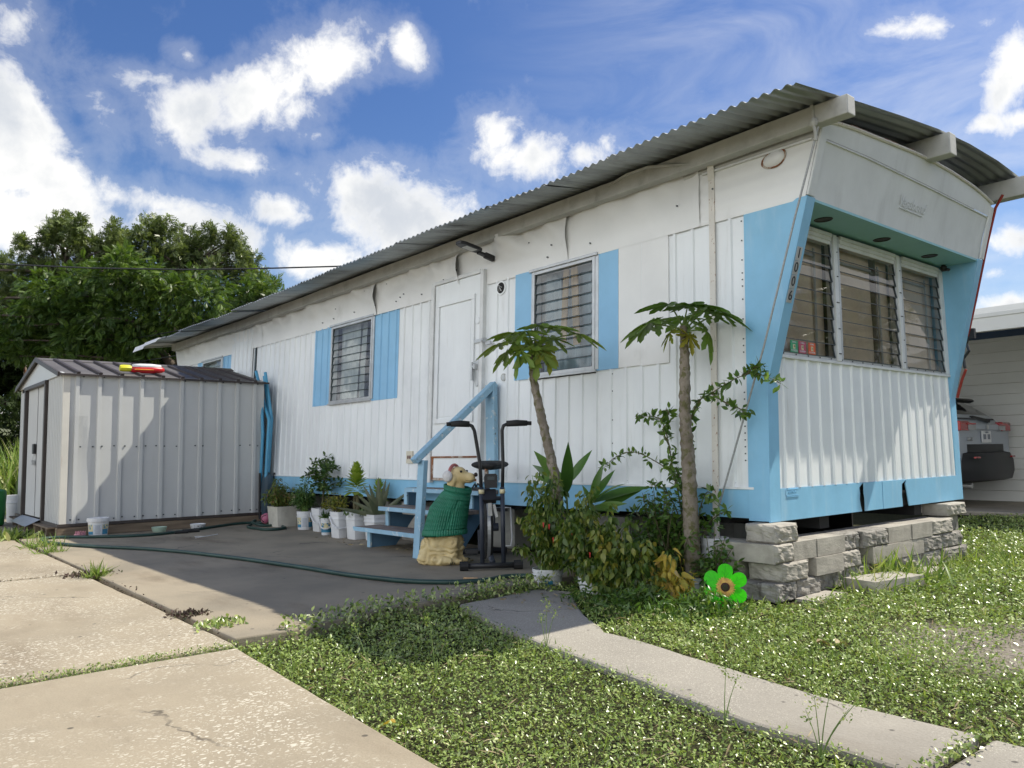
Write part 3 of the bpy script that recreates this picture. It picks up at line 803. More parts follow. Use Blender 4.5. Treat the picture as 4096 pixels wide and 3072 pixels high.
# upper sheet-metal band, crumpled, in lapped pieces whose ends lift off the wall
def band(x0, x1, lift, dent, m, seed, zlo=ZF - 0.02, ztop=None):
    nx = max(8, int((x1 - x0) / 0.03)); nz = 16
    def fn(u, v):
        x = x0 + (x1 - x0) * u
        zt = ztop if ztop is not None else interp(x, [(-11, 2.70), (-8, 2.71), (-5, 2.725), (-2, 2.74), (1, 2.74)])
        z = zlo + (zt - zlo) * v
        p = Vector((x * 3.4 + z * 2.2, z * 3.0, seed))
        o = dent * (abs(noise.noise(p)) * 1.2 + 0.5 * noise.noise(p * 2.3) + 0.9 * max(0, noise.noise(Vector((x * 1.7 + 1.8 * z, z * 1.2, seed + 5))))) * min(1, max(0, (v - 0.30)) * 2.2) * (1.0 if v < .9 else 1 - (v - .9) * 6)
        # lifted end, waving
        e = max(0, 1 - (1 - u) * (x1 - x0) / 0.22)
        o += lift * e * e * (0.25 + 0.75 * math.sin(min(1, v * 1.05) * math.pi) ** 2)
        return (x, -0.012 - max(o, -0.006) - 0.004 * (seed % 2), z)
    return lambda mb: mb.grid(fn, [i / nx for i in range(nx + 1)], [i / nz for i in range(nz + 1)], m)
u = MB(T)
for x0, x1, lf, dn, sd in ((-10.75, -7.6, 0.0, 0.07, 1), (-7.62, -4.62, 0.06, 0.08, 2), (-4.66, -3.12, 0.065, 0.085, 3), (-3.17, -1.72, 0.04, 0.075, 4), (-1.76, -0.47, 0.012, 0.035, 5)):
    band(x0, x1, lf, dn, 0, sd)(u)
u.build('upper_siding', M_['sheet'], H, smooth=40)
u = MB(T)      # behind the lifted ends, and the sound pieces at both ends
u.box(-10.75, -0.45, -0.004, 0.0, ZF, 2.72)
def rk(z):     # forward rake of the front at height z
    return 0.286 * (z - ZK) / (2.30 - ZK)
def fr(uu, v):
    z = 2.30 + (2.735 - 2.30) * v
    x = -0.5 + (rk(z) - 0.004 + 0.5) * uu
    return (x, -0.010 - 0.004 * (0.5 + 0.5 * math.sin(v * 2 * math.pi * 5)) * (1 if uu < .93 else 0), z)
u.grid(fr, [i / 20 for i in range(21)], [i / 40 for i in range(41)])
u.grid(lambda a, v: (-11.0 - 0.28 * (v) * (1 - a) + a * 0.27, -0.010, 2.2 + 0.5 * v), [0, .5, 1], [i / 10 for i in range(11)])
u.build('upper_siding_panel', M_['sheet'], H, smooth=40)
# drip rail and rounded head at the top right
u = MB(T)
u.box(-0.44, 0.345, -0.030, -0.012, 2.640, 2.652)
u.build('drip_rail', M_['alu_white'], H)
u = MB(T)
for x0, x1 in ((-0.60, 0.375),):
    u.prism([(-0.014, 2.652), (-0.026, 2.668), (-0.012, 2.705), (0.03, 2.742), (0.10, 2.755), (0.10, 2.65)], x0, x1, 'x')
u.build('roof_edge_cap', M_['beam'], H, smooth=40)
u = MB()
u.tube([(-0.45, -0.02, 2.70), (-0.60, -0.045, 2.735), (-0.80, -0.06, 2.775), (-1.0, -0.05, 2.78), (-1.2, -0.03, 2.755)], 0.010, 5)
u.build('loose_trim', M_['beam'], H)
# screws
sc = MB(T)
for x in np.arange(-7.7, -0.2, 0.296):
    for z in (ZB + 0.03, 2.30):
        sc.box(x + .06, x + .068, -0.006, 0, z, z + 0.008)
for q in range(40):
    z = 0.75 + q * 0.042
    for xx in (-0.165, -2.46, -1.27):
        if random.random() < 0.6:
            sc.box(xx, xx + .007, -0.005, 0, z, z + 0.008)
for q in range(24):
    xx = random.uniform(-6, -.3); z = random.uniform(2.36, 2.6)
    sc.box(xx, xx + .009, -0.03, 0, z, z + 0.009)
kind(sc.build('screws', M_['edge'], H), 'stuff')
# patched panel and window boards
u = MB(T)
u.box(-1.198, -0.98, -0.014, 0, 1.42, 2.315); u.box(-0.978, -0.74, -0.0135, 0, 1.415, 2.32)
u.build('patch_panel', M_['sheet'], H, bevel=0.002)
u = MB(T)
rib_side(u, -8.66, -7.90, 1.70, 2.62, 0.018)
u.build('ribbed_patch', M_['white'], H)
u = MB(T); u.box(-7.838, -7.80, -0.014, 0.0, ZB, 2.70); u.build('seam_strip', M_['edge'], H)

# shutters painted beside the windows
def shutter(x0, x1, z0, z1, flat=False):
    b = MB(T)
    if flat:
        b.box(x0, x1, -0.014, 0.0, z0, z1)
    else:
        rib_side(b, x0, x1, z0, z1, 0.003)
    return b.build('shutter', M_['shutter'], H)
shutter(-6.06, -5.625, 1.40, 2.312); shutter(-4.695, -4.19, 1.39, 2.315)
shutter(-2.36, -2.145, 1.42, 2.315, True); shutter(-1.425, -1.20, 1.42, 2.312, True)
shutter(-10.12, -9.855, 1.40, 2.31); shutter(-9.045, -8.68, 1.40, 2.315)

# jalousie windows in the side wall
def side_window(x0, x1, z0, z1, n, curtain, laths=False):
    fr = MB(T)
    t = 0.028
    fr.box(x0, x0 + t, -0.022, 0.06, z0, z1); fr.box(x1 - t, x1, -0.022, 0.06, z0, z1)
    fr.box(x0 + t, x1 - t, -0.021, 0.06, z1 - t, z1); fr.box(x0 + t, x1 - t, -0.021, 0.06, z0, z0 + t)
    fr.box(x0 - .03, x1 + .03, -0.034, -0.004, z1, z1 + .022)           # head flashing
    fr.box(x0 - .02, x1 + .02, -0.034, -0.004, z0 - .018, z0 - .002)    # sill
    fr.box(x0 - 0.012, x0 - .001, -0.018, -0.004, z0, z1); fr.box(x1 + .001, x1 + .035, -0.018, -0.004, z0, z1)
    f = fr.build('window', M_['alu'], H, bevel=0.002)
    gl, ed = MB(T), MB(T)
    h = (z1 - z0 - 2 * t) / n
    for i in range(n):
        zb, zt = z0 + t + i * h, z0 + t + (i + 1) * h + 0.008
        gl.add([(x0 + t, -0.012, zb), (x1 - t, -0.012, zb), (x1 - t, -0.001, zt), (x0 + t, -0.001, zt)], [(0, 1, 2, 3)])
        ed.bar((x0 + t, -0.0125, zb), (x1 - t, -0.0125, zb), 0.008, 0.007)
        for xx in (x0 + t + .006, x1 - t - .006):
            ed.bar((xx, -0.015, zb - .004), (xx, -0.001, zt), 0.010, 0.007, up=(1, 0, 0))
    gl.build('louvre_panes', M_['glass'], f, recalc=False)
    ed.build('louvre_edges', M_['edge'], f)
    cu = MB(T)
    for a, b, mtl, amp, fq, y0 in curtain:
        cu.grid(lambda u, v: (a + (b - a) * u + 0.03 * math.sin(v * 3 + a) * (1 - v), y0 + amp * math.sin(u * fq + 1.3 * v + 0.8 * math.sin(3 * v + a)) * (0.35 + 0.9 * v), z0 + (z1 - z0) * (1 - v)), [i / 40 for i in range(41)], [i / 8 for i in range(9)], mtl)
    cu.build('curtain', [M_['curtain_sheer'], M_['curtain_grey'], M_['curtain_brown']], f, smooth=True)
    if laths:
        lb = MB(T)
        lb.bar((-1.83, 0.045, z0 + .25), (-1.80, 0.045, z1 - .03), 0.06, 0.012, up=(0, 1, 0)); lb.bar((-1.68, 0.045, z0 + .22), (-1.71, 0.045, z1 - .03), 0.07, 0.012, up=(0, 1, 0))
        lb.build('lath', M_['lath'], f)
    return f
side_window(-5.62, -4.70, 1.412, 2.296, 10, [(-5.6, -5.15, 0, 0.015, 16, 0.10), (-5.2, -5.05, 0, 0.02, 9, 0.12)])
side_window(-2.14, -1.43, 1.430, 2.296, 10, [(-2.13, -1.88, 1, 0.016, 18, 0.10), (-1.93, -1.43, 1, 0.022, 22, 0.12)], True)
side_window(-9.85, -9.05, 1.412, 2.296, 9, [(-9.85, -9.05, 0, 0.01, 14, 0.08)])

# door, standing proud of the wall
def TD(x, y, z):
    return T(x, y - 0.030, z)
dr = MB(TD)
dr.box(-3.50, -2.80, -0.012, 0.03, 0.80, 2.41)
D_ = dr.build('door', M_['white'], H, bevel=0.004)
dm = MB(TD)
x0, x1, z0, z1 = -3.46, -2.87, 1.10, 2.24
for a, b, c, d in ((x0, x1, z1 - .045, z1), (x0, x1, z0, z0 + .045), (x0, x0 + .045, z0 + .045, z1 - .045), (x1 - .045, x1, z0 + .045, z1 - .045)):
    dm.box(a, b, -0.028, -0.012, c, d)
dm.box(x0 + .06, x1 - .06, -0.018, -0.012, z0 + .06, z1 - .06)
dm.build('door_moulding', M_['white'], D_, bevel=0.005)
hd = MB(TD)
hd.prism([(-2.842, 1.43), (-2.832, 1.405), (-2.808, 1.405), (-2.798, 1.43), (-2.798, 1.63), (-2.808, 1.655), (-2.832, 1.655), (-2.842, 1.63)], -0.026, -0.012, 'y')
hd.box(-2.832, -2.812, -0.06, -0.026, 1.555, 1.60); hd.box(-2.872, -2.852, -0.055, -0.04, 1.46, 1.62); hd.box(-2.87, -2.83, -0.054, -0.045, 1.57, 1.59)
hd.build('handle', M_['alu'], D_, bevel=0.003)
hs_ = MB(TD); hs_.box(-2.86, -2.70, -0.03, -0.014, 1.79, 1.82); hs_.tube([(-2.73, -0.035, 1.80), (-2.70, -0.04, 1.80)], 0.022, 10)
hs_.box(-2.70, -2.64, -0.03, -0.004, 1.76, 1.785)
hs_.build('hasp', M_['alu'], D_)
lk = MB(TD); lk.lathe([(0.0, 0), (0.030, 0), (0.030, 0.006), (0.0, 0.008)], (0, 0, 0), 20)
lk.v = [(-2.835 + p[0], -0.013 - p[2], 1.99 + p[1]) for p in lk.v]
lk.build('lock_cover', M_['white'], D_)
fr_ = MB(TD)
fr_.box(-3.555, -3.502, -0.026, 0.02, 0.56, 2.44); fr_.box(-2.798, -2.752, -0.024, 0.02, 0.56, 2.44); fr_.box(-3.502, -2.798, -0.028, 0.02, 2.412, 2.445)
fr_.build('door_frame', M_['alu_white'], H, bevel=0.003)
kp = MB(TD); kp.box(-3.50, -2.80, -0.009, 0.03, 0.605, 0.785); kp.build('kick_panel', M_['white'], H)
ru = MB(TD); ru.box(-3.50, -2.80, -0.020, 0.0, 0.786, 0.80); ru.box(-3.52, -3.47, -0.013, 0.0, 0.585, 0.79); ru.box(-3.50, -2.80, -0.014, 0.0, 0.585, 0.603)
ru.build('rusted_threshold', M_['rust'], H)
hg = MB(TD)
for q in range(58):
    hg.box(-3.512, -3.496, -0.031, -0.02, 0.82 + q * 0.027, 0.82 + q * 0.027 + 0.021)
hg.build('piano_hinge', M_['alu_white'], H)

# fittings on the side wall
def disc(mb, x, z, r, y0, y1, m=0, sx=1.0):
    b = MB(); b.lathe([(0.0, 0), (r, 0), (r, 1), (0, 1)], (0, 0, 0), 20)
    mb.add([(x + p[0] * sx, y0 + (y1 - y0) * p[2], z + p[1]) for p in b.v], b.f, m)
ho = MB(T)
disc(ho, -2.557, 2.24, 0.062, 0.0, -0.012, 0); disc(ho, -2.557, 2.24, 0.048, -0.01, -0.0135, 1)
ho.tube([(-2.58, -0.014, 2.21), (-2.56, -0.03, 2.25), (-2.545, -0.018, 2.21)], 0.004, 5, m=2); ho.tube([(-2.55, -0.014, 2.22), (-2.57, -0.03, 2.265), (-2.535, -0.018, 2.24)], 0.004, 5, m=2)
ho.build('open_lamp_hole', [M_['white'], M_['dark'], M_['alu']], H)
ho = MB(T); disc(ho, -2.507, 1.461, 0.032, 0.0, -0.012, 0); disc(ho, -2.507, 1.461, 0.022, -0.01, -0.0135, 1); ho.build('cable_hole', [M_['beam'], M_['alu']], H)
st = MB(T)
st.box(-0.395, -0.352, -0.022, -0.012, 0.35, 2.60); st.bar((-0.374, -0.020, 2.59), (-0.355, -0.060, 2.70), 0.043, 0.008); st.bar((-0.355, -0.062, 2.695), (-0.33, -0.064, 2.735), 0.043, 0.008); st.bar((-0.33, -0.064, 2.735), (-0.24, -0.052, 2.74), 0.008, 0.035)
st.bar((-0.374, -0.018, 0.36), (-0.36, -0.02, 0.20), 0.043, 0.008); st.bar((-0.36, -0.02, 0.20), (-0.33, -0.02, -0.05), 0.043, 0.008)
st.build('anchor_strap', M_['strap'], H)
ml = MB(T)
b = MB(); b.lathe([(0.0, 0.03), (0.035, 0.026), (0.062, 0.010), (0.066, 0.0)], (0, 0, 0), 20)
ml.add([(0.10 + p[0] * (1.35 if p[0] < 0 else 0.9), -0.016 - p[2], 2.60 + p[1] * 0.75 + p[0] * 0.1) for p in b.v], b.f, 0)
b = MB(); b.lathe([(0.060, 0.0), (0.072, 0.006), (0.078, 0.0)], (0, 0, 0), 20)
ml.add([(0.10 + p[0] * (1.35 if p[0] < 0 else 0.9), -0.016 - p[2], 2.60 + p[1] * 0.75 + p[0] * 0.1) for p in b.v], b.f, 1)
ml.build('marker_lamp', [M_['sheet'], M_['rust']], H, smooth=50)

# ---- front end
def rakebox(mb, s0, s1, y0, y1, d0, d1, m=0):
    """a slab lying on the raked front edge, s = height, d = thickness forward"""
    vs = []
    for s_ in (s0, s1):
        for y_ in (y0, y1):
            for d_ in (d0, d1):
                vs.append((rk(s_) + d_ * 0.967, y_, s_ - d_ * 0.255))
    mb.add(vs, [(0, 1, 3, 2), (4, 6, 7, 5), (0, 4, 5, 1), (2, 3, 7, 6), (0, 2, 6, 4), (1, 5, 7, 3)], m)
for nm, ya, yb in (('left', -0.012, 0.085), ('right', 2.735, 2.832)):
    b = MB(T)
    b.prism([(-0.14, Z0), (0.0, Z0), (0.0, ZK), (rk(2.315), 2.315), (-0.14, 2.318)], ya, yb, 'y')
    wg = b.build('front_wing', M_['blue'], H, bevel=0.003)
    b = MB(T)
    yy = (-0.016, 0.10) if nm == 'left' else (2.735, 2.836)
    b.box(0.0, 0.010, yy[0], yy[1], Z0 - .004, ZK)
    e = (yy[0], yy[0] + 0.10) if nm == 'left' else (yy[1] - 0.10, yy[1])
    rakebox(b, ZK, 2.315, e[0], e[1], 0.0, 0.010)
    b.build('corner_trim', M_['blue'], wg, bevel=0.002)
# rounded white corner post above the blue wing
for za, ya, yb in ((2.735, -.018, .062), (2.72, 2.76, 2.838)):
    b = MB(T); rakebox(b, 2.318, za, ya, yb, 0.0, 0.016); b.build('corner_post', M_['fascia'], H, bevel=0.006)

f = MB(T)      # ribbed apron below the windows
pr = rib_profile(0.10, 2.735, 0.03)
f.add([(o, yv, z) for z in (ZB, 0.9, 1.385) for yv, o in pr], [(j * len(pr) + i, j * len(pr) + i + 1, (j + 1) * len(pr) + i + 1, (j + 1) * len(pr) + i) for j in range(2) for i in range(len(pr) - 1)])
f.build('front_wall', M_['white'], H)
f = MB(T)      # front skirt, torn in two places
def skirt_piece(y0, y1, off, j0=None, j1=None):
    zs = [Z0 - .003, 0.43, 0.47, 0.51, 0.55, ZB]
    l = [(y0 + (j0[i] if j0 else 0), zs[i]) for i in range(6)]
    r_ = [(y1 + (j1[i] if j1 else 0), zs[i]) for i in range(6)]
    f.prism(l + r_[::-1], 0.004, 0.010 + off, 'x')
skirt_piece(0.10, 1.10, 0.0, None, [0.012, -0.006, -0.014, -0.006, -0.012, 0.045])
skirt_piece(1.145, 1.42, 0.001, [0.01, 0.012, 0.012, 0.004, 0.006, 0.0], None)
skirt_piece(1.42, 1.72, 0.004, None, [0.0, 0.0, -0.004, 0.002, 0.006, 0.09])
skirt_piece(1.81, 2.735, 0.002, [0.02, 0.008, 0.0, -0.01, -0.022, 0.0], None)
f.build('front_skirt', M_['blue'], H, bevel=0.0015)
f = MB(T); f.box(-0.03, -0.02, 0.09, 2.735, Z0, ZB); f.build('front_backing', M_['dark'], H)
f = MB(T); f.box(-0.01, 0.022, 0.10, 2.735, 1.385, 1.402); f.build('front_sill', M_['alu_white'], H)
bg = MB(T)     # raised maker's badge
bg.prism([(0.155, 0.575), (0.155, 0.545), (0.175, 0.525), (0.30, 0.522), (0.30, 0.575)], 0.010, 0.0125, 'x')
for z in (0.527, 0.535, 0.572):
    bg.box(0.0125, 0.0145, 0.165, 0.30, z, z + .003)
bd = bg.build('maker_badge', M_['blue'], H)
text('lettering', 'CUSTOM', 0.022, M_['blue'], axes((0.0125, 0.232, 0.555), (0, 1, 0), (0, 0, 1)), bd, 0.002)

f = MB(T)      # soffit over the windows with three round sockets
f.box(-0.02, rk(2.31), 0.085, 2.735, 2.296, 2.312)
so_ = f.build('soffit', M_['soffit'], H)
f = MB(T)
for yv in (0.511, 1.367, 2.205):
    f.lathe([(0.0, 0.0), (0.046, 0.0), (0.050, -0.004), (0.056, -0.005), (0.060, 0.0)], (0.128, yv, 2.2955), 24)
f.build('lamp_socket', M_['black'], so_)
cm = MB(T); cm.lathe([(0, -.045), (0.016, -.05), (0.026, -.035), (0.026, -0.012), (0.014, 0)], (0.06, 2.66, 2.295), 10); cm.tube([(0.06, 2.66, 2.26), (0.11, 2.63, 2.245)], 0.012, 8)
cm.build('spotlight', M_['black'], so_)
# white fascia: lower board, and upper board with an arched top
f = MB(T)
def crown(y):
    return interp(y, [(.04, 2.735), (.15, 2.752), (.4, 2.77), (.82, 2.788), (1.2, 2.805), (1.52, 2.812), (1.9, 2.806), (2.34, 2.785), (2.6, 2.76), (2.78, 2.735)])
def crease(y):
    return interp(y, [(.04, 2.636), (.6, 2.648), (1.6, 2.643), (2.78, 2.628)])
def fx(z, o):
    return rk(z) + o
ys = [0.045 + (2.775 - 0.045) * i / 40 for i in range(41)]
f.grid(lambda y_, v: (fx(2.296 + (crease(y_) - 2.296) * v, 0.0 - 0.006 * math.sin(math.pi * v)), y_, 2.296 + (crease(y_) - 2.296) * v), ys, [i / 8 for i in range(9)])
f.grid(lambda y_, v: (fx(crease(y_), [0.0, 0.012, 0.012][v]), y_, crease(y_) + [0, 0.002, 0.012][v]), ys, [0, 1, 2])
f.grid(lambda y_, v: (fx(crease(y_) + 0.012 + (crown(y_) - crease(y_) - 0.012) * v, 0.012), y_, crease(y_) + 0.012 + (crown(y_) - crease(y_) - 0.012) * v), ys, [0, .5, 1])
f.grid(lambda y_, v: (fx(crown(y_), 0.012) - [0, 0.02, 0.12][v], y_, crown(y_) + [0, 0.012, 0.03][v]), ys, [0, 1, 2])
FA = f.build('front_fascia', M_['fascia'], H, smooth=30)
f = MB(T)
f.tube([(fx(crown(y_), 0.018), y_, crown(y_) + 0.004) for y_ in ys], 0.011, 6)
f.build('rusted_roof_edge', M_['strap'], FA)
f = MB(T)
f.tube([(fx(crown(y_), 0.006), y_, crown(y_) + 0.012) for y_ in ys[4:]], [0.012 + 0.004 * random.random() for _ in ys[4:]], 6)
f.build('rust_seam', M_['rust'], FA)
# script name on the fascia
th = math.atan2(0.286, 1.084)
up = (math.sin(th), 0, math.cos(th))
text('name_lettering', 'Vagabond', 0.105, M_['fascia'], axes((rk(2.50) + 0.001, 1.40, 2.50), (0, 1, 0), up), FA, 0.0012, font_shear=0.3)
ln = MB(); ln.bar((rk(2.452) + .002, 1.22, 2.452), (rk(2.452) + .002, 1.58, 2.452), 0.005, 0.004); ln.build('name_underline', M_['fascia'], FA)

# front jalousies
def front_window(y0, y1, z0, z1, n, cloth):
    fr = MB(T); t = 0.03
    fr.box(-0.03, 0.016, y0, y0 + t, z0, z1); fr.box(-0.03, 0.016, y1 - t * 0.6, y1, z0, z1)
    fr.box(-0.03, 0.015, y0 + t, y1 - t * .6, z0, z0 + .022)
    f_ = fr.build('window', M_['alu'], H, bevel=0.002)
    hd_ = MB(T)
    for a, b, o in ((z1 - .07, z1 - .045, 0.014), (z1 - .045, z1 - .02, 0.022), (z1 - .02, z1 + .004, 0.03)):
        hd_.box(-0.03, o, y0 + t, y1 - t * .6, a, b)
    hd_.build('window_head', M_['alu_white'], f_)
    gl, ed = MB(T), MB(T)
    zt_ = z1 - .07
    h = (zt_ - z0 - .022) / n
    for i in range(n):
        zb, zu = z0 + .022 + i * h, z0 + .022 + (i + 1) * h + .006
        a = 0.016 + 0.003 * math.sin(i * 2.1 + y0)
        gl.add([(a, y0 + t, zb), (a, y1 - t * .6, zb), (0.005 - .002 * math.sin(i * 1.3), y1 - t * .6, zu), (0.005 - .002 * math.sin(i * 1.3), y0 + t, zu)], [(0, 1, 2, 3)])
        ed.bar((a + .001, y0 + t, zb), (a + .001, y1 - t * .6, zb), 0.005, 0.005)
        ed.bar((a + .002, y1 - t * .6 - .008, zb - .004), (0.002, y1 - t * .6 - .008, zu), 0.012, 0.006, up=(0, 1, 0))
    gl.build('louvre_panes', M_['glass_front'], f_, recalc=False)
    ed.build('louvre_edges', M_['edge'], f_)
    sf = MB(T)      # inner screen frame
    yv = y1 - 0.18 * (y1 - y0) - .02
    sf.box(-0.050, -0.042, yv, yv + .022, z0, z1 - .1); sf.box(-0.050, -0.042, y0 + .04, yv + .02, z1 - .16, z1 - .14)
    sf.build('screen_frame', M_['alu'], f_)
    cu = MB(T)
    for (ya, yb, mi, xo) in cloth:
        cu.grid(lambda u, v: (xo - 0.006 * math.sin(u * 7 + v * 2), ya + (yb - ya) * u, z0 + (z1 - z0) * v), [i / 20 for i in range(21)], [i / 6 for i in range(7)], mi)
    cu.build('curtain', [M_['curtain_brown'], M_['curtain_sheer'], M_['inside']], f_, smooth=True)
    return f_
front_window(0.10, 0.838, 1.402, 2.27, 9, [(0.1, 0.845, 0, -0.062)])
front_window(0.912, 1.838, 1.402, 2.27, 9, [(0.9, 1.85, 0, -0.060)])
front_window(1.915, 2.66, 1.402, 2.27, 9, [(1.9, 2.68, 0, -0.062)])
for ya, yb, o in ((0.839, 0.890, .028), (1.839, 1.890, .028), (2.662, 2.735, .020)):
    mu = MB(T); mu.box(-0.03, o, ya, yb, 1.403, 2.272); mu.build('mullion', M_['alu_white'], H, bevel=0.003)
nb = MB(T)
for y0 in (0.86, 1.86):
    for z in (1.45, 1.62, 1.80, 1.98, 2.15):
        nb.box(0.028, 0.033, y0 + random.uniform(-.012, .018), y0 + .022, z, z + .006)
for q in range(17):
    nb.box(0.016, 0.0185, 0.16 + q * 0.15, 0.168 + q * 0.15, 1.409, 1.417)
kind(nb.build('window_screws', M_['black'], H), 'stuff')

# corrugated iron roof in lapped sheets, over beams
RZ = [(-0.47, 2.752), (0, 2.815), (0.74, 2.90), (1.6, 2.985), (2.3, 2.995), (3.0, 2.95), (3.32, 2.905), (3.7, 2.86)]
SAG = [(-11.5, -0.085), (-8, -0.085), (-6, -0.06), (-3, -0.035), (-1.2, -0.018), (0.6, 0)]
rf = MB()
X = 0.56
si = 0
while X > -11.45:
    wdt = 0.66
    x1, x0 = X, max(X - wdt - 0.05, -11.5)
    nx = int((x1 - x0) / 0.00875)
    lift = 0.006 * (si % 3) + random.uniform(0, 0.006)
    ye = -0.455 + random.uniform(-0.022, 0.022)
    tilt = random.uniform(-.012, .012)
    vs = [0, 0.03, .1, .2, .35, .5, .65, .8, .9, 1]
    def fn(u, v):
        x = x0 + (x1 - x0) * u
        y_ = ye + (3.16 - ye) * v
        dent = 0.010 * noise.noise(Vector((x * 3, y_ * 2, si))) * (1 - v)
        return (x, y_, interp(y_, RZ) + interp(x, SAG) + lift + tilt * (u - .5) * (1 - v) + dent + 0.0095 * math.sin(2 * math.pi * x / 0.0700))
    rf.grid(fn, [i / nx for i in range(nx + 1)], vs)
    X -= wdt; si += 1
RF = rf.build('roof', M_['galv'], H, smooth=True)
def beam(y0, y1, drop, h, xa, xb, m='beam'):
    b = MB()
    xs_ = [xa + (xb - xa) * i / 24 for i in range(25)]
    rings = []
    for x in xs_:
        zt = interp((y0 + y1) / 2, RZ) + interp(x, SAG) - drop + 0.004 * noise.noise(Vector((x * 2, y0, 0)))
        rings.append([(x, y0, zt - h), (x, y1, zt - h), (x, y1, zt), (x, y0, zt)])
    b.loft(rings)
    return b.build('beam', M_[m], RF, bevel=0.006)
beam(-0.03, 0.06, 0.018, 0.112, -11.1, 0.615)
beam(1.42, 1.53, 0.02, 0.15, -11.1, 0.60); beam(2.80, 2.91, 0.02, 0.15, -11.1, 0.62)
b = MB()      # pale flashing folded over the far end
b.prism([(-0.50, 2.60), (-0.46, 2.69), (0.2, 2.77), (0.2, 2.755), (-0.44, 2.665)], -11.62, -11.05, 'x')
b.prism([(-0.505, 2.635), (-0.47, 2.70), (-0.1, 2.745), (-0.1, 2.735), (-0.46, 2.68)], -11.04, -10.35, 'x')
b.build('end_flashing', M_['sheet'], RF)
b = MB()      # knotted cord round the beam end
for q in range(3):
    b.tube([(0.40 + .006 * q, -0.036, 2.80), (0.405 + .006 * q, -0.038, 2.70), (0.41, -0.03, 2.66 - .02 * q)], 0.004, 5)
b.lathe([(0, -.03), (.02, -.02), (.026, 0), (.018, .02), (0, .03)], (0.415, -0.04, 2.69), 8)
b.tube([(0.415, -0.045, 2.68), (0.43, -0.05, 2.63), (0.425, -0.045, 2.58)], 0.009, 6)
b.build('cord', M_['beam'], RF)
b = MB()      # unseen far panel added to block light, chassis rails and piers in the dark below
for yy in (0.65, 2.05):
    b.box(-10.9, -0.05, yy, yy + .12, 0.30, 0.50)
for xx in np.arange(-10.4, -0.2, 1.0):
    b.box(xx, xx + .08, 0.06, 2.7, 0.36, 0.44)
b.build('chassis', M_['dark'], H)
b = MB(); b.box(-11.0, -0.9, 2.74, 2.76, GZ, Z0 + .02); b.build('far_light_block', M_['dark'], H)  # added out of sight to stop sunlit ground showing under the floor
for xx in (-9.6, -7.6, -5.6, -3.4, -2.0):
    for yy in (0.55, 1.95):
        b = MB(); b.box(xx, xx + .4, yy, yy + .25, GZ, 0.30); b.build('pier', M_['beam'], H)

# house number tiles, each a thing on the raked corner
for i, ch in enumerate('1006'):
    zc = 1.985 - i * 0.082
    rr = MB(T); rakebox(rr, zc - .0395, zc + .0395, -0.006, 0.052, 0.011, 0.014)
    pl = thing('number_tile', ['grey house number tile reading 1, top of the column on the blue corner', 'grey tile reading 0, directly below the tile reading 1', 'grey tile reading 0, directly above the tile reading 6', 'grey house number tile reading 6, bottom of the column on the blue corner'][i], 'house number', T(rk(zc) + .012, 0.023, zc), 'house number tiles on the blue front corner')
    rr.build('tile', M_['alu'], pl)
    c0 = T(rk(zc) + .0145, 0.023, zc - .003)
    text('numeral', ch, 0.085, M_['black'], axes(c0, (0, 1, 0), up), pl, 0.0012)

# three registration stickers inside the lowest pane
for (yy, col, lab) in ((0.283, (0.03, 0.30, 0.14), 'green'), (0.385, (0.42, 0.05, 0.11), 'crimson'), (0.505, (0.60, 0.09, 0.015), 'orange')):
    mm = mat(lab + '_sticker', col, 0.45, var=0.04)
    c = Vector(T(0.0225, yy, 1.462))
    tl = thing('registration_sticker', lab + ' Florida registration sticker in the corner of the front window', 'sticker', c, 'registration stickers in the front window')
    q = MB(T); q.box(0.0195, 0.0215, yy - .044, yy + .044, 1.425, 1.500); q.build('decal', mm, tl)
    yq = MB(T); yq.box(0.0215, 0.0222, yy - .014, yy + .014, 1.448, 1.476); yq.build('year_square', M_['label_cream'], tl)
    text('lettering', 'EXPIRES', 0.0135, M_['bucket'], axes((0.0225, c.y, 1.489), (0, 1, 0), (0, 0, 1)), tl, 0.0004)
    text('lettering', 'FLORIDA', 0.0175, M_['bucket'], axes((0.0225, c.y, 1.436), (0, 1, 0), (0, 0, 1)), tl, 0.0004)
    text('lettering', {'green': '18', 'crimson': '18', 'orange': '21'}[lab], 0.020, M_['black'], axes((0.0228, c.y, 1.462), (0, 1, 0), (0, 0, 1)), tl, 0.0004)

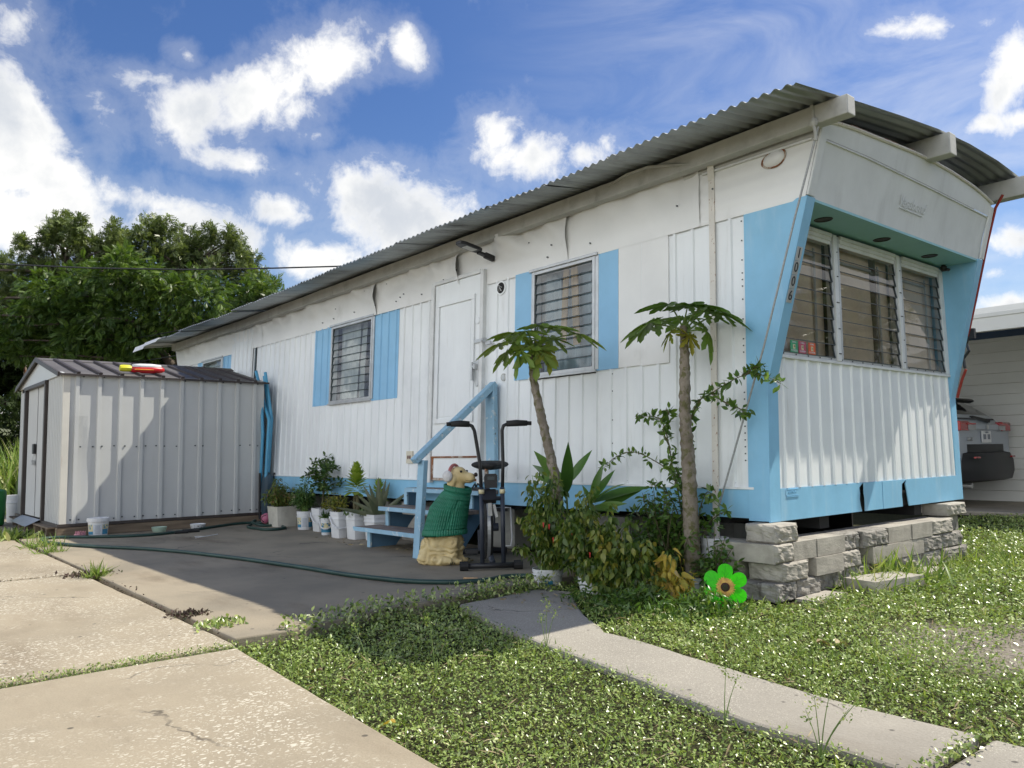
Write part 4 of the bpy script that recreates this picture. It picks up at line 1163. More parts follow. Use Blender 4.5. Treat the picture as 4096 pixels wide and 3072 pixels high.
# ------------------------------------------------------------------ storage shed
SX0, SX1, SY0, SY1 = -9.60, -7.05, -2.39, -0.14
SH = thing('storage_shed', 'white ribbed steel garden shed with brown gabled roof on timber skids', 'shed', (-8.3, -1.3, 0))
def shed_wall_long(x, sgn, name):
    b = MB()
    prof = [(SY0, 0.0)]
    yv = SY0 + 0.13
    ribs = []
    while yv < SY1 - 0.03:
        ribs.append(yv)
        prof += [(yv - 0.024, 0.0), (yv - 0.018, 0.024), (yv + 0.018, 0.024), (yv + 0.024, 0.0)]
        yv += 0.2215
    prof.append((SY1, 0.0))
    zs = [0.135 + (1.765 - 0.135) * i / 14 for i in range(15)]
    def off(y_, o, z):
        e = 1.0 if o < .01 else 0.35
        d = 0.0012 * noise.noise(Vector((y_ * 2.2, z * 1.3, 3))) * e
        if y_ < -1.6 and z < 1.2:
            d += -0.018 * max(0, 1 - ((y_ + 2.27) ** 2 * 40 + (z - .85) ** 2 * 4)) * e
        return x + sgn * (o + d)
    # finer rows between the ribs so dents show
    pr = []
    for (a, oa), (c, oc) in zip(prof, prof[1:]):
        k = 4 if c - a > .1 else 1
        pr += [(a + (c - a) * i / k, oa + (oc - oa) * i / k) for i in range(k)]
    pr.append(prof[-1])
    b.add([(off(yy, o, z), yy, z) for z in zs for yy, o in pr], [(j * len(pr) + i, j * len(pr) + i + 1, (j + 1) * len(pr) + i + 1, (j + 1) * len(pr) + i) for j in range(14) for i in range(len(pr) - 1)])
    b.build(name, M_['shedwall'], SH)
    return ribs
ribs = shed_wall_long(SX1, 1, 'long_wall')
shed_wall_long(SX0, -1, 'long_wall')
b = MB(); b.box(SX0, SX1, SY1 - .005, SY1, 0.135, 1.765); b.prism([(SX0, 1.765), (SX1, 1.765), ((SX0 + SX1) / 2, 2.0)], SY1 - .005, SY1, 'y'); b.build('back_wall', M_['shedwall'], SH)
# screws along mid rail, top and bottom
b = MB()
for i, r_ in enumerate(ribs):
    for z, dy in ((0.965, -0.05), (0.965, 0.045), (1.735, 0.05), (0.175, 0.05), (0.172, -0.04)):
        if random.random() < 0.85:
            c = (SX1 + 0.004 + (0.0 if abs(dy) > .03 else .02), r_ + dy + random.uniform(-.01, .01), z + random.uniform(-.006, .006))
            b.box(c[0] - .004, c[0] + .006, c[1] - .007, c[1] + .007, c[2] - .007, c[2] + .007)
kind(b.build('screws', M_['edge'], SH), 'stuff')
# gable end facing the drive
def gable_ribs(mb, x0, x1, z0, z1):
    prof = [(x0, 0.0)]
    xv = x0 + 0.05
    while xv < x1 - .02:
        prof += [(xv - .016, 0), (xv - .010, .014), (xv + .010, .014), (xv + .016, 0)]
        xv += 0.085
    prof.append((x1, 0.0))
    mb.add([(xx, SY0 - o, z) for z in (z0, z1) for xx, o in prof], [(i, i + 1, len(prof) + i + 1, len(prof) + i) for i in range(len(prof) - 1)])
DX0, DX1 = -9.08, -7.88
for a_, c_, e_ in ((SX0, DX0 - .05, 1.70), (DX1 + .05, SX1, 1.74)):
    b = MB(); gable_ribs(b, a_, c_, .135, e_); b.build('gable_wall', M_['shedwall'], SH)
b = MB()
b.prism([(SX0 - .02, 1.745), (SX1 + .02, 1.745), (SX1 + .01, 1.765), ((SX0 + SX1) / 2, 2.0), (SX0 - .01, 1.765)], SY0 - 0.03, SY0, 'y')
b.build('gable', M_['shedwall'], SH)
b = MB()
b.box(DX0 - .06, DX0, SY0 - .045, SY0, .135, 1.70); b.box(DX1, DX1 + .06, SY0 - .045, SY0, .135, 1.70); b.box(DX0 - .06, DX1 + .06, SY0 - .05, SY0, 1.70, 1.745)
b.build('door_frame', M_['brown'], SH, bevel=0.004)
for a, c, o in ((DX0, -8.484, -0.010), (-8.478, DX1, -0.006)):
    b = MB()
    pr = [(a, 0)]
    xx = a + .03
    while xx < c - .03:
        pr += [(xx, 0), (xx + .006, .006), (xx + .012, 0)]; xx += .035
    pr.append((c, 0))
    b.add([(px_, SY0 + .01 + o - q, z) for z in (.15, 1.70) for px_, q in pr], [(i, i + 1, len(pr) + i + 1, len(pr) + i) for i in range(len(pr) - 1)])
    dd = b.build('sliding_door', M_['shedwall'], SH)
    if a == DX0:
        b = MB()
        b.box(-8.56, -8.475, SY0 - .035, SY0 - .006, 0.90, 1.02); b.build('latch', M_['black'], dd, bevel=.004)
        b = MB()
        b.tube([(-8.53, SY0 - .03, .90), (-8.53, SY0 - .035, .83), (-8.505, SY0 - .035, .82), (-8.50, SY0 - .03, .90)], .005, 6); b.box(-8.55, -8.49, SY0 - .045, SY0 - .02, .765, .825)
        b.build('padlock', M_['alu'], dd, bevel=.004)
b = MB()
b.box(SX1 - .09, SX1 + .004, SY0 - .006, SY0 - .001, .135, 1.75); b.box(SX1 + .001, SX1 + .006, SY0 - .006, SY0 + .06, .135, 1.75)
b.build('corner_trim', M_['shedtrim'], SH)
b = MB(); b.box(SX0 - .006, SX0 + .05, SY0 - .006, SY0 - .001, .135, 1.75); b.build('corner_trim', M_['shedtrim'], SH)
# roof: two sheets with raised ribs coloured dark for their shadows, ridge cap
def roof_pt(x, y_, h=0.0):
    xc = (SX0 + SX1) / 2
    return 2.035 - (2.035 - 1.755) * abs(x - xc) / (SX1 + .04 - xc) + h + (0.012 * math.sin((y_ + 2.4) * 1.6) if y_ > -.5 else 0)
ROOFP = []
for sg in (1, -1):
    xc = (SX0 + SX1) / 2
    xe = xc + sg * (SX1 + .04 - xc)
    b = MB()
    ysr = [SY0 - .06 + (SY1 + .05 - SY0 + .06) * i / 24 for i in range(25)]
    b.grid(lambda t, yy: (xc + (xe - xc) * t, yy, roof_pt(xc + (xe - xc) * t, yy, 0.004 * noise.noise(Vector((t * 3, yy * 2, sg))))), [0, .25, .5, .75, 1], ysr)
    rr = b.build('roof', M_['shedroof'], SH)
    b = MB()
    for r_ in ribs:
        for t0, t1 in ((0, 1),):
            x0_, x1_ = xc + (xe - xc) * .03, xe + sg * .01
            b.bar((x0_, r_, roof_pt(x0_, r_, .014)), (x1_, r_, roof_pt(x1_, r_, .014)), 0.035, 0.026)
    b.box(min(xe, xe + sg * .012), max(xe, xe + sg * .012), SY0 - .06, SY1 + .05, 1.735, 1.757)
    b.build('roof_rib', M_['rib'], rr)
b = MB(); b.prism([(xc - .10, 2.022), (xc, 2.055), (xc + .10, 2.022), (xc + .10, 2.012), (xc - .10, 2.012)], SY0 - .07, SY1 + .06, 'y'); b.build('ridge_cap', M_['shedroof'], SH)
b = MB()
for sg in (1, -1):
    b.bar((xc, SY0 - .065, 2.03), (xc + sg * (SX1 + .05 - xc), SY0 - .065, 1.745), 0.02, 0.05)
b.build('barge_trim', M_['brown'], SH)
# base: steel sill, timber skids and pallet ends
b = MB(); b.box(SX0 - .02, SX1 + .03, SY0 - .03, SY0 + .03, .105, .135); b.box(SX1 - .03, SX1 + .03, SY0 + .03, SY1, .105, .135); b.box(SX0 - .02, SX0 + .03, SY0 + .03, SY1, .105, .135); b.build('sill', M_['brown'], SH)
for xx in (SX1 - .01, -8.3, SX0 + .05):
    b = MB(); b.box(xx - .06, xx + .035, SY0 - .03, SY1 + .0, 0.0, 0.10); b.build('skid', M_['wood'], SH, bevel=.006)
b = MB()
b.box(SX0, SX1 - .08, SY0 - .10, SY0 + .2, .085, .104)
b.build('pallet_board', M_['wood'], SH, bevel=.004)
for xx in (-9.45, -9.0, -8.62, -8.0, -7.6, -7.35):
    b = MB(); b.box(xx, xx + .07, SY0 - .08, SY0 + .2, 0.0, .085); b.build('pallet_block', M_['wood'], SH, bevel=.004)
b = MB(); b.add([(-9.05, SY0 - .16, .075), (-7.95, SY0 - .18, .07), (-7.92, SY0 - .03, .142), (-9.08, SY0 - .03, .142)], [(0, 1, 2, 3)]); b.build('ramp_plate', M_['alu'], SH)

# toy water blaster lying on the shed roof
c = Vector((-7.27, -1.56, roof_pt(-7.27, -1.56, .02)))
WB = thing('toy_blaster', 'red and yellow toy water blaster lying on the brown shed roof', 'toy', c)
b = MB()
sl_ = Vector((0.0, 1, 0.02)).normalized()
ctr = [c + sl_ * t + Vector((0, 0, .035)) for t in (-.10, 0, .12, .24, .27)]
b.tube(ctr, [.035, .045, .048, .036, .02], 12)
b.build('body', mat('red_toy_plastic', (0.50, 0.015, 0.02), .35, var=.05), WB, smooth=True)
b = MB(); b.tube([c + sl_ * t + Vector((0, 0, .045)) for t in (-.22, -.19, -.12, -.08)], [.034, .040, .040, .025], 8); b.build('muzzle', mat('yellow_toy_plastic', (0.62, 0.60, 0.03), .4, var=.05), WB, smooth=40)
b = MB(); b.tube([c + sl_ * t + Vector((0.01, 0, .072)) for t in (-.09, 0, .12, .23)], [.02, .03, .032, .02], 10); b.build('tank', M_['bucket'], WB, smooth=True)
b = MB(); b.tube([c + sl_ * t + Vector((.042, 0, .03)) for t in (-.07, .05, .14)], [.008, .010, .006], 8); b.build('stripe', mat('orange_toy_plastic', (0.65, 0.22, 0.02), .4, var=.05), WB)

# ------------------------------------------------------------------ things beside the shed
def bucket(label, c, h, r, square=0.0, handle=None, lab=None, group=None, soil=True, taper=.86, lid=False):
    t = thing('bucket', label, 'bucket', c, group)
    b = MB()
    rb = r * taper
    prof = [(rb * .97, 0.0), (rb, .006), (rb + (r - rb) * .70, h * .70), (r * 1.045, h * .70 + .002), (r * 1.05, h * .73), (r * .975, h * .735), (r * .99, h * .86), (r * 1.035, h * .865), (r * 1.04, h * .885), (r * 1.0, h * .89), (r * 1.03, h * .975), (r * 1.04, h), (r * .985, h), (r * .95, h * .8), (r * .9, h * .4)]
    if lid:
        prof = [(rb * .97, 0.0), (rb, .006), (rb + (r - rb) * .78, h * .78), (r * 1.01, h * .785), (r * 1.01, h * .80), (r * 1.085, h * .81), (r * 1.09, h * .93), (r * 1.075, h * .935), (r * 1.075, h * .985), (r * 1.05, h), (r * .95, h), (r * .9, h * .97), (0.001, h * .965)]
    b.lathe(prof, c, 32, sq=square)
    b.lathe([(0.001, 0), (rb * .97, 0.0)], c, 32, sq=square)
    ob = b.build('pail', M_['bucket'], t, smooth=35)
    if soil:
        b = MB(); b.lathe([(0.001, h * .90), (r * .97, h * .86)], c, 32, sq=square); b.build('soil', M_['soil'], t)
    if handle is not None:
        b = MB()
        a0 = handle
        ring = []
        for k in range(13):
            a = a0 + math.pi * k / 12
            dz = -math.sin(math.pi * k / 12) * h * .42
            rr = r * 1.10 + .012 * math.sin(math.pi * k / 12)
            q = 1 / max(abs(math.cos(a)), abs(math.sin(a))) if square else 1
            rr *= (1 - square) + square * min(q, 1.28)
            ring.append((c[0] + rr * math.cos(a), c[1] + rr * math.sin(a), c[2] + h * .80 + dz))
        b.tube(ring, .0075, 6); b.build('handle', M_['bucket'], t)
    if lab is not None:
        for a0, a1, m_, z0_, z1_ in lab:
            b = MB()
            n = 10
            def lp(a, z):
                rr = rb + (r - rb) * z + .0022
                return (c[0] + rr * math.cos(a), c[1] + rr * math.sin(a), c[2] + h * z)
            b.grid(lambda a, z: lp(a, z), [a0 + (a1 - a0) * i / n for i in range(n + 1)], [z0_, (z0_ + z1_) / 2, z1_])
            lbl = b.build('printed_label', M_[m_], t)
            if m_ == 'label_grey':
                b = MB()
                for i in range(9):
                    zz = z0_ + (z1_ - z0_) * (i + .8) / 10
                    e = .12 + .1 * random.random()
                    b.add([tuple(Vector(lp(a, z)) + Vector((math.cos(a), math.sin(a), 0)) * .001) for z in (zz, zz + .018) for a in [a0 + (a1 - a0) * (e + (1 - 2 * e) * k / 6) for k in range(7)]], [(k, k + 1, 7 + k + 1, 7 + k) for k in range(6)])
                b.build('print', M_['ink'], lbl)
            if m_ == 'label_cream':
                b = MB()
                for i in range(7):
                    aa = a0 + (a1 - a0) * random.uniform(.1, .8); zz = z0_ + (z1_ - z0_) * random.uniform(.1, .8)
                    w_, h_ = (a1 - a0) * random.uniform(.08, .2), random.uniform(.03, .10)
                    b.add([tuple(Vector(lp(a, z)) + Vector((math.cos(a), math.sin(a), 0)) * .001) for z in (zz, zz + h_) for a in (aa, aa + w_ / 2, aa + w_)], [(0, 1, 4, 3), (1, 2, 5, 4)])
                b.build('print', M_['label_blue'], lbl)
    return t
def cam_ang(c):
    return math.atan2(CAMP.y - c[1], CAMP.x - c[0])
c = (-6.80, -2.07, 0.0); A = cam_ang(c)
LAB = lambda A: [(A - 1.25, A - .55, 'label_cream', .30, .66), (A - 1.25, A - .55, 'label_blue', .14, .30), (A - .52, A + .38, 'label_grey', .14, .66), (A + .42, A + 1.2, 'label_cream', .42, .66), (A + .42, A + 1.2, 'label_blue', .14, .42)]
bucket('round white lidded tub with printed blue and cream label beside the shed skid', c, .20, .104, lab=LAB(A), soil=False, lid=True)
# pink chew toy
ct = thing('chew_toy', 'pink knobbly dog chew toy on the concrete beside the lidded white tub', 'dog toy', (-6.83, -2.24, 0))
b = MB()
b.lathe([(0.0, 0), (.045, .004), (.058, .022), (.05, .042), (.03, .05), (0, .052)], (-6.83, -2.24, 0), 20)
for k in range(14):
    a = k * 2.4; rr = .05 * math.sqrt((k + .5) / 14)
    b.tube([(-6.83 + rr * math.cos(a), -2.24 + rr * math.sin(a), .035), (-6.83 + rr * 1.15 * math.cos(a), -2.24 + rr * 1.15 * math.sin(a), .068)], [.011, .004], 6)
b.build('body', mat('pink_toy_rubber', (0.50, 0.22, 0.25), .6, var=.1), ct, smooth=50)
def bowl(label, c, r, h, m, wall=.78, spots=None):
    t = thing('pet_bowl', label, 'pet bowl', c)
    b = MB(); b.lathe([(0.001, .004), (r * wall, 0), (r * (wall + .06), .006), (r, h), (r * .95, h + .002), (r * (wall - .05), .012), (0.001, .012)], c, 28); o_ = b.build('bowl', M_[m], t, smooth=50)
    if spots:
        A = cam_ang(c)
        b = MB()
        for (da, z, s) in spots:
            a = A + da; rr = r * (wall + .06 + (1 - wall - .06) * z / h) + .0015
            p = Vector((c[0] + rr * math.cos(a), c[1] + rr * math.sin(a), c[2] + z)); tn = Vector((-math.sin(a), math.cos(a), 0))
            b.add([p - tn * s, p + Vector((0, 0, -s)), p + tn * s, p + Vector((0, 0, s * 1.3))], [(0, 1, 2, 3)])
        b.build('paw_print', M_['black'], o_)
    return t
M_['mint'] = mat('mint_ceramic', (0.36, 0.47, 0.38), .35, var=.05)
bowl('plain mint green pet bowl on the concrete against the shed skid', (-6.82, -1.44, 0), .082, .055, 'mint')
bowl('white pet bowl with black paw prints on the concrete against the shed skid', (-6.80, -1.02, 0), .088, .062, 'bucket', .74, [(-.9, .035, .006), (-.5, .02, .005), (-.45, .045, .004), (0.0, .04, .006), (.1, .04, .006), (.5, .028, .006), (.55, .045, .004), (1.0, .03, .006)])
b = MB(); b.tube([(-6.47, -1.30, .02), (-6.45, -1.2, .021), (-6.42, -1.13, .022)], .02, 10); b.tube([(-6.40, -1.40, .018), (-6.38, -1.27, .018)], .016, 10)
tag(b.build('foam_grip', M_['rubber'], loc=(-6.45, -1.27, 0)), 'loose black foam grips lying on the concrete behind the hose', 'foam grip')
b = MB(); b.tube([(-5.75, -1.40, .006), (-5.85, -1.25, .006), (-5.95, -1.1, .007)], .004, 5); b.tube([(-5.84, -1.26, .006), (-5.90, -1.36, .006)], .003, 5)
tag(b.build('white_stick', M_['bucket'], loc=(-5.85, -1.25, 0)), 'thin white forked stick lying on the patio in front of the shed', 'stick')
# pink ball
t = thing('toy_ball', 'pink play ball with a black stripe at the foot of the shed corner', 'ball', (-6.87, -0.17, 0.0))
b = MB(); b.lathe([(.066 * math.sin(math.pi * i / 16) + 1e-4, .066 - .066 * math.cos(math.pi * i / 16)) for i in range(17)], (-6.87, -0.17, 0), 24); bo = b.build('ball', mat('pink_ball', (0.50, 0.15, 0.24), .45, var=.05), t, smooth=True)
b = MB(); A = cam_ang((-6.87, -.17))
b.tube([Vector((-6.87, -.17, .066)) + .0665 * (Vector((math.cos(A + 1.0 * math.cos(k)), math.sin(A + 1.0 * math.cos(k)), 0)) * math.cos(.65 * math.sin(k)) + Vector((0, 0, math.sin(.65 * math.sin(k))))) for k in [1.6 + i * .22 for i in range(13)]], .006, 6); b.build('stripe', M_['black'], bo)

# blue plastic pipes leaning in the gap between shed and home
M_['pipe'] = mat('blue_plastic_pipe', (0.08, 0.33, 0.52), .35, var=.08)
for pts, lab in (([(-7.36, -.12, 1.93), (-7.10, -.10, 1.45), (-6.93, -.12, 1.28), (-7.02, -.14, .10)], 'bent sky-blue plastic pipe leaning in the gap, outermost at its elbow'),
                 ([(-7.18, -.07, 1.90), (-7.06, -.06, 1.5), (-6.99, -.06, 1.30), (-7.09, -.08, .10)], 'straightest sky-blue pipe in the gap, tallest top end beside the shed eave'),
                 ([(-7.26, -.05, 1.86), (-7.14, -.03, 1.35), (-7.12, -.05, .9), (-7.16, -.06, .10)], 'sky-blue pipe standing deepest in the gap behind the other pipes'),
                 ([(-7.10, -.15, 1.60), (-7.0, -.17, 1.1), (-7.10, -.17, .12)], 'short sky-blue pipe in the gap with its top below the shed eave')):
    b = MB(); b.tube(pts, .020, 10); tag(b.build('plastic_pipe', M_['pipe'], loc=pts[-1], smooth=50), lab, 'pipe', 'blue pipes leaning between shed and home')

# wheelbarrow stood on end behind the shed corner
WBW = thing('wheelbarrow', 'dark blue-grey wheelbarrow tub tipped upright behind the shed corner', 'wheelbarrow', (-6.98, 0.02, 0))
b = MB()
cx, cy = -6.96, -0.02
rings = []
for d_, s_ in ((0.0, 1.0), (0.06, .96), (.13, .84), (.16, .5)):
    ring = []
    for k in range(24):
        a = 2 * math.pi * k / 24
        sx_, sz = math.cos(a), math.sin(a)
        q = (abs(sx_) ** 3 + abs(sz) ** 3) ** (-1 / 3)
        ring.append((cx + .26 * s_ * q * sx_ + .05 * d_, cy - .18 + d_ * .6 - .0, .33 + .30 * s_ * q * sz))
    rings.append(ring)
b2 = MB(); b2.loft(rings[:3] + [rings[3]], cap=False); b2.add(rings[3], [tuple(range(24))])
b2.v = [(-7.02 + (p[1] + .2) * .9, -0.10 + (p[0] - cx) * .30, p[2]) for p in b2.v]
b2.build('tub', mat('slate_tub', (0.045, 0.075, 0.10), .5, var=.15, vscale=7, dirt=(((.3, .3, .3), 60, (1, 1, 1), .74, .78, .7),)), WBW, smooth=40)
b = MB(); b.tube([(-7.03, -.19, .05), (-7.03, -.19, .62)], .014, 8); b.tube([(-7.03, .0, .05), (-7.03, .0, .62)], .014, 8); b.build('handle', M_['black'], WBW)

# garden hose
hp = [(-1.16, -0.66), (-1.42, -0.85), (-1.40, -1.05), (-1.58, -1.33), (-2.05, -1.52), (-2.9, -1.635), (-3.8, -1.775), (-4.9, -2.05), (-5.7, -2.42), (-6.2, -2.58), (-6.6, -2.62), (-6.85, -2.55), (-6.86, -2.43), (-6.62, -2.15), (-6.42, -1.85), (-6.38, -1.6), (-6.48, -1.35), (-6.62, -1.10), (-6.88, -.72), (-7.02, -.42), (-6.95, -.22), (-6.70, -.16), (-6.5, -.22), (-6.45, -.36), (-6.6, -.45), (-6.72, -.38), (-6.5, -.55), (-6.2, -.58), (-5.92, -.53), (-5.95, -.36), (-6.2, -.26)]
cu = bpy.data.curves.new('hose', 'CURVE'); cu.dimensions = '3D'; cu.bevel_depth = 0.0155; cu.bevel_resolution = 3; cu.resolution_u = 10
sp = cu.splines.new('BEZIER'); sp.bezier_points.add(len(hp) - 1)
for i, (bp_, p) in enumerate(zip(sp.bezier_points, hp)):
    zz = .016 + (.032 if i in (24, 25) else 0)
    bp_.co = (*p, zz); bp_.handle_left_type = bp_.handle_right_type = 'AUTO'
tmp = bpy.data.objects.new('hose_tmp', cu); COL.objects.link(tmp)
me = bpy.data.meshes.new_from_object(tmp.evaluated_get(bpy.context.evaluated_depsgraph_get())); bpy.data.objects.remove(tmp)
me.materials.clear(); me.materials.append(mat('green_garden_hose', (0.022, 0.055, 0.045), .45, var=.2, vscale=9))
me.polygons.foreach_set('use_smooth', [True] * len(me.polygons))
tag(link('garden_hose', me), 'dark green garden hose snaking over the patio from the bush to the shed', 'hose')

# ------------------------------------------------------------------ porch steps
ST = thing('porch_steps', 'blue painted wooden steps with worn treads and a sloping handrail below the door', 'steps', (-3.15, -0.3, 0))
for x0, x1, y0, y1, z in ((-3.86, -2.66, -.64, -.36, .18), (-3.73, -2.60, -.455, -.17, .355), (-3.66, -2.55, -.22, -.0, .515)):
    b = MB(); b.box(x0, x1, y0 + .012, y1, z - .034, z); tr = b.build('tread', M_['tread'], ST, bevel=.004)
    b = MB(); b.box(x0 - .004, x1, y0, y0 + .012, z - .036, z - .001); b.box(x0 - .004, x0, y0 + .012, y1, z - .036, z - .001); b.build('painted_edge', M_['stepblue'], tr)
for xx in (-3.72, -2.72):
    b = MB()
    b.prism([(-.565, 0.0), (-.565, .145), (-.36, .145), (-.36, .32), (-.16, .32), (-.16, .48), (-.01, .48), (-.01, .35), (-.30, 0.0)], xx, xx + .038, 'x')
    b.build('stringer', M_['stepdark'], ST)
    for yv, z0_, z1_ in ((-.575, 0, .145), (-.385, .18, .32), (-.185, .36, .48)):
        b = MB(); b.box(xx - .006, xx + .045, yv, yv + .022, z0_, z1_); b.build('stringer_face', M_['stepblue'], ST, bevel=.003)
b = MB(); b.box(-3.45, -2.72, -.375, -.36, .295, .318); b.build('batten', M_['beam'], ST)
b = MB(); b.bar((-2.72, -.70, 0), (-2.70, -.655, .775), .085, .042, up=(0, 1, 0)); b.build('rail_post', M_['stepblue'], ST, bevel=.004)
b = MB(); b.box(-2.66, -2.545, -.045, .0, .55, 1.40); b.build('wall_post', M_['stepblue'], ST, bevel=.004)
b = MB(); b.bar((-2.735, -.72, .765), (-2.59, -.0, 1.41), .095, .05); b.build('handrail', M_['stepblue'], ST, bevel=.005)
# flip-flops on the top step
def flipflop(label, c, ang):
    t = thing('flip_flop', label, 'sandal', c, 'flip-flops on the top step')
    R_ = Matrix.Rotation(ang, 4, 'Z')
    b = MB()
    out = []
    for k in range(20):
        a = 2 * math.pi * k / 20
        w_ = .042 + .008 * math.cos(a)
        out.append((.125 * math.cos(a), w_ * math.sin(a)))
    b.prism(out, 0.0, .018, 'z')
    b.v = [tuple(Vector(c) + (R_ @ Vector(p))) for p in b.v]; b.build('sole', M_['black'], t)
    b = MB(); b.tube([(.06, 0, .016), (.03, .012, .05), (-.03, .042, .018)], .007, 6); b.tube([(.06, 0, .016), (.03, -.012, .05), (-.03, -.042, .018)], .007, 6)
    b.v = [tuple(Vector(c) + (R_ @ Vector(p))) for p in b.v]; b.build('strap', M_['black'], t)
flipflop('black flip-flop on the top step nearer the rail post', (-3.0, -.13, .516), 2.2)
flipflop('black flip-flop on the top step just behind the dog statue head', (-2.72, -.10, .516), 2.6)
# wall outlet beside the door
t = thing('wall_outlet', 'cream double outlet plate on the white ribbed wall left of the door', 'outlet', T(-3.92, -.012, .80))
b = MB(T); b.box(-3.97, -3.865, -.018, -.0, .735, .855); b.build('plate', mat('cream_plate', (.62, .58, .47), .5, var=.03), t, bevel=.003)
b = MB(T)
for xx in (-3.935, -3.90):
    disc(b, xx, .795, .020, -.018, -.0195, 0, .62)
b.build('socket', mat('maroon_socket', (.10, .02, .02), .5, var=.1), t)
# solar lamp on an arm over the door
t = thing('solar_lamp', 'small black solar street lamp on an arm above the door', 'lamp', T(-2.66, -.01, 2.52))
b = MB(); b.bar((-2.66, .07, 2.515), (-2.66, -.03, 2.535), .035, .05); b.bar((-2.66, -.02, 2.532), (-2.66, -.10, 2.548), .05, .022); b.build('arm', M_['black'], t, bevel=.004)
b = MB()
pts = [(-.045, -.09), (.045, -.09), (.055, -.13), (.055, -.27), (.035, -.315), (-.035, -.315), (-.055, -.27), (-.055, -.13)]
b.prism(pts, -.014, .014, 'z'); b.v = [(-2.66 + p[0], p[1] + .0, 2.56 + p[2] - p[1] * .16 - .01) for p in b.v]
hdl = b.build('lamp_head', M_['black'], t, bevel=.005)
b = MB(); b.prism([(-.038, -.14), (.038, -.14), (.038, -.25), (-.038, -.25)], -.0165, -.0145, 'z'); b.v = [(-2.66 + p[0], p[1], 2.56 + p[2] - p[1] * .16 - .01) for p in b.v]
b.build('led_panel', mat('lamp_lens', (.45, .45, .42), .3, var=.1), hdl)
# guy cable from the roof corner to the ground
b = MB(); b.tube([(0.44, -.035, 2.66), (.275, -.045, 2.169), (.165, -.045, 1.831), (.033, -.045, 1.43), (-.38, -.045, .334), (-.52, -.05, -.05)], .0062, 8)
tag(b.build('guy_cable', mat('grey_steel_cable', (.33, .34, .34), .5, metal=.4, var=.15, vscale=60), loc=(-.52, -.05, -.05)), 'grey steel guy cable running from the front roof corner to the ground', 'cable')
# red cord hanging down the far front corner
b = MB(); b.tube([(.46, 2.80, 2.82), (.41, 2.775, 2.72), (.33, 2.785, 2.45), (.21, 2.80, 2.0), (.13, 2.81, 1.72)], .011, 7); b.tube([(.10, 2.815, 1.45), (.06, 2.82, 1.36), (.015, 2.825, 1.22)], .011, 7)
tag(b.build('red_strap', mat('faded_red_webbing', (.26, .03, .018), .75, var=.2, vscale=20), loc=(.15, 2.86, 1.2)), 'faded red strap hanging down the far edge of the raked front', 'strap')
b = MB(); b.tube([(.14, 2.815, 1.74), (.11, 2.83, 1.66), (.13, 2.82, 1.6), (.08, 2.83, 1.54), (.09, 2.82, 1.46)], .012, 7); b.box(.13, .18, 2.81, 2.85, 1.70, 1.78)
tag(b.build('black_hook', M_['black'], loc=(.15, 2.86, 1.6)), 'black hook and cable tangle on the far edge of the raked front', 'hook')

# ------------------------------------------------------------------ dog statue
def metaball(elems, res, thr=0.6):
    mb = bpy.data.metaballs.new('mb_tmp'); mb.resolution = res; mb.render_resolution = res; mb.threshold = thr
    ob = bpy.data.objects.new('mb_tmp', mb); COL.objects.link(ob)
    for (co, r_, sc_, rot) in elems:
        e = mb.elements.new(type='ELLIPSOID'); e.co = co; e.radius = r_
        e.size_x, e.size_y, e.size_z = sc_
        e.rotation = rot; e.stiffness = 2.0
    bpy.context.view_layer.update()
    me = bpy.data.meshes.new_from_object(ob.evaluated_get(bpy.context.evaluated_depsgraph_get()))
    bpy.data.objects.remove(ob); bpy.data.metaballs.remove(mb)
    return me
def qy(deg):                                   # tilt in the x-z plane
    return Quaternion((0, 1, 0), math.radians(deg))
DOGC = Vector((-2.345, -0.722, 0.0)); DOGA = math.radians(27)
DG = thing('dog_statue', 'cream dog statue in a green knitted jumper and ear muffs sitting by the steps', 'dog statue', DOGC)
DG.rotation_euler = (0, 0, DOGA)
Q0 = Quaternion((1, 0, 0, 0))
K = 1.55                                       # element radius to surface
def el(x, y, z, rx, ry, rz, tilt=0):
    return ((x, y, z), 1.0 * K, (rx, ry, rz), qy(tilt))
E_ = [el(-.03, 0, .13, .135, .118, .14), el(-.05, .075, .10, .105, .058, .10), el(-.05, -.075, .10, .105, .058, .10),
      el(.09, 0, .16, .062, .088, .14), el(.112, .050, .12, .042, .040, .12), el(.112, -.050, .12, .042, .040, .12),
      el(.150, .052, .026, .046, .036, .027), el(.150, -.052, .026, .046, .036, .027),
      el(.05, .108, .033, .09, .036, .034), el(.05, -.108, .033, .09, .036, .034), el(-.09, -.10, .038, .08, .036, .040), el(-.02, -.122, .030, .09, .026, .028),
      el(.03, 0, .32, .108, .095, .15, 20), el(.085, 0, .44, .080, .070, .11, 15),
      el(.130, 0, .545, .064, .058, .075, 10),
      el(.145, 0, .652, .074, .066, .066), el(.130, 0, .688, .058, .052, .038), el(.205, 0, .645, .062, .042, .038, 8), el(.243, 0, .645, .037, .032, .032), el(.228, 0, .620, .034, .026, .018),
      el(.108, .064, .610, .036, .017, .062, 12), el(.108, -.064, .610, .036, .017, .062, 12)]
me = metaball(E_, 0.0085)
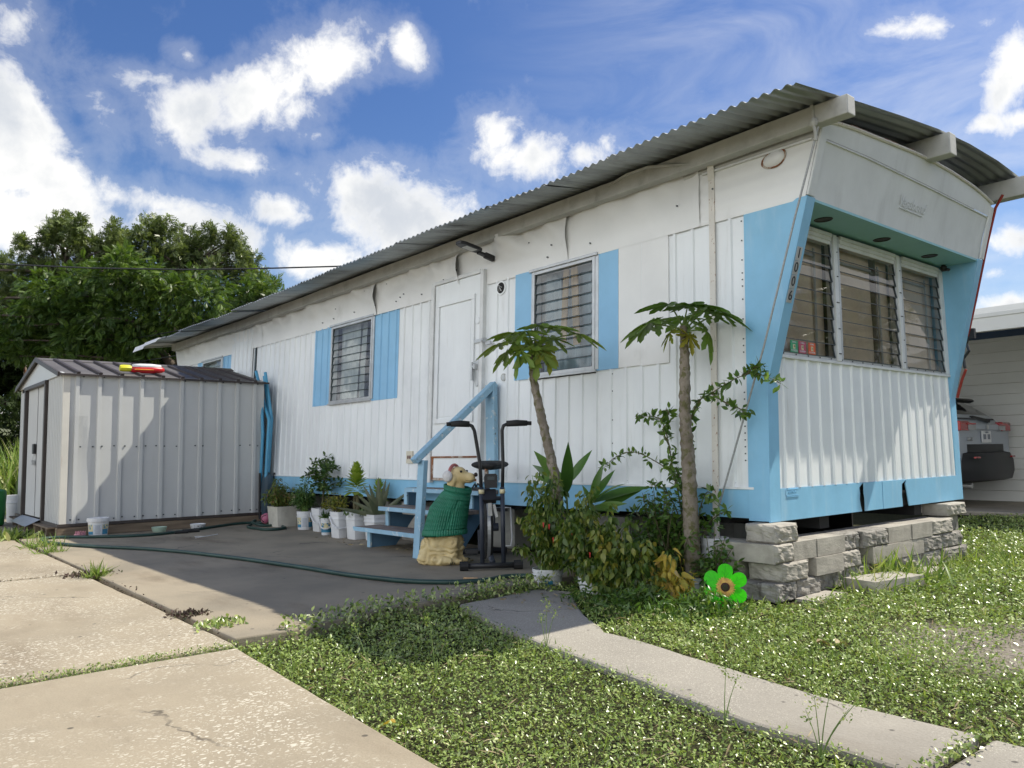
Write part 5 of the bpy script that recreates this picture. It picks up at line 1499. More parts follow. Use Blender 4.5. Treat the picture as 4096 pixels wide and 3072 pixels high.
# carve fur into the coat: waves over haunches, finer on the head
for v in me.vertices:
    p = v.co.copy()
    n_ = v.normal
    if p.z < .30:
        w_ = noise.noise(p * 9) * 2.0
        amp = .0065
        d_ = math.sin((p.x * 20 + p.z * 70 + 6 * w_) * 1.0 + 3 * noise.noise(p * 22))
    else:
        amp = .0010; d_ = noise.noise(p * 70)
    v.co = p + n_ * amp * d_
    if v.co.z < 0:
        v.co.z = 0
me.polygons.foreach_set('use_smooth', [True] * len(me.polygons))
M_['fur'] = mat('cream_resin_coat', (0.60, 0.455, 0.205), .5, var=.14, vscale=9, col2=(.68, .55, .29), bump=.35, bscale=45, bstretch=(1, 1, .35), dirt=(((.26, .165, .065), 20.0, (1, 1, .5), .55, .75, .6),))  # brown dirt layer doubles as painted crevice shade in the fur
me.materials.clear(); me.materials.append(M_['fur'])
link('body', me, DG)
# jumper: rings around the leaning trunk with knitted ribs
def rings_at(t):
    z = [(.0, .222), (.07, .218), (.13, .25), (.5, .405), (.8, .51), (.9, .54), (1.0, .578)]
    zc = interp(t, z)
    cx_ = interp(t, [(0, .018), (.13, .02), (.5, .058), (.8, .115), (.9, .132), (1, .132)])
    rx = interp(t, [(0, .152), (.10, .158), (.15, .152), (.5, .136), (.8, .100), (.88, .084), (.93, .090), (1, .088)])
    ry = interp(t, [(0, .140), (.10, .146), (.15, .140), (.5, .124), (.8, .092), (.88, .078), (.93, .084), (1, .080)])
    tl = interp(t, [(0, -.09), (.5, .10), (1, .20)])
    return zc, cx_, rx, ry, tl
b = MB()
NU, NV = 216, 96
def knit(u, v):
    zc, cx_, rx, ry, tl = rings_at(v)
    a = 2 * math.pi * u
    cuff = v < .135 or v > .87
    cols = 54
    col = u * cols
    rib = abs(math.sin(math.pi * col))
    row = math.sin(v * (2 * math.pi * 42) + (1.5 if (col % 1) < .5 else -1.5) * (col % 1 - .5))
    o = (.0046 * (rib - .5) + .0016 * row) + (.004 if cuff else 0)
    # shoulder seam in front of the haunch
    o -= .007 * math.exp(-((a - 5.35 - .5 * (v - .5)) / .10) ** 2) * (1 if .15 < v < .75 else 0)
    o -= .007 * math.exp(-((a - .93 + .5 * (v - .5)) / .10) ** 2) * (1 if .15 < v < .75 else 0)
    return (cx_ + (rx + o) * math.cos(a), (ry + o) * math.sin(a), zc - tl * (rx + o) * math.cos(a))
b.grid(knit, [i / NU for i in range(NU + 1)], [i / NV for i in range(NV + 1)])
b.grid(lambda u, v: tuple(Vector(knit(u, 0 if v < .5 else 1)) * 1.0) if v in (0, 1) else knit(u, 0), [0, 1], [0])
J_ = b
M_['jumper'] = mat('painted_green_knit', (0.012, 0.150, 0.085), .5, var=.12, vscale=10, col2=(.02, .19, .11), dirt=(((.30, .36, .18), 30, (1, 1, 1), .60, .75, .35),))
o_ = bpy.data.objects.new('jumper', bpy.data.meshes.new('jumper'))
o_.data.from_pydata(J_.v, [], [f for f in J_.f]); o_.data.materials.append(M_['jumper']); COL.objects.link(o_); o_.parent = DG
o_.data.polygons.foreach_set('use_smooth', [True] * len(o_.data.polygons)); o_.data.update()
sf = o_.modifiers.new('thick', 'SOLIDIFY'); sf.thickness = -.012
JUMPER = o_
def local(name, mb, mtl, parent, smooth=True):
    me = bpy.data.meshes.new(name); me.from_pydata([tuple(p) for p in mb.v], [], mb.f)
    bm = bmesh.new(); bm.from_mesh(me); bmesh.ops.recalc_face_normals(bm, faces=bm.faces); bm.to_mesh(me); bm.free()
    me.materials.append(mtl)
    if smooth:
        me.polygons.foreach_set('use_smooth', [True] * len(me.polygons))
    o_ = bpy.data.objects.new(name, me); COL.objects.link(o_); o_.parent = parent
    return o_
# chest patch with white letters and paw
pm = MB()
for (yy, z, r_) in ((-.012, .445, .012), (.014, .447, .012), (-.02, .463, .006), (-.006, .470, .006), (.008, .470, .006), (.022, .463, .006)):
    pm.lathe([(0, .006), (r_, .0), (r_, -.01), (0, -.01)], (0, 0, 0), 10)
    k = len(pm.v) - 40
    zc, cx_, rx, ry, tl = rings_at(.66)
    xo = cx_ + rx * .99 + .004 - (z - .44) * -.25
    pm.v[k:] = [(xo + p[2], yy + p[0], z + p[1]) for p in pm.v[k:]]
pm.box(.172, .190, -.035, -.006, .365, .42); pm.box(.172, .190, .004, .032, .365, .42)
local('chest_emblem', pm, M_['bucket'], JUMPER, False)
def ball(mb, c, r, n=14):
    mb.lathe([(r * math.sin(math.pi * i / n) + 1e-5, -r * math.cos(math.pi * i / n)) for i in range(n + 1)], c, 18)
for sgn in (-1, 1):
    b = MB(); ball(b, (0, 0, 0), .040)
    b.v = [(.092 + p[0], sgn * .088 + p[1] * .6, .655 + p[2] * 1.1) for p in b.v]
    b.v = [tuple(Vector(p) + (Vector(p) - Vector((.092, sgn * .088, .655))).normalized() * .0022 * noise.noise(Vector(p) * 120)) for p in b.v]
    local('ear_muff', b, mat('white_fleece', (.62, .61, .60), .9, var=.08, vscale=40, bump=.5, bscale=120), DG)
b = MB(); b.tube([(.100 + .006 * math.sin(a), .084 * math.cos(a), .660 + .078 * math.sin(a)) for a in [math.pi * i / 16 for i in range(17)]], .0125, 8); local('headband', b, mat('faded_pink_band', (.42, .14, .13), .6, var=.1), DG)
b = MB(); ball(b, (0, 0, 0), .018); b.v = [(.284 + p[0] * .75, p[1] * 1.1, .664 + p[2] * .9) for p in b.v]; local('nose', b, mat('brown_nose', (.035, .022, .015), .35, var=.1), DG)
for sgn in (-1, 1):
    b = MB(); ball(b, (0, 0, 0), .0105); b.v = [(.186 + p[0] * .9, sgn * .050 + p[1] * .9, .690 + p[2] * .9) for p in b.v]; e_ = local('eye', b, mat('dark_eye', (.012, .008, .006), .15, var=.05), DG)
b = MB()
for sgn in (-1, 1):
    b.tube([(.280, sgn * .010, .628), (.255, sgn * .030, .619), (.218, sgn * .040, .624)], .0018, 5)
local('mouth', b, M_['stem'], DG)
b = MB()
for sgn in (-1, 1):
    for k in range(4):
        b.lathe([(0, .008), (.005, .003), (.005, -.006), (0, -.008)], (.212 + .004 * math.sin(k), sgn * (.035 + .016 * k), .022), 8)
    for k in range(3):
        b.lathe([(0, .008), (.005, .003), (.005, -.006), (0, -.008)], (.165 - .012 * k, sgn * (.128 + .008 * k), .024), 8)
local('claw', b, M_['stem'], DG)

# ------------------------------------------------------------------ exercise bike
BK = thing('exercise_bike', 'black upright exercise bike with flywheel tyre facing the drive', 'exercise bike', (-1.81, -.69, 0))
BK.rotation_euler = (0, 0, math.atan2(.82, .56))
def lt(mb, *a, **k):
    mb.tube(*a, **k)
b = MB()
b.tube([(-.185, 0, .032), (.21, 0, .032)], .020, 10)
fb = local('front_foot', b, M_['black'], BK)
for xx in (-.185, .20):
    b = MB(); b.lathe([(0, -.03), (.033, -.03), (.033, .03), (0, .03)], (0, 0, 0), 8); b.v = [(xx + p[2], p[0], .033 + p[1]) for p in b.v]; local('foot_cap', b, M_['rubber'], fb, False)
M_['bike'] = mat('dark_blue_grey_tube', (.035, .042, .058), .4, var=.15, vscale=10)
b = MB()
for xx in (-.055, .095):
    b.tube([(xx, .0, .05), (xx, .02, .58)], .0165, 10)
b.tube([(.02, .05, .05), (.02, .45, .10), (.02, .85, .04)], .022, 8)
b.tube([(.02, .40, .12), (.02, .52, .62)], .020, 8)
b.tube([(-.055, .02, .50), (.095, .02, .50)], .016, 8)
local('frame', b, M_['bike'], BK)
b = MB(); b.tube([(-.16, .85, .035), (.20, .85, .035)], .024, 8); local('rear_foot', b, M_['black'], BK)
for sgn, xx in ((-1, -.055), (1, .095)):
    b = MB()
    x1_ = xx + sgn * (.055 if sgn < 0 else .0)
    b.tube([(xx, .02, .54), (xx + sgn * .008, .02, .75), (xx + (-.045 if sgn < 0 else .004), .015, .985), (xx + (-.062 if sgn < 0 else .014), .01, 1.018), (xx + (-.09 if sgn < 0 else .04), .005, 1.030)], .0130, 10)
    ar = local('handlebar', b, M_['black'], BK)
    b = MB()
    xs_ = (xx - .082, xx - .215) if sgn < 0 else (xx + .035, xx + .185)
    b.tube([(xs_[0], .005, 1.032), (xs_[0] * .5 + xs_[1] * .5, .0, 1.036), (xs_[1], -.005, 1.034)], [.022, .024, .020], 12); b.tube([(xs_[1], -.005, 1.034), (xs_[1] + sgn * .03, -.006, 1.033)], .015, 10)
    local('grip', b, M_['rubber'], ar)
    b = MB(); b.tube([(xx, .02, .535), (xx, .02, .565)], .021, 10); local('pivot_collar', b, M_['label_cream'], ar)
# flywheel with tyre
b = MB()
def ringx(mb, R, r_, w_, cx_, cy_, cz, n=48):
    rings = []
    for k in range(n + 1):
        a = 2 * math.pi * k / n
        tread = .004 * (k % 2)
        rings.append([(cx_ + dx, cy_ + (R + dr + (tread if dr > 0 else 0)) * math.cos(a), cz + (R + dr + (tread if dr > 0 else 0)) * math.sin(a)) for dx, dr in ((-w_, -r_), (w_, -r_), (w_, r_ * .6), (w_ * .6, r_), (-w_ * .6, r_), (-w_, r_ * .6))])
    mb.loft(rings, cap=False)
ringx(b, .205, .022, .030, .0, .28, .275)
fw_ = local('tyre', b, M_['rubber'], BK, False)
b = MB()
rings = []
for k in range(49):
    a = 2 * math.pi * k / 48
    rings.append([(dx, .28 + R_ * math.cos(a), .275 + R_ * math.sin(a)) for dx, R_ in ((-.012, .2320), (-.012, .224), (.012, .224), (.012, .2320))])
b.loft(rings, cap=False); local('rim', b, M_['alu'], fw_, False)
b = MB(); b.tube([(-.045, .28, .275), (.085, .28, .275)], .03, 12)
for k in range(5):
    a = 2 * math.pi * k / 5
    b.bar((0, .28, .275), (0, .28 + .17 * math.cos(a), .275 + .17 * math.sin(a)), .03, .012, up=(1, 0, 0))
local('hub', b, M_['bike'], fw_, False)
b = MB(); b.box(-.030, .030, .255, .305, .50, .512)
b.bar((0, .02, .53), (0, .06, .50), .10, .09); b.v += []; local('brake_pad', b, M_['black'], BK, False)
b = MB(); b.prism([(-.030, .575), (.058, .575), (.062, .65), (.052, .675), (-.024, .675), (-.034, .65)], .02, .06, 'y'); co = local('console', b, M_['black'], BK, False)
b = MB(); b.box(-.010, .040, .016, .02, .632, .655); local('display', b, M_['edge'], co, False)
b = MB(); b.bar((.0, -.012, .47), (.005, -.015, .38), .028, .006, up=(0, 1, 0)); b.bar((.03, -.012, .46), (.05, -.015, .37), .02, .006, up=(0, 1, 0)); local('webbing', b, M_['beam'], BK, False)
# seat
b = MB(); rings = []
for t_, w_, h_ in ((0, .02, .01), (.04, .045, .03), (.10, .06, .036), (.17, .11, .042), (.24, .150, .045), (.29, .145, .04), (.31, .10, .02)):
    rings.append([(w_ * math.cos(a), .40 + t_, .735 + h_ * math.sin(a) * (1 if math.sin(a) > 0 else .7) + .012 * abs(math.cos(a)) ** 2) for a in [2 * math.pi * k / 20 for k in range(20)]])
b.loft(rings); b.v = [(p[0] + .055, p[1], p[2] - .015) for p in b.v]; local('seat', b, M_['rubber'], BK)
b = MB(); b.tube([(.02, .53, .55), (.02, .54, .72)], .016, 8); local('seat_post', b, M_['rust'], BK)
for sgn, z, yy in ((-1, .10, .30), (1, .40, .34)):
    b = MB(); b.bar((sgn * .06, .34, .25), (sgn * .06, yy, z), .022, .014, up=(1, 0, 0)); cr = local('crank', b, M_['bike'], BK, False)
    b = MB(); b.box(min(sgn * .07, sgn * .16), max(sgn * .07, sgn * .16), yy - .04, yy + .04, z - .014, z + .014); local('pedal', b, M_['black'], cr, False)
b = MB(); b.tube([(.12, .20, .42), (.17, .22, .42), (.18, .22, .20), (.17, .22, .14), (.12, .21, .14)], .006, 6); local('water_hook', b, M_['bucket'], BK)

# ------------------------------------------------------------------ plants
M_['lf_dark'] = leafmat('dark_citrus_leaf', [(0.020, 0.051, 0.013), (0.037, 0.085, 0.019), (0.068, 0.128, 0.029), (0.119, 0.187, 0.048)], 0.18, 0.32, 0.45)
M_['lf_lime'] = leafmat('lime_leaf', [(0.043, 0.093, 0.019), (0.085, 0.162, 0.032), (0.153, 0.238, 0.048)], 0.35, 0.3, 0.45)
M_['lf_pepper'] = leafmat('pepper_leaf', [(0.035, 0.075, 0.012), (0.075, 0.125, 0.02), (0.14, 0.185, 0.03), (0.24, 0.24, 0.045), (0.34, 0.27, 0.05)], 0.30, 0.36, 0.45)
M_['lf_yellow'] = leafmat('wilted_yellow_leaf', [(0.208, 0.208, 0.036), (0.442, 0.351, 0.060), (0.585, 0.390, 0.084), (0.325, 0.260, 0.144)], 0.3, 0.5, 0.3)
M_['lf_mixed'] = leafmat('green_bronze_leaf', [(0.051, 0.093, 0.019), (0.102, 0.153, 0.032), (0.170, 0.187, 0.040), (0.221, 0.093, 0.048)], 0.25, 0.4, 0.35)
M_['lf_herb'] = leafmat('herb_leaf', [(0.036, 0.090, 0.024), (0.072, 0.144, 0.037), (0.126, 0.198, 0.068)], 0.22, 0.4, 0.35)
M_['lf_yflower'] = leafmat('yellow_green_leaf', [(0.085, 0.128, 0.024), (0.170, 0.187, 0.032), (0.442, 0.374, 0.056)], 0.25, 0.4, 0.3)
M_['lf_rosette'] = leafmat('rosette_leaf', [(0.176, 0.272, 0.033), (0.272, 0.368, 0.053), (0.352, 0.432, 0.090)], 0.3, 0.4, 0.35)
M_['lf_ginger'] = leafmat('ginger_leaf', [(0.045, 0.108, 0.024), (0.081, 0.171, 0.032), (0.126, 0.216, 0.048)], 0.25, 0.28, 0.5)
M_['lf_papaya'] = leafmat('papaya_leaf', [(0.068, 0.143, 0.022), (0.112, 0.203, 0.030), (0.165, 0.247, 0.042), (0.300, 0.270, 0.045)], 0.38, 0.42, 0.35)
M_['aloe'] = mat('aloe_skin', (0.085, 0.115, 0.065), .45, var=.2, vscale=8, col2=(.13, .14, .075), dirt=(((.20, .10, .05), 4.0, (1, 1, 1), .62, .8, .6),))

def sprig(P, Dd, mb, S, tpl_dirs, r=.004):
    pass

def bushy(name, label, cat, base, z0, rx, ry, h, nst, nlf, tpl, size, m, stem='stem', up=.25, droop=.5, group=None, tilt=(0, 0), shape=.6, loc=None, rnd_shift=0.0, clump=0.0):
    """stems fan out from the base; leaves hang along their upper two thirds"""
    t = thing(name, label, cat, loc or base, group)
    b = MB(); P, D, S, R_ = [], [], [], []
    for s in range(nst):
        a = random.random() * 2 * math.pi; q = random.random() ** shape
        end = Vector((base[0] + rx * q * math.cos(a) + tilt[0], base[1] + ry * q * math.sin(a) + tilt[1], base[2] + z0 + h * (.34 + .66 * random.random()) * (1 - .42 * q * q)))
        st = Vector((base[0] + random.gauss(0, .12 * rx), base[1] + random.gauss(0, .12 * ry), base[2] + z0))
        mid = st.lerp(end, .5) + Vector((0, 0, .12 * h))
        pts = [st * (1 - u) ** 2 + mid * (2 * u * (1 - u)) + end * u * u for u in [k / 7 for k in range(8)]]
        b.tube(pts, [.0042 * (1 - .085 * k) for k in range(8)], 5, cap=False)
        lt_ = random.gauss(0, .12)
        for k in range(nlf):
            u = 1 - random.random() ** 1.3 * .75
            p = st * (1 - u) ** 2 + mid * (2 * u * (1 - u)) + end * u * u
            dr = Vector((random.gauss(0, 1), random.gauss(0, 1), random.gauss(up, .5))).normalized()
            P.append(p + dr * size * random.uniform(.1, .7)); D.append((dr.x, dr.y, dr.z - droop)); S.append(size * random.uniform(.55, 1.25)); R_.append(min(max(random.betavariate(2, 2.2) + lt_ + rnd_shift, 0), 1))
    b.build('stems', M_[stem], t)
    n = len(P)
    leaves('foliage', tpl, [tuple(p) for p in P], D, rdir(n, 1.4), S, M_[m], t, rnd=R_)
    return t
SM_OV = tpl_leaf(0.5, 3, 0.15, 0.25, 0.8)
# the row along the wall
POT = 'white pots and buckets in the row along the wall'
t = thing('planter_box', 'weathered square white planter at the shed end of the row', 'planter', (-6.42, -.15, 0))
b = MB(); b.lathe([(.135, 0), (.15, .20), (.155, .235), (.14, .235), (.13, .19)], (-6.42, -.15, 0), 32, sq=.9); b.lathe([(.001, .2), (.138, .2)], (-6.42, -.15, 0), 32, sq=.9, m=1); b.build('box', [mat('limey_white_planter', (.55, .53, .46), .8, var=.1, vscale=8, dirt=(((.25, .22, .16), 5, (1, 1, 1), .5, .75, .6),)), M_['soil']], t)
bushy('bedding_plant', 'green and bronze bushy plant spilling over the square white planter', 'potted plant', (-6.42, -.16, 0), .2, .26, .17, .38, 60, 22, tpl_leaf(.3, 3, .2, .35, .8), .05, 'lf_mixed', up=.1, droop=.7, tilt=(.0, -.05))
c = (-5.80, -.17, 0); A = cam_ang(c)
bucket('round white tub with printed label holding the feathery green herb', c, .205, .094, lab=LAB(A), group=POT)
bushy('herb_plant', 'dense feathery green herb in the labelled tub beside the square planter', 'potted plant', c, .18, .17, .13, .42, 60, 26, tpl_leaf(.26, 3, .2, .35, .8), .045, 'lf_herb', 'greenstem', up=.5, droop=.3)
c = (-5.46, -.13, 0)
bucket('grey-white square bucket with hanging handle under the citrus tree', c, .25, .100, .8, cam_ang(c) - 1.9, group=POT)
# citrus tree
t = thing('citrus_tree', 'small dark-leaved citrus tree with green fruit in a white bucket', 'citrus tree', (-5.46, -.13, .2))
b = MB(); tips = []
tr = [Vector((-5.46, -.13, .2)), Vector((-5.45, -.13, .38)), Vector((-5.42, -.13, .52)), Vector((-5.40, -.13, .64))]
b.tube(tr, [.013, .011, .009, .006], 7)
for k in range(26):
    o_ = tr[1].lerp(tr[3], random.random()) if k > 3 else tr[3]
    a = random.random() * 2 * math.pi
    L_ = random.uniform(.16, .40)
    e = o_ + Vector((math.cos(a) * L_ * 1.05, math.sin(a) * L_ * .45, random.uniform(-.02, .24) * (1.25 - L_)))
    mid = o_.lerp(e, .5) + Vector((0, 0, .05))
    pts = [o_ * (1 - u) ** 2 + mid * (2 * u * (1 - u)) + e * u * u for u in [q / 5 for q in range(6)]]
    b.tube(pts, [.0045 - .0006 * q for q in range(6)], 5, cap=False)
    tips.append(pts)
b.build('branches', M_['stem'], t)
P, D = [], []
for pts in tips:
    for q in range(26):
        u = random.random() ** .7 * 4.99; i = int(u); p = pts[i].lerp(pts[i + 1], u - i)
        d_ = Vector((random.gauss(0, 1), random.gauss(0, 1), random.gauss(.3, .7)))
        P.append(tuple(p + d_ * .012)); D.append(tuple(d_))
n = len(P)
leaves('foliage', LF_CITRUS, P, D, rdir(n, 1.2), RNG.uniform(.032, .062, n), M_['lf_dark'], t)
b = MB()
for p in ((-5.52, -.21, .40), (-5.50, -.24, .44), (-5.34, -.2, .47)):
    b.lathe([(.022 * math.sin(math.pi * i / 10) + 1e-4, -.022 * math.cos(math.pi * i / 10)) for i in range(11)], p, 14)
    fr_o = b.build('fruit', mat('green_citrus_rind', (.07, .12, .02), .35, var=.1), t, smooth=True); b = MB()
c = (-5.04, -.30, 0); A = cam_ang(c)
bucket('smallest white tub with printed label standing in front of the others', c, .175, .057, handle=cam_ang(c) - 1.7, lab=[(A - 1.3, A + 1.2, 'label_cream', .40, .72), (A - 1.3, A + 1.2, 'label_blue', .16, .40)], group=POT)
tuft('thin herb seedling in the smallest labelled tub', (-5.04, -.30, .16), 40, .10, .018, M_['lf_herb'], tpl_leaf(.2, 3, .2, .3), 1.4, name='seedling')
c = (-4.68, -.31, 0)
bucket('square white bucket with wide curved handle and rusty drain holes', c, .26, .100, .8, cam_ang(c) - 1.65, group=POT)
bushy('flowering_plant', 'yellow-flecked bushy plant in the square bucket with curved handle', 'potted plant', (-4.74, -.31, 0), .24, .22, .13, .22, 50, 20, SM_OV, .030, 'lf_yflower', up=.2, droop=.4, tilt=(-.09, 0))
c = (-4.43, -.27, 0)
bucket('square white bucket with two drain holes beside the bottom step', c, .265, .098, .8, group=POT)
c = (-4.17, -.20, 0)
bucket('square white bucket holding the aloe, half hidden by the bottom step', c, .25, .108, .8, group=POT)
b = MB()
for p in ((-4.66, -.414, .045), (-4.60, -.414, .060), (-4.575, -.36, .06), (-4.44, -.372, .05), (-4.38, -.372, .052), (-4.70, -.414, .15)):
    b.box(p[0] - .005, p[0] + .005, p[1] - .003, p[1] + .004, p[2] - .009, p[2] + .009)
# spiny-stemmed rosettes
def rosette(label, c, top, r, n_):
    t = thing('euphorbia', label, 'succulent', c)
    b = MB()
    c_, tp = Vector(c), Vector(top)
    for dx in (-.02, .025):
        pts = [c_ + Vector((dx, 0, 0)), c_.lerp(tp, .5) + Vector((dx * 1.6, 0, 0)), tp + Vector((dx * .8, 0, -.02))]
        b.tube(pts, [.016, .017, .018], 8)
        for k in range(60):
            u = random.random(); p = pts[0].lerp(pts[2], u); a = random.random() * 6.28
            b.tube([p + Vector((math.cos(a), math.sin(a), 0)) * .014, p + Vector((math.cos(a), math.sin(a), .3)) * .034], [.003, .0006], 4)
    b.build('spiny_stem', M_['stem'], t)
    P, D, S, N_ = [], [], [], []
    for k in range(n_):
        u = k / n_
        a = k * 2.4
        el_ = -.30 + 1.75 * u ** .8
        d_ = Vector((math.cos(a) * math.cos(el_), math.sin(a) * math.cos(el_), math.sin(el_)))
        P.append(tuple(tp + Vector((0, 0, r * 1.5 * u)) + d_ * .02)); D.append(tuple(d_)); S.append(r * (1.0 - .30 * u) * random.uniform(.85, 1.1)); N_.append((-math.cos(a) * math.sin(el_), -math.sin(a) * math.sin(el_), math.cos(el_)))
    leaves('leaves', tpl_leaf(.52, 5, .25, .10, 1.2), P, D, N_, S, M_['lf_rosette'], t)
rosette('tall lime-green euphorbia rosette on spiny stems above the buckets', (-4.47, -.27, .22), (-4.52, -.24, .45), .135, 84)
rosette('smaller lime-green euphorbia rosette behind the aloe', (-4.25, -.16, .2), (-4.27, -.13, .37), .10, 44)
tuft('small leafy weed filling the bucket beside the bottom step', (-4.38, -.28, .23), 70, .07, .05, M_['lf_herb'], tpl_leaf(.4, 3, .2, .3), .8, name='weed')
# aloe
t = thing('aloe_plant', 'grey-green aloe with long pointed leaves in a white bucket', 'aloe', (-4.17, -.2, .2))
cR = Vector((.647, .763, 0)); cT = Vector((.763, -.647, 0))
for (sx_, sz_, tw, L_, w_, bend) in ((-.62, .95, .1, .34, .024, .25), (-.42, 1, -.1, .38, .026, .15), (-.22, 1, .2, .36, .026, .1), (.0, 1, .05, .38, .036, .02), (.14, 1, -.15, .36, .028, -.05), (.30, 1, .12, .34, .028, -.05), (.18, 1, .4, .27, .03, 0.0), (.75, .75, .1, .36, .026, -.30), (.62, .6, -.2, .34, .024, .35), (-.75, .6, .1, .30, .026, .15), (-1.0, .26, .35, .40, .024, .0), (-.3, .8, .5, .25, .03, 0)):
    d0 = (cR * sx_ + Vector((0, 0, sz_)) + cT * tw).normalized()
    b = MB(); base_ = Vector((-4.15, -.2, .235)) + cR * sx_ * .03
    side = d0.cross(cT).normalized()
    rings = []
    for k in range(11):
        u = k / 10
        p = base_ + d0 * L_ * u + (Vector((0, 0, -1)) if bend > 0 else Vector((0, 0, 1)) * 0 + cR * .5) * (abs(bend) * L_ * u * u) * (1 if bend > 0 else 1)
        w2 = w_ * (1 - u ** 1.6) ** .8 + .001
        th_ = w2 * .38
        ser = 1 + .0 * u
        rings.append([p + side * w2 * a_ * ser + cT * th_ * c_ for a_, c_ in ((-1, .5), (-.5, -.2), (0, -.4), (.5, -.2), (1, .5), (.5, .9), (0, 1.0), (-.5, .9))])
    b.loft(rings)
    for k in range(1, 10):
        for sg in (-1, 1):
            u = k / 10; w2 = w_ * (1 - u ** 1.6) ** .8
            p = rings[k][0 if sg < 0 else 4]
            b.tube([p, p + side * sg * .006 + d0 * .004], [.0025, .0003], 4)
    b.build('leaf', M_['aloe'], t, smooth=60)

# the cluster at the corner: buckets
bucket('small round white bucket half buried under the left pepper bush', (-1.20, -.70, GZ), .135, .098, handle=None, lab=[(cam_ang((-1.2, -.7)) - .25, cam_ang((-1.2, -.7)) + .35, 'label_blue', .25, .5)])
bucket('white pot rim just showing beneath the large pepper bush', (-.80, -.68, GZ), .12, .10)
bucket('round white bucket sunk in the weeds around the taller papaya trunk', (-.40, -.215, GZ), .12, .115)
bucket('tall white bucket behind the papaya beside the block wall', (-.36, -.06, GZ), .34, .085)
bushy('pepper_bush', 'yellowing pepper bush in the bucket beside the exercise bike', 'pepper plant', (-1.20, -.70, GZ), .08, .25, .24, .74, 60, 28, LF_OVATE, .046, 'lf_pepper', 'greenstem', up=-.1, droop=1.0, rnd_shift=-.20)
bushy('pepper_bush', 'large drooping pepper bush in the middle of the corner planting', 'pepper plant', (-.82, -.68, GZ), .06, .34, .27, .62, 84, 30, LF_OVATE, .050, 'lf_pepper', 'greenstem', up=-.15, droop=1.1, rnd_shift=-.14)
bushy('pepper_bush', 'lower pepper bush nearest the path at the front of the corner planting', 'pepper plant', (-.52, -.72, GZ), .02, .28, .22, .44, 64, 28, LF_OVATE, .052, 'lf_pepper', 'greenstem', up=-.15, droop=1.1, rnd_shift=-.10)
b = MB()
for k in range(5):
    p = Vector((-.95 + random.uniform(-.3, .45), -.88 + random.uniform(-.06, .06), random.uniform(.15, .5)))
    b.tube([p, p + Vector((.004, -.004, -.03))], [.006, .002], 6)
tag(b.build('red_chillies', mat('ripe_chilli', (.45, .02, .015), .3, var=.1), loc=(-.8, -.88, .3)), 'few ripe red chillies hanging among the large pepper bush leaves', 'chillies')
bushy('wilted_plant', 'wilted yellow plant with curling leaves at the foot of the papaya', 'wilted plant', (-.29, -.60, GZ), .02, .15, .12, .32, 26, 11, tpl_leaf(.5, 4, .4, .9, .7), .058, 'lf_yellow', 'greenstem', up=.0, droop=.9)
for lab, c, n_, sp in (('dark weeds with narrow leaves spreading in front of the pepper bushes', (-.28, -.86, GZ), 900, .14), ('dark narrow-leaved weeds around the pinwheel stem', (.02, -.70, GZ), 600, .10), ('narrow-leaved weeds at the left foot of the pepper bushes', (-.62, -.94, GZ), 200, .08)):
    P = np.c_[RNG.normal(c[0], sp * 1.25, n_), RNG.normal(c[1], sp, n_), np.zeros(n_)]
    rr = np.hypot((P[:, 0] - c[0]) / 1.25, P[:, 1] - c[1]) / sp
    P[:, 2] = GZ + RNG.random(n_) * .15 * np.exp(-rr * rr / 2.5) + .01
    kind(tag(leaves('weed_patch', tpl_leaf(.26, 3, .2, .35), P, rdir(n_, .25), rdir(n_, 1.8), RNG.uniform(.03, .062, n_), M_['lf_lime'], loc=c), lab, 'weeds'), 'stuff')

def thorny(label, base, branches, nper):
    t = thing('lime_tree', label, 'lime tree', base)
    b = MB(); P, D = [], []
    for pts in branches:
        pts = [Vector(p) for p in pts]
        # smooth path
        sm = []
        for i in range(len(pts) - 1):
            p0, p1, p2, p3 = pts[max(i - 1, 0)], pts[i], pts[i + 1], pts[min(i + 2, len(pts) - 1)]
            for q in range(6):
                u = q / 6
                sm.append(.5 * ((2 * p1) + (p2 - p0) * u + (2 * p0 - 5 * p1 + 4 * p2 - p3) * u * u + (3 * p1 - p0 - 3 * p2 + p3) * u ** 3))
        sm.append(pts[-1])
        n_ = len(sm)
        b.tube(sm, [.0062 * (1 - .75 * i / n_) for i in range(n_)], 6, cap=False)
        for i in range(2, n_):
            for q in range(nper):
                d_ = Vector((random.gauss(0, 1), random.gauss(0, .6), random.gauss(.15, 1))).normalized()
                P.append(tuple(sm[i] + d_ * .006 + Vector((random.gauss(0, .008),) * 3))); D.append(tuple(d_))
            if random.random() < .8:
                d_ = Vector((random.gauss(0, 1), random.gauss(0, .6), random.gauss(0, 1))).normalized()
                b.tube([sm[i], sm[i] + d_ * .028], [.002, .0003], 4)
    b.build('thorny_branches', M_['stem'], t)
    n = len(P)
    leaves('foliage', LF_CITRUS, P, D, rdir(n, .8), RNG.uniform(.032, .060, n), M_['lf_lime'], t)
    return t
LB = (-.50, -.12, GZ)
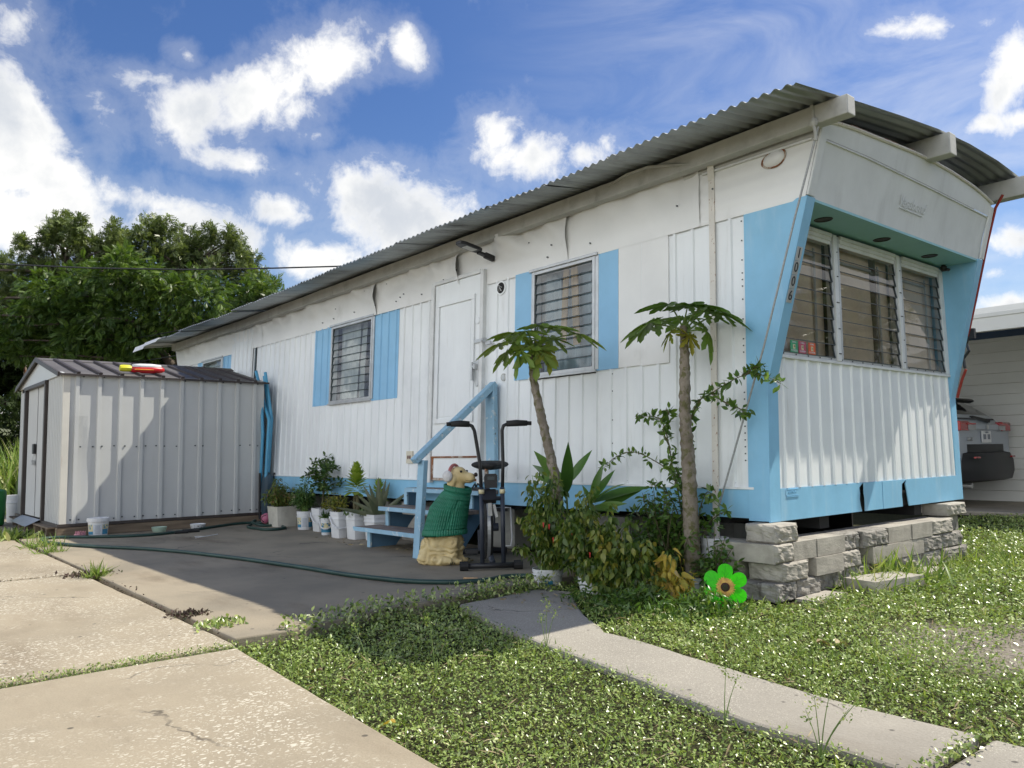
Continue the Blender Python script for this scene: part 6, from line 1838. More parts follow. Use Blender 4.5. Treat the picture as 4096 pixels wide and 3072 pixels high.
thorny('thorny lime tree with long arching branches against the white wall', LB, [
    [LB, (-0.505, -0.14, 0.456), (-0.53, -0.14, 0.625), (-0.712, -0.14, 0.737), (-0.919, -0.14, 0.814), (-1.092, -0.14, 0.783), (-1.21, -0.14, 0.708)],
    [LB, (-0.513, -0.13, 0.455), (-0.601, -0.13, 0.659), (-0.637, -0.13, 0.859), (-0.687, -0.13, 1.011), (-0.777, -0.13, 1.05), (-0.907, -0.13, 1.047)],
    [(-0.637, -0.13, 0.859), (-.67, -.14, .95), (-.62, -.13, 1.02)], [(-0.687, -0.13, 1.011), (-.64, -.12, 1.06), (-.66, -.12, 1.09)],
    [(-.46, -.14, GZ), (-.44, -.17, .5), (-0.409, -0.2, 0.927), (-0.391, -0.2, 1.039), (-0.325, -0.2, 1.131), (-0.244, -0.2, 1.165), (-0.118, -0.2, 1.221), (0.008, -0.2, 1.259), (0.116, -0.2, 1.245), (0.229, -0.2, 1.189)],
    [(-0.244, -0.2, 1.165), (-0.136, -0.2, 1.098), (-0.044, -0.2, 1.06), (-0.015, -0.2, 1.027)],
    [(0.008, -0.2, 1.259), (.06, -.21, 1.29), (.11, -.2, 1.30)],
    [LB, (-.56, -.15, .40), (-.66, -.18, .58), (-.74, -.2, .60)], [LB, (-.42, -.13, .40), (-.34, -.15, .56), (-.26, -.16, .52)], [LB, (-.60, -.14, .35), (-.80, -.18, .42), (-.95, -.2, .40)],
    [LB, (-.40, -.12, .3), (-.28, -.14, .42), (-.20, -.15, .45)], [LB, (-.54, -.16, .5), (-.58, -.18, .70), (-.56, -.2, .78)], [LB, (-.5, -.18, .42), (-.47, -.22, .62), (-.5, -.24, .70)]], 3)
bushy('lime_sapling', 'dense leafy lower growth of citrus between the papaya and the pepper bush', 'citrus shrub', (-.60, -.24, GZ), .05, .30, .16, .66, 72, 26, LF_CITRUS, .044, 'lf_lime', up=.2, droop=.3)
bushy('leafy_weed', 'leafy green weed growing between the taller papaya trunk and the block wall', 'weed', (-.22, -.26, GZ), .02, .16, .12, .44, 26, 18, LF_CITRUS, .042, 'lf_lime', up=.2, droop=.3)
def ginger(label, base, top, tips):
    t = thing('ginger_plant', label, 'ginger plant', base)
    b = MB(); b.tube([base, Vector(base).lerp(Vector(top), .5) + Vector((.01, 0, 0)), top], [.010, .009, .005], 8); b.build('stem', M_['greenstem'], t)
    tv, tf = tpl_leaf(.195, 8, .30, .16, .85)
    for tp in tips:
        zf = random.uniform(.0, .35)
        o_ = Vector(top).lerp(Vector(base), zf * .5)
        d_ = Vector(tp) - o_
        d_ = d_ + Vector((random.gauss(0, .05), random.gauss(0, .12), .05))
        nn = (Vector((0, 0, .7)) + Vector((.75, -.65, 0)) * random.uniform(.35, 1.2)).normalized()
        leaves('leaf', (tv, tf), [tuple(o_)], [tuple(d_)], [tuple(nn)], [d_.length], M_['lf_ginger'], t)
    return t
ginger('taller ginger plant with long blades against the wall beside the bike', (-1.298, -0.42, GZ), (-1.302, -0.42, 0.611), [(-1.786, -0.42, 0.752), (-1.694, -0.42, 0.831), (-1.273, -0.42, 0.798), (-1.029, -0.42, 0.792), (-1.647, -0.42, 0.64), (-1.583, -0.42, 0.56), (-1.509, -0.42, 0.685), (-1.62, -.40, .50)])
ginger('lower ginger plant with broad blades left of the lime tree', (-1.10, -.36, GZ), (-1.134, -0.36, 0.496), [(-0.972, -0.36, 0.692), (-0.861, -0.36, 0.61), (-0.821, -0.36, 0.585), (-0.788, -0.36, 0.538), (-0.797, -0.36, 0.473), (-0.992, -0.36, 0.661), (-1.28, -.36, .56), (-.85, -.36, .42)])

# papaya trees
def papaya_tpl():
    V = [(0, 0, 0)]
    ang = [-150, -105, -62, -22, 22, 62, 105, 150]
    ln = [.50, .72, .90, 1.0, 1.0, .90, .72, .50]
    ang = [-140, -95, -48, 0, 48, 95, 140]; ln = [.62, .82, .97, 1.08, .97, .82, .62]
    out = []
    for i, (a, l) in enumerate(zip(ang, ln)):
        a = math.radians(a)
        def pt(r_, da):
            aa = a + da
            return (r_ * math.cos(aa), r_ * math.sin(aa))
        if i == 0:
            out.append(pt(.16, -.45))
        out += [pt(.30 * l, -.18), pt(.52 * l, -.27), pt(.66 * l, -.30), pt(.64 * l, -.13), pt(.84 * l, -.14), pt(1.0 * l, 0), pt(.84 * l, .14), pt(.64 * l, .13), pt(.66 * l, .30), pt(.52 * l, .27), pt(.30 * l, .18)]
        out.append(pt(.24, .42))
    V = [(0, 0, 0.0)]
    for i, (x, y) in enumerate(out):
        r2 = x * x + y * y
        V.append((x, y, -.30 * r2 + .035 * math.sin(7 * math.atan2(y, x))))
    # inner ring on the lobe axes for a soft fold
    F = [(0, i, i + 1) for i in range(1, len(out))]
    return np.array(V, float), F
PT = papaya_tpl()
M_['papaya_bark'] = mat('papaya_trunk_bark', (.20, .165, .125), .8, var=.22, vscale=16, stretch=(1, 1, .6), col2=(.27, .23, .185), bump=.7, bscale=40, bstretch=(1, 1, .6), dirt=(((.10, .095, .03), 24, (1, 1, .9), .47, .60, .85), ((.055, .045, .03), 40, (1, 1, 1.4), .60, .70, .7)))
def papaya(label, trunk, rads, crown, lf, group=None, yellow=.2):
    t = thing('papaya_tree', label, 'papaya tree', trunk[0], group)
    b = MB()
    pts = [Vector(p) for p in trunk]
    sm, rs = [], []
    for i in range(len(pts) - 1):
        p0, p1, p2, p3 = pts[max(i - 1, 0)], pts[i], pts[i + 1], pts[min(i + 2, len(pts) - 1)]
        for q in range(10):
            u = q / 10
            sm.append(.5 * ((2 * p1) + (p2 - p0) * u + (2 * p0 - 5 * p1 + 4 * p2 - p3) * u * u + (3 * p1 - p0 - 3 * p2 + p3) * u ** 3)); rs.append(rads[i] + (rads[i + 1] - rads[i]) * u)
    sm.append(pts[-1]); rs.append(rads[-1])
    # finer along the length, with leaf scars
    S2, R2 = [], []
    for i in range(len(sm) - 1):
        for q in range(3):
            S2.append(sm[i].lerp(sm[i + 1], q / 3)); R2.append(rs[i] + (rs[i + 1] - rs[i]) * q / 3)
    n = 20
    rings = []
    for i, p in enumerate(S2):
        ring = []
        for k in range(n):
            a = 2 * math.pi * k / n
            hgt = max(0, min(1, (p.z - .15) / .5))
            sc_ = (.5 + .5 * math.sin(a * 3 + p.z * 62)) * (.5 + .5 * math.sin(a * 5 - p.z * 85))
            rr = R2[i] * (1 + .20 * hgt * (sc_ - .4) + .04 * math.sin(p.z * 160) * (1 - hgt * .5) + .03 * noise.noise(p * 20))
            ring.append((p.x + rr * math.cos(a), p.y + rr * math.sin(a), p.z))
        rings.append(ring)
    b.loft(rings); b.build('trunk', M_['papaya_bark'], t, smooth=True)
    top = pts[-1]
    for k, (az, el_, Lp, s, dr) in enumerate(crown):
        d_ = (cR * math.cos(az) + cT * math.sin(az)) * math.cos(el_) + Vector((0, 0, math.sin(el_)))
        o_ = top + Vector((0, 0, -.02 - .05 * random.random()))
        e = o_ + d_ * Lp
        mid = o_.lerp(e, .5) + Vector((0, 0, .03))
        b = MB(); b.tube([o_ * (1 - u) ** 2 + mid * 2 * u * (1 - u) + e * u * u for u in [q / 6 for q in range(7)]], [.0062 - .0005 * q for q in range(7)], 6); pe = b.build('petiole', M_['greenstem'], t)
        hz_ = (cR * math.cos(az) + cT * math.sin(az))
        fw = hz_ * math.cos(dr) - Vector((0, 0, math.sin(dr)))
        nn = hz_ * math.sin(dr) + Vector((0, 0, math.cos(dr)))
        leaves('leaf', PT, [tuple(e)], [tuple(fw)], [tuple(nn)], [s], M_['lf_papaya'], pe, rnd=[lf(k)])
    return t
papaya('shorter papaya tree with a leaning slender trunk beside the window', [(-1.20, -.42, GZ), (-1.276, -.5, 0.345), (-1.323, -.5, 0.624), (-1.364, -.5, 0.781), (-1.473, -.5, 1.137), (-1.539, -.5, 1.405), (-1.52, -.5, 1.60)], [.040, .037, .036, .035, .032, .026, .020],
       [(3.0, .22, .24, .20, .30), (2.85, .75, .17, .21, -.05), (1.3, .95, .20, .20, -.10), (.25, .22, .33, .21, .28), (.55, .75, .21, .20, -.05), (2.3, .05, .15, .20, 1.05), (1.5, -.15, .13, .21, 1.25), (.8, -.1, .12, .17, 1.1), (-.9, .4, .25, .19, .2), (-2.0, .5, .25, .18, .2), (3.5, .02, .20, .17, .6), (1.9, .45, .20, .20, .25)], lambda k: [.75, .7, .6, .7, .65, .6, .7, .85, .6, .6, .7, .65][k % 12])
papaya('taller straighter papaya tree near the front corner of the home', [(-.405, -.22, GZ), (-.40, -.235, .30), (-.394, -.25, .744), (-.407, -.25, 1.029), (-.398, -.25, 1.30), (-.394, -.25, 1.491), (-.399, -.25, 1.60)], [.052, .050, .043, .036, .033, .027, .021],
       [(3.1, .38, .22, .21, .28), (2.5, .85, .19, .22, -.05), (1.4, 1.0, .17, .21, -.15), (.15, .50, .27, .20, .30), (-.3, .75, .22, .18, .15), (.5, .02, .15, .19, 1.2), (2.9, -.05, .09, .12, .9), (1.0, -.15, .05, .12, 1.1), (-1.3, .6, .24, .19, .2), (-2.3, .5, .22, .19, .3), (3.6, .2, .24, .18, .45), (.9, .7, .20, .20, .05)], lambda k: [.45, .15, .12, .25, .3, .5, .8, .98, .3, .3, .5, .2][k % 12])

# flower pinwheel
PW = Vector((.06, -.56, .084))
t = thing('pinwheel', 'bright green six-petal pinwheel with a sunflower centre on a stick in the lawn', 'pinwheel', (.05, -.57, GZ))
b = MB(); b.tube([(.05, -.55, GZ - .05), (.05, -.545, .09)], .004, 6); b.build('stick', M_['black'], t)
fw = (CAMP - PW); fw.z *= .3; fw.normalize()
ux = Vector((0, 0, 1)).cross(fw).normalized(); uy = fw.cross(ux)
M_['neon'] = leafmat('neon_green_nylon', [(.06, .62, .018), (.085, .74, .028)], .30, .5, .3, tint=(.9, 1.1, .6))
for k in range(6):
    a = math.radians(28 + 60 * k)
    b = MB()
    d_ = ux * math.cos(a) + uy * math.sin(a); s_ = fw.cross(d_)
    n = 9; pts = []
    prof = [(.018, .012), (.035, .026), (.06, .037), (.085, .041), (.105, .035), (.118, .022), (.124, .0)]
    V = [PW + d_ * r_ + s_ * w_ + fw * (.010 * w_ / .04) for r_, w_ in prof] + [PW + d_ * r_ - s_ * w_ - fw * (.010 * w_ / .04) for r_, w_ in prof[-2::-1]]
    b.add(V, [tuple(range(len(V)))])
    pt_ = b.build('petal', M_['neon'], t)
    b = MB()
    vein = [(.03, 0), (.07, .003), (.112, -.002)]
    b.tube([PW + d_ * r_ + s_ * w_ + fw * .004 for r_, w_ in vein], .0009, 4); b.tube([PW + d_ * .06 + fw * .004, PW + d_ * .085 + s_ * .018 + fw * .008], .0007, 4); b.tube([PW + d_ * .05 + fw * .004, PW + d_ * .075 - s_ * .018 + fw * .002], .0007, 4)
    b.build('vein', mat('petal_vein', (.03, .35, .015), .6, var=.1), pt_)
b = MB()
n_ = 26; V = [PW + fw * .012]
for k in range(n_ * 2):
    a = math.pi * k / n_
    r_ = (.055 if k % 2 == 0 else .044) * random.uniform(.9, 1.08)
    V.append(PW + (ux * math.cos(a) + uy * math.sin(a)) * r_ + fw * .009)
b.add(V, [(0, 1 + k, 1 + (k + 1) % (2 * n_)) for k in range(2 * n_)]); sf_ = b.build('sunflower', mat('sunflower_print', (.62, .30, .10), .6, var=.3, vscale=38, col2=(.70, .46, .10)), t)
b = MB(); V = [PW + fw * .016] + [PW + (ux * math.cos(2 * math.pi * k / 24) + uy * math.sin(2 * math.pi * k / 24)) * .024 + fw * .0135 for k in range(24)]; b.add(V, [(0, 1 + k, 1 + (k + 1) % 24) for k in range(24)]); b.build('sunflower_ring', mat('maroon_ring', (.045, .012, .010), .7, var=.2), sf_)
b = MB(); V = [PW + fw * .018] + [PW + (ux * math.cos(2 * math.pi * k / 24) + uy * math.sin(2 * math.pi * k / 24)) * .016 + fw * .0168 for k in range(24)]; b.add(V, [(0, 1 + k, 1 + (k + 1) % 24) for k in range(24)]); b.build('sunflower_disc', mat('seed_disc', (.035, .035, .015), .8, var=.6, vscale=350), sf_)

# leaf litter and small oddments
P = []
for k in range(90):
    P.append((random.gauss(-.75, .35), random.gauss(-1.1, .13), -.024))
for k in range(60):
    P.append((random.uniform(-3.7, -2.75), random.uniform(-.5, -.1), .003))
for k in range(50):
    P.append((random.uniform(-4.9, -3.9), random.uniform(-.62, -.4), .003))
n = len(P)
kind(tag(leaves('leaf_litter', tpl_leaf(.3, 3, .3, .3), P, rdir(n, 0.02) * np.array([1, 1, .25]), rdir(n, 2), RNG.uniform(.012, .05, n), M_['dry'], loc=(-1, -1, 0)), 'dry leaf litter under the steps, buckets and pepper bushes', 'leaf litter'), 'stuff')
def dryleaf(label, c, s, m='dry', r_=.5):
    tag(leaves('fallen_leaf', tpl_leaf(.7, 5, .5, .5, .7), [c], [(math.cos(c[0] * 9), math.sin(c[0] * 9), .1)], [(.2, .3, 1)], [s], M_[m], loc=c, rnd=[r_]), label, 'fallen leaf')
dryleaf('curled brown dead leaf lying on the sunlit lawn by the worn patch', (.78, -.93, GZ + .03), .085, r_=.3)
dryleaf('pale straw-coloured dead leaf beside the curled brown one', (.85, -.88, GZ + .03), .075, r_=.9)
dryleaf('yellow fallen leaf in the lawn near the drive edge', (.42, -2.86, GZ + .03), .055, 'lf_yellow', .55)
dryleaf('greyish-brown leaf standing in the shaded lawn beside the drive', (-.28, -2.76, GZ + .04), .055, r_=.2)
b = MB(); b.tube([(-1.60, -1.08, .01), (-1.50, -1.04, .012)], .007, 6); tag(b.build('twig', M_['lath'], loc=(-1.55, -1.06, 0)), 'short tan twig on the patio beside the hose', 'twig')

# ------------------------------------------------------------------ retaining blocks under the front
M_['block'] = mat('grey_concrete_block', (.355, .33, .285), .9, var=.16, vscale=9, bump=.4, bscale=120, dirt=(((.22, .20, .175), 7, (1, 1, 1), .5, .75, .5),))
M_['block_dark'] = mat('stained_split_block', (.25, .235, .21), .95, var=.3, vscale=16, bump=.6, bscale=60, dirt=(((.07, .06, .05), 22, (1, 1, .4), .50, .66, .75), ((.42, .40, .36), 12, (1, 1, 1), .6, .75, .5)))
BI = 0
def block(x0, x1, y0, y1, z0, z1, label, rough=None, dark=False, rot=0.0):
    """a 4-inch wall block; the split face is broken rock"""
    global BI
    BI += 1
    cx_, cy_, cz = (x0 + x1) / 2, (y0 + y1) / 2, z0
    bm = bmesh.new(); bmesh.ops.create_cube(bm, size=1.0)
    bmesh.ops.subdivide_edges(bm, edges=bm.edges, cuts=9 if rough else 4, use_grid_fill=True)
    sx_, sy_, sz = x1 - x0, y1 - y0, z1 - z0
    for v in bm.verts:
        p = Vector((v.co.x * sx_, v.co.y * sy_, (v.co.z + .5) * sz))
        q = p + Vector((BI * 3.3, BI * 1.7, 0))
        e = sum(1 for c_ in v.co if abs(abs(c_) - .5) < 1e-4)
        if e >= 2:
            p *= 1 - .006 - .012 * max(0, noise.noise(q * 12))
        p += Vector((noise.noise(q * 25), noise.noise(q * 25 + Vector((9, 0, 0))), 0)) * .0015
        if rough:
            for f_ in rough:
                on = {'x': v.co.x > .499, '-y': v.co.y < -.499}[f_]
                if on:
                    d_ = .012 * noise.noise(q * 22) + .008 * noise.noise(q * 55) - (.012 if e >= 2 else 0)
                    if f_ == 'x':
                        p.x += d_
                    else:
                        p.y -= d_
        v.co = Matrix.Rotation(rot, 3, 'Z') @ p
    me = bpy.data.meshes.new('concrete_block'); bm.to_mesh(me); bm.free()
    me.materials.append(M_['block_dark' if dark else 'block'])
    o_ = link('concrete_block', me, None, (cx_, cy_, cz))
    return tag(o_, label, 'concrete block', 'retaining wall blocks under the front of the home')
H_ = .107
def zr(r_): return (-.052 + r_ * .1095, -.052 + r_ * .1095 + H_)
ORD = ['second', 'third', 'fourth', 'fifth', 'sixth', 'seventh', 'eighth']
# corner
block(-.10, .115, -.12, .12, *zr(3), 'pale split block alone on top of the corner, touching the blue skirt', ['x', '-y'])
block(-.30, .125, -.155, .045, *zr(2), 'long block at the corner just under the single top block, dark stained end', ['x'], False)
block(-.42, -.14, -.14, .06, *zr(1), 'smooth block in shade on the side facing the papaya, second from the ground')
block(-.30, .13, -.17, .05, *zr(0), 'bottom corner block with dark broken faces nearest the pinwheel', ['x', '-y'], True)
# front rows
for y0, y1, ro, dk, x1, lab in ((.05, .305, None, False, .115, 'smooth pale block in the third course next to the corner block'), (.31, .645, None, False, .12, 'smooth pale block in the third course with a sunlit top'), (.66, .885, ['x'], True, .10, 'darker block in the third course left of the blackest one'), (.89, 1.235, ['x'], True, .13, 'blackest rough-faced block in the third course with bright top'), (1.245, 1.595, None, False, .12, 'smooth block in the third course right of the blackest one'), (1.60, 1.93, None, False, .125, 'smooth block in the third course with a shadowed upper corner'), (1.94, 2.34, ['x'], False, .12, 'rough-faced grey block at the far end of the third course')):
    block(-.10, x1, y0, y1, *zr(2), lab, ro, dk)
for y0, y1, ro, dk, x1, lab in ((-.10, .19, ['x', '-y'], False, .135, 'rough grey block with brown stain in the second course at the corner'), (.27, .60, None, False, .13, 'smooth pale block in the second course beside the dark gap'), (.63, .87, ['x'], False, .11, 'split block in the second course half hidden by grass'), (.99, 1.38, None, False, .13, 'long smooth block in the second course behind the tall grass'), (1.385, 1.785, None, False, .12, 'smooth block in the second course with slanting shadow'), (1.79, 2.10, ['x'], True, .125, 'dark rough block in the second course left of the end block'), (2.11, 2.50, ['x'], True, .12, 'dark rough end block in the second course by the neighbour side')):
    block(-.10, x1, y0, y1, *zr(1), lab, ro, dk)
for y0, y1, ro, dk, x1, lab in ((.07, .35, ['x'], True, .12, 'stained bottom block next to the corner, streaked white'), (.38, .66, ['x'], True, .10, 'shaded bottom block behind the weeds'), (.68, 1.02, ['x'], False, .10, 'bottom block behind the tall grass tuft'), (1.03, 1.40, None, False, .10, 'bottom block mostly buried in grass near the middle'), (1.42, 1.78, ['x'], False, .11, 'low bottom block right of the middle of the wall'), (1.79, 2.08, ['x'], False, .12, 'pale bottom block second from the far end'), (2.09, 2.54, ['x'], True, .14, 'large dark bottom block at the far end of the wall')):
    block(-.10, x1, y0, y1, *zr(0), lab, ro, dk)
block(-.10, .10, 2.30, 2.66, .285, .375, 'flat block wedged under the far corner of the blue skirt', ['x'])
block(-.10, .04, 2.42, 2.62, .16, .28, 'upright dark block behind the far end of the wall', None, True)
o_ = block(.20, .42, .50, .98, GZ - .02, GZ + .085, 'smooth paver lying loose in the grass before the block wall', None, False, -.18)
o_ = block(.20, .36, 1.30, 1.62, GZ - .03, GZ + .05, 'reddish paver sunk in the grass beyond the loose smooth one', None, False, -.1)
o_ = block(.12, .26, .02, .40, GZ - .04, GZ + .018, 'flat strip of pale concrete at the foot of the corner blocks', None, False, .05)
tuft('tall ragged grass tuft leaning on the middle of the block wall', (.22, 1.05, GZ), 260, .22, .13, M_['blade'], up=1.0)
tuft('tall grass tuft growing over the loose paver', (.26, .60, GZ), 120, .16, .10, M_['blade'], up=1.0)
tuft('grass tuft at the far end of the block wall', (.24, 2.2, GZ), 160, .14, .16, M_['blade'], up=1.0)
block(-4.05, -3.72, -.02, .18, .0, .36, 'rough tan block standing below the skirt beside the steps', ['-y'], False)

# ------------------------------------------------------------------ neighbour's carport on the right
CP = thing('neighbour_carport', "white neighbouring building with lap siding and a flat carport roof", 'carport', (-2, 8.95, 0))
M_['siding'] = mat('white_lap_siding', (.62, .62, .59), .55, var=.04, vscale=1.0)
M_['navy'] = mat('navy_trim', (.03, .06, .12), .5, var=.1)
b = MB()
prof = []
z = 0.0
while z < 2.42:
    prof += [(.020, z), (.002, z + .150), (.016, z + .156)]; z += .158
xs_ = [-9.4, -4, 0, 5]
b.add([(x, 8.95 - o, zz) for x in xs_ for o, zz in prof], [(i * len(prof) + k, (i + 1) * len(prof) + k, (i + 1) * len(prof) + k + 1, i * len(prof) + k + 1) for i in range(3) for k in range(len(prof) - 1)])
b.build('siding_wall', M_['siding'], CP)
b = MB(); b.box(-9.4, 5, 8.96, 9.1, 0, 2.9); b.box(-9.4, -9.3, 9.1, 16, 0, 2.9); b.box(4.9, 5, 9.1, 16, 0, 2.9); b.build('building_wall', M_['siding'], CP)
b = MB(); b.box(-9.4, 5, 8.915, 8.955, 2.42, 2.54); b.build('blue_band', M_['navy'], CP)
b = MB(); b.prism([(6.62, 2.335), (6.62, 2.30), (9.5, 2.62), (16.4, 3.0), (16.4, 3.06), (9.5, 2.70)], -9.8, 5.4, 'x'); b.build('carport_roof', mat('roof_underside', (.42, .42, .40), .7, var=.05), CP)
b = MB(); b.box(-9.8, 5.4, 6.52, 6.615, 2.225, 2.415); b.box(-9.82, 5.42, 6.505, 6.53, 2.395, 2.45); b.build('fascia', M_['siding'], CP, bevel=.006)
b = MB(); b.prism([(6.62, 2.24), (6.62, 2.30), (9.0, 2.57), (9.0, 2.50)], -.55, -.45, 'x'); b.build('blue_rafter', M_['navy'], CP)
for xx in (4.6, -9.2):
    b = MB(); b.box(xx, xx + .09, 6.62, 6.71, -.005, 2.23); b.build('post', M_['siding'], CP)

# ------------------------------------------------------------------ parked car (rear towards +x)
CR = thing('parked_car', 'grey-blue crossover parked under the carport, red tail lamps, black bumper', 'car', (-1.55, 7.85, 0))
M_['carpaint'] = mat('grey_blue_car_paint', (.32, .36, .42), .28, metal=.2, var=.04, coat=.6)
M_['cladding'] = mat('black_cladding', (.018, .019, .021), .5, var=.1)
M_['cglass'] = mat('car_glass', (.02, .022, .024), .06, var=.05, spec=.6)
M_['lampred'] = mat('red_tail_lamp', (.36, .012, .015), .15, var=.1, coat=.5)
M_['lampclear'] = mat('clear_tail_lamp', (.30, .30, .31), .15, var=.15, coat=.5)
# stations from the tail forward: x, half width scale, heights of the nine rows
ST_ = [  # x,  hw,  bottom, sill, clad, mid, shoulder, belt, glass top, roof edge, roof centre
    (0.00, .88, .40, .50, .66, .86, 1.00, 1.06, 1.07, 1.08, 1.085),
    (-.06, .91, .36, .48, .68, .86, 1.02, 1.10, 1.13, 1.14, 1.145),
    (-.18, .92, .34, .46, .68, .84, 1.03, 1.12, 1.24, 1.25, 1.255),
    (-.42, .915, .33, .45, .68, .84, 1.03, 1.12, 1.40, 1.41, 1.42),
    (-.62, .92, .33, .45, .70, .84, 1.02, 1.11, 1.46, 1.52, 1.535),
    (-1.2, .92, .32, .44, .66, .82, 1.00, 1.08, 1.47, 1.545, 1.57),
    (-2.2, .92, .30, .42, .50, .80, .97, 1.04, 1.47, 1.55, 1.58),
    (-2.9, .92, .30, .42, .50, .80, .95, 1.02, 1.40, 1.48, 1.52),
    (-3.5, .92, .30, .42, .64, .80, .93, 1.00, 1.04, 1.07, 1.10),
    (-4.2, .90, .32, .44, .66, .78, .88, .93, .97, .99, 1.01),
    (-4.5, .82, .34, .46, .60, .70, .80, .85, .88, .90, .91)]
WID = [.90, .98, 1.0, 1.0, 1.0, .965, .80, .72, 0.0]
def cpt(x, y, z): return (-1.55 + x, 7.85 + y, z)
b = MB()
rows = []
for s_ in ST_:
    hw = s_[1]; zs = s_[2:]
    wid = list(WID)
    half = [(hw * w_, z) for w_, z in zip(wid, zs)]
    rows.append([cpt(s_[0], -w_, z) for w_, z in half] + [cpt(s_[0], w_, z) for w_, z in half[-2::-1]])
n = len(rows[0])
b.add([p for r_ in rows for p in r_], [])
for i in range(len(rows) - 1):
    for k in range(n - 1):
        kk = k if k < 8 else n - 2 - k
        m_ = 1 if kk < 2 else 0
        if kk == 5 and 3 <= i <= 7:
            m_ = 2
        if kk in (6, 7) and i in (2, 3) or (kk in (6, 7) and i == 7):
            m_ = 2
        b.f.append((i * n + k, i * n + k + 1, (i + 1) * n + k + 1, (i + 1) * n + k)); b.m.append(m_)
b.f.append(tuple(range(n))); b.m.append(0)
b.f.append(tuple((len(rows) - 1) * n + k for k in range(n))); b.m.append(0)
bd = b.build('body', [M_['carpaint'], M_['cladding'], M_['cglass']], CR, smooth=28)
b = MB(); b.v = []
pr = [(.0, .33), (.11, .36), (.145, .48), (.14, .62), (.10, .72), (.02, .735), (.02, .84), (-.05, .84), (-.10, .40)]
rings = []
for y in [-.90, -.86, -.6, 0, .6, .86, .90]:
    q = 1 if abs(y) < .7 else (.72 if abs(y) < .88 else .2)
    rings.append([cpt(x * q - (.10 if abs(y) > .85 else 0), y, z) for x, z in pr])
b.loft(rings); bp_ = b.build('bumper', M_['cladding'], CR, smooth=30)
b = MB(); b.box(-1.55 + .125, -1.55 + .15, 7.85 - .78, 7.85 - .62, .655, .675); b.box(-1.55 + .125, -1.55 + .15, 7.85 + .52, 7.85 + .64, .655, .675); b.build('reflector', M_['lampred'], bp_)
for sg in (-1, 1):
    b = MB()
    b.prism([(0.02, 1.15), (.035, 1.13), (.03, 1.02), (-.20, 1.02), (-.18, 1.10), (-.08, 1.15)], 7.85 + sg * .90, 7.85 + sg * .60, 'y'); b.v = [(p[0] - 1.55, p[1], p[2]) for p in b.v]
    tl = b.build('tail_lamp', M_['lampred'], CR, bevel=.01)
    b = MB(); b.box(-1.55 + .03, -1.55 + .042, 7.85 + min(sg * .42, sg * .66), 7.85 + max(sg * .42, sg * .66), 1.03, 1.095); b.build('reversing_lens', M_['lampclear'], tl)
    b = MB(); b.box(-1.55 + .03, -1.55 + .046, 7.85 + min(sg * .42, sg * .70), 7.85 + max(sg * .42, sg * .70), 1.10, 1.125); b.build('lamp_strip', M_['lampred'], tl)
b = MB(); b.bar(cpt(-.10, -.62, 1.19), cpt(-.10, .62, 1.19), .02, .02); b.bar(cpt(-.13, -.1, 1.215), cpt(-.05, .3, 1.16), .05, .04); b.build('wiper', M_['black'], CR)
b = MB(); b.prism([(-.62, 1.535), (-.36, 1.50), (-.33, 1.47), (-.40, 1.44), (-.60, 1.50)], -.64, .64, 'y'); b.v = [cpt(p[0], p[1], p[2]) for p in b.v]; b.build('spoiler', M_['cladding'], CR, bevel=.008)
b = MB(); b.box(-1.55 + .0, -1.55 + .035, 7.85 - .42, 7.85 + .42, 1.035, 1.11); b.build('garnish', M_['carpaint'], CR, bevel=.01)
b = MB(); b.lathe([(0, .0), (.035, 0), (.04, .006), (0, .010)], (0, 0, 0), 20); b.v = [cpt(.036 + p[2], p[0] * 1.25, 1.075 + p[1] * .85) for p in b.v]; b.build('badge', M_['alu'], CR)
text('model_lettering', 'RAV4', .075, M_['alu'], axes(cpt(.012, -.56, .905), (0, 1, 0), (0, 0, 1)), CR, .004)
b = MB(); b.box(-1.55 + .008, -1.55 + .022, 7.85 - .16, 7.85 + .16, .86, 1.02); np_ = b.build('number_plate', M_['bucket'], CR, bevel=.004)
text('plate_print', 'FLORIDA', .032, M_['ink'], axes(cpt(.0235, 0, 1.0), (0, 1, 0), (0, 0, 1)), np_, .001)
b = MB(); b.box(*(lambda c: (c[0], c[0] + .002, c[1] - .12, c[1] - .03, .905, .975))(cpt(.0225, 0, 0))); b.box(*(lambda c: (c[0], c[0] + .002, c[1] + .03, c[1] + .12, .905, .975))(cpt(.0225, 0, 0))); b.build('plate_characters', M_['ink'], np_)
for xx in (-.95, -3.6):
    for sg in (-1, 1):
        b = MB(); b.lathe([(.20, -.11), (.34, -.10), (.355, -.06), (.355, .06), (.34, .10), (.20, .11)], (0, 0, 0), 36)
        b.v = [cpt(xx + p[0], sg * .80 + p[2], .355 + p[1]) for p in b.v]; w_ = b.build('wheel', M_['rubber'], CR, smooth=40)
        b = MB(); b.lathe([(0, .07), (.06, .08), (.20, .085), (.215, .10), (.22, -.05), (0, -.05)], (0, 0, 0), 30)
        b.v = [cpt(xx + p[0], sg * (.80 + p[2]), .355 + p[1]) for p in b.v]; b.build('rim', M_['alu'], w_, smooth=40)
b = MB(); b.tube([cpt(-.25, -.55, .30), cpt(.0, -.55, .29)], .035, 12); b.build('exhaust', M_['alu'], CR)

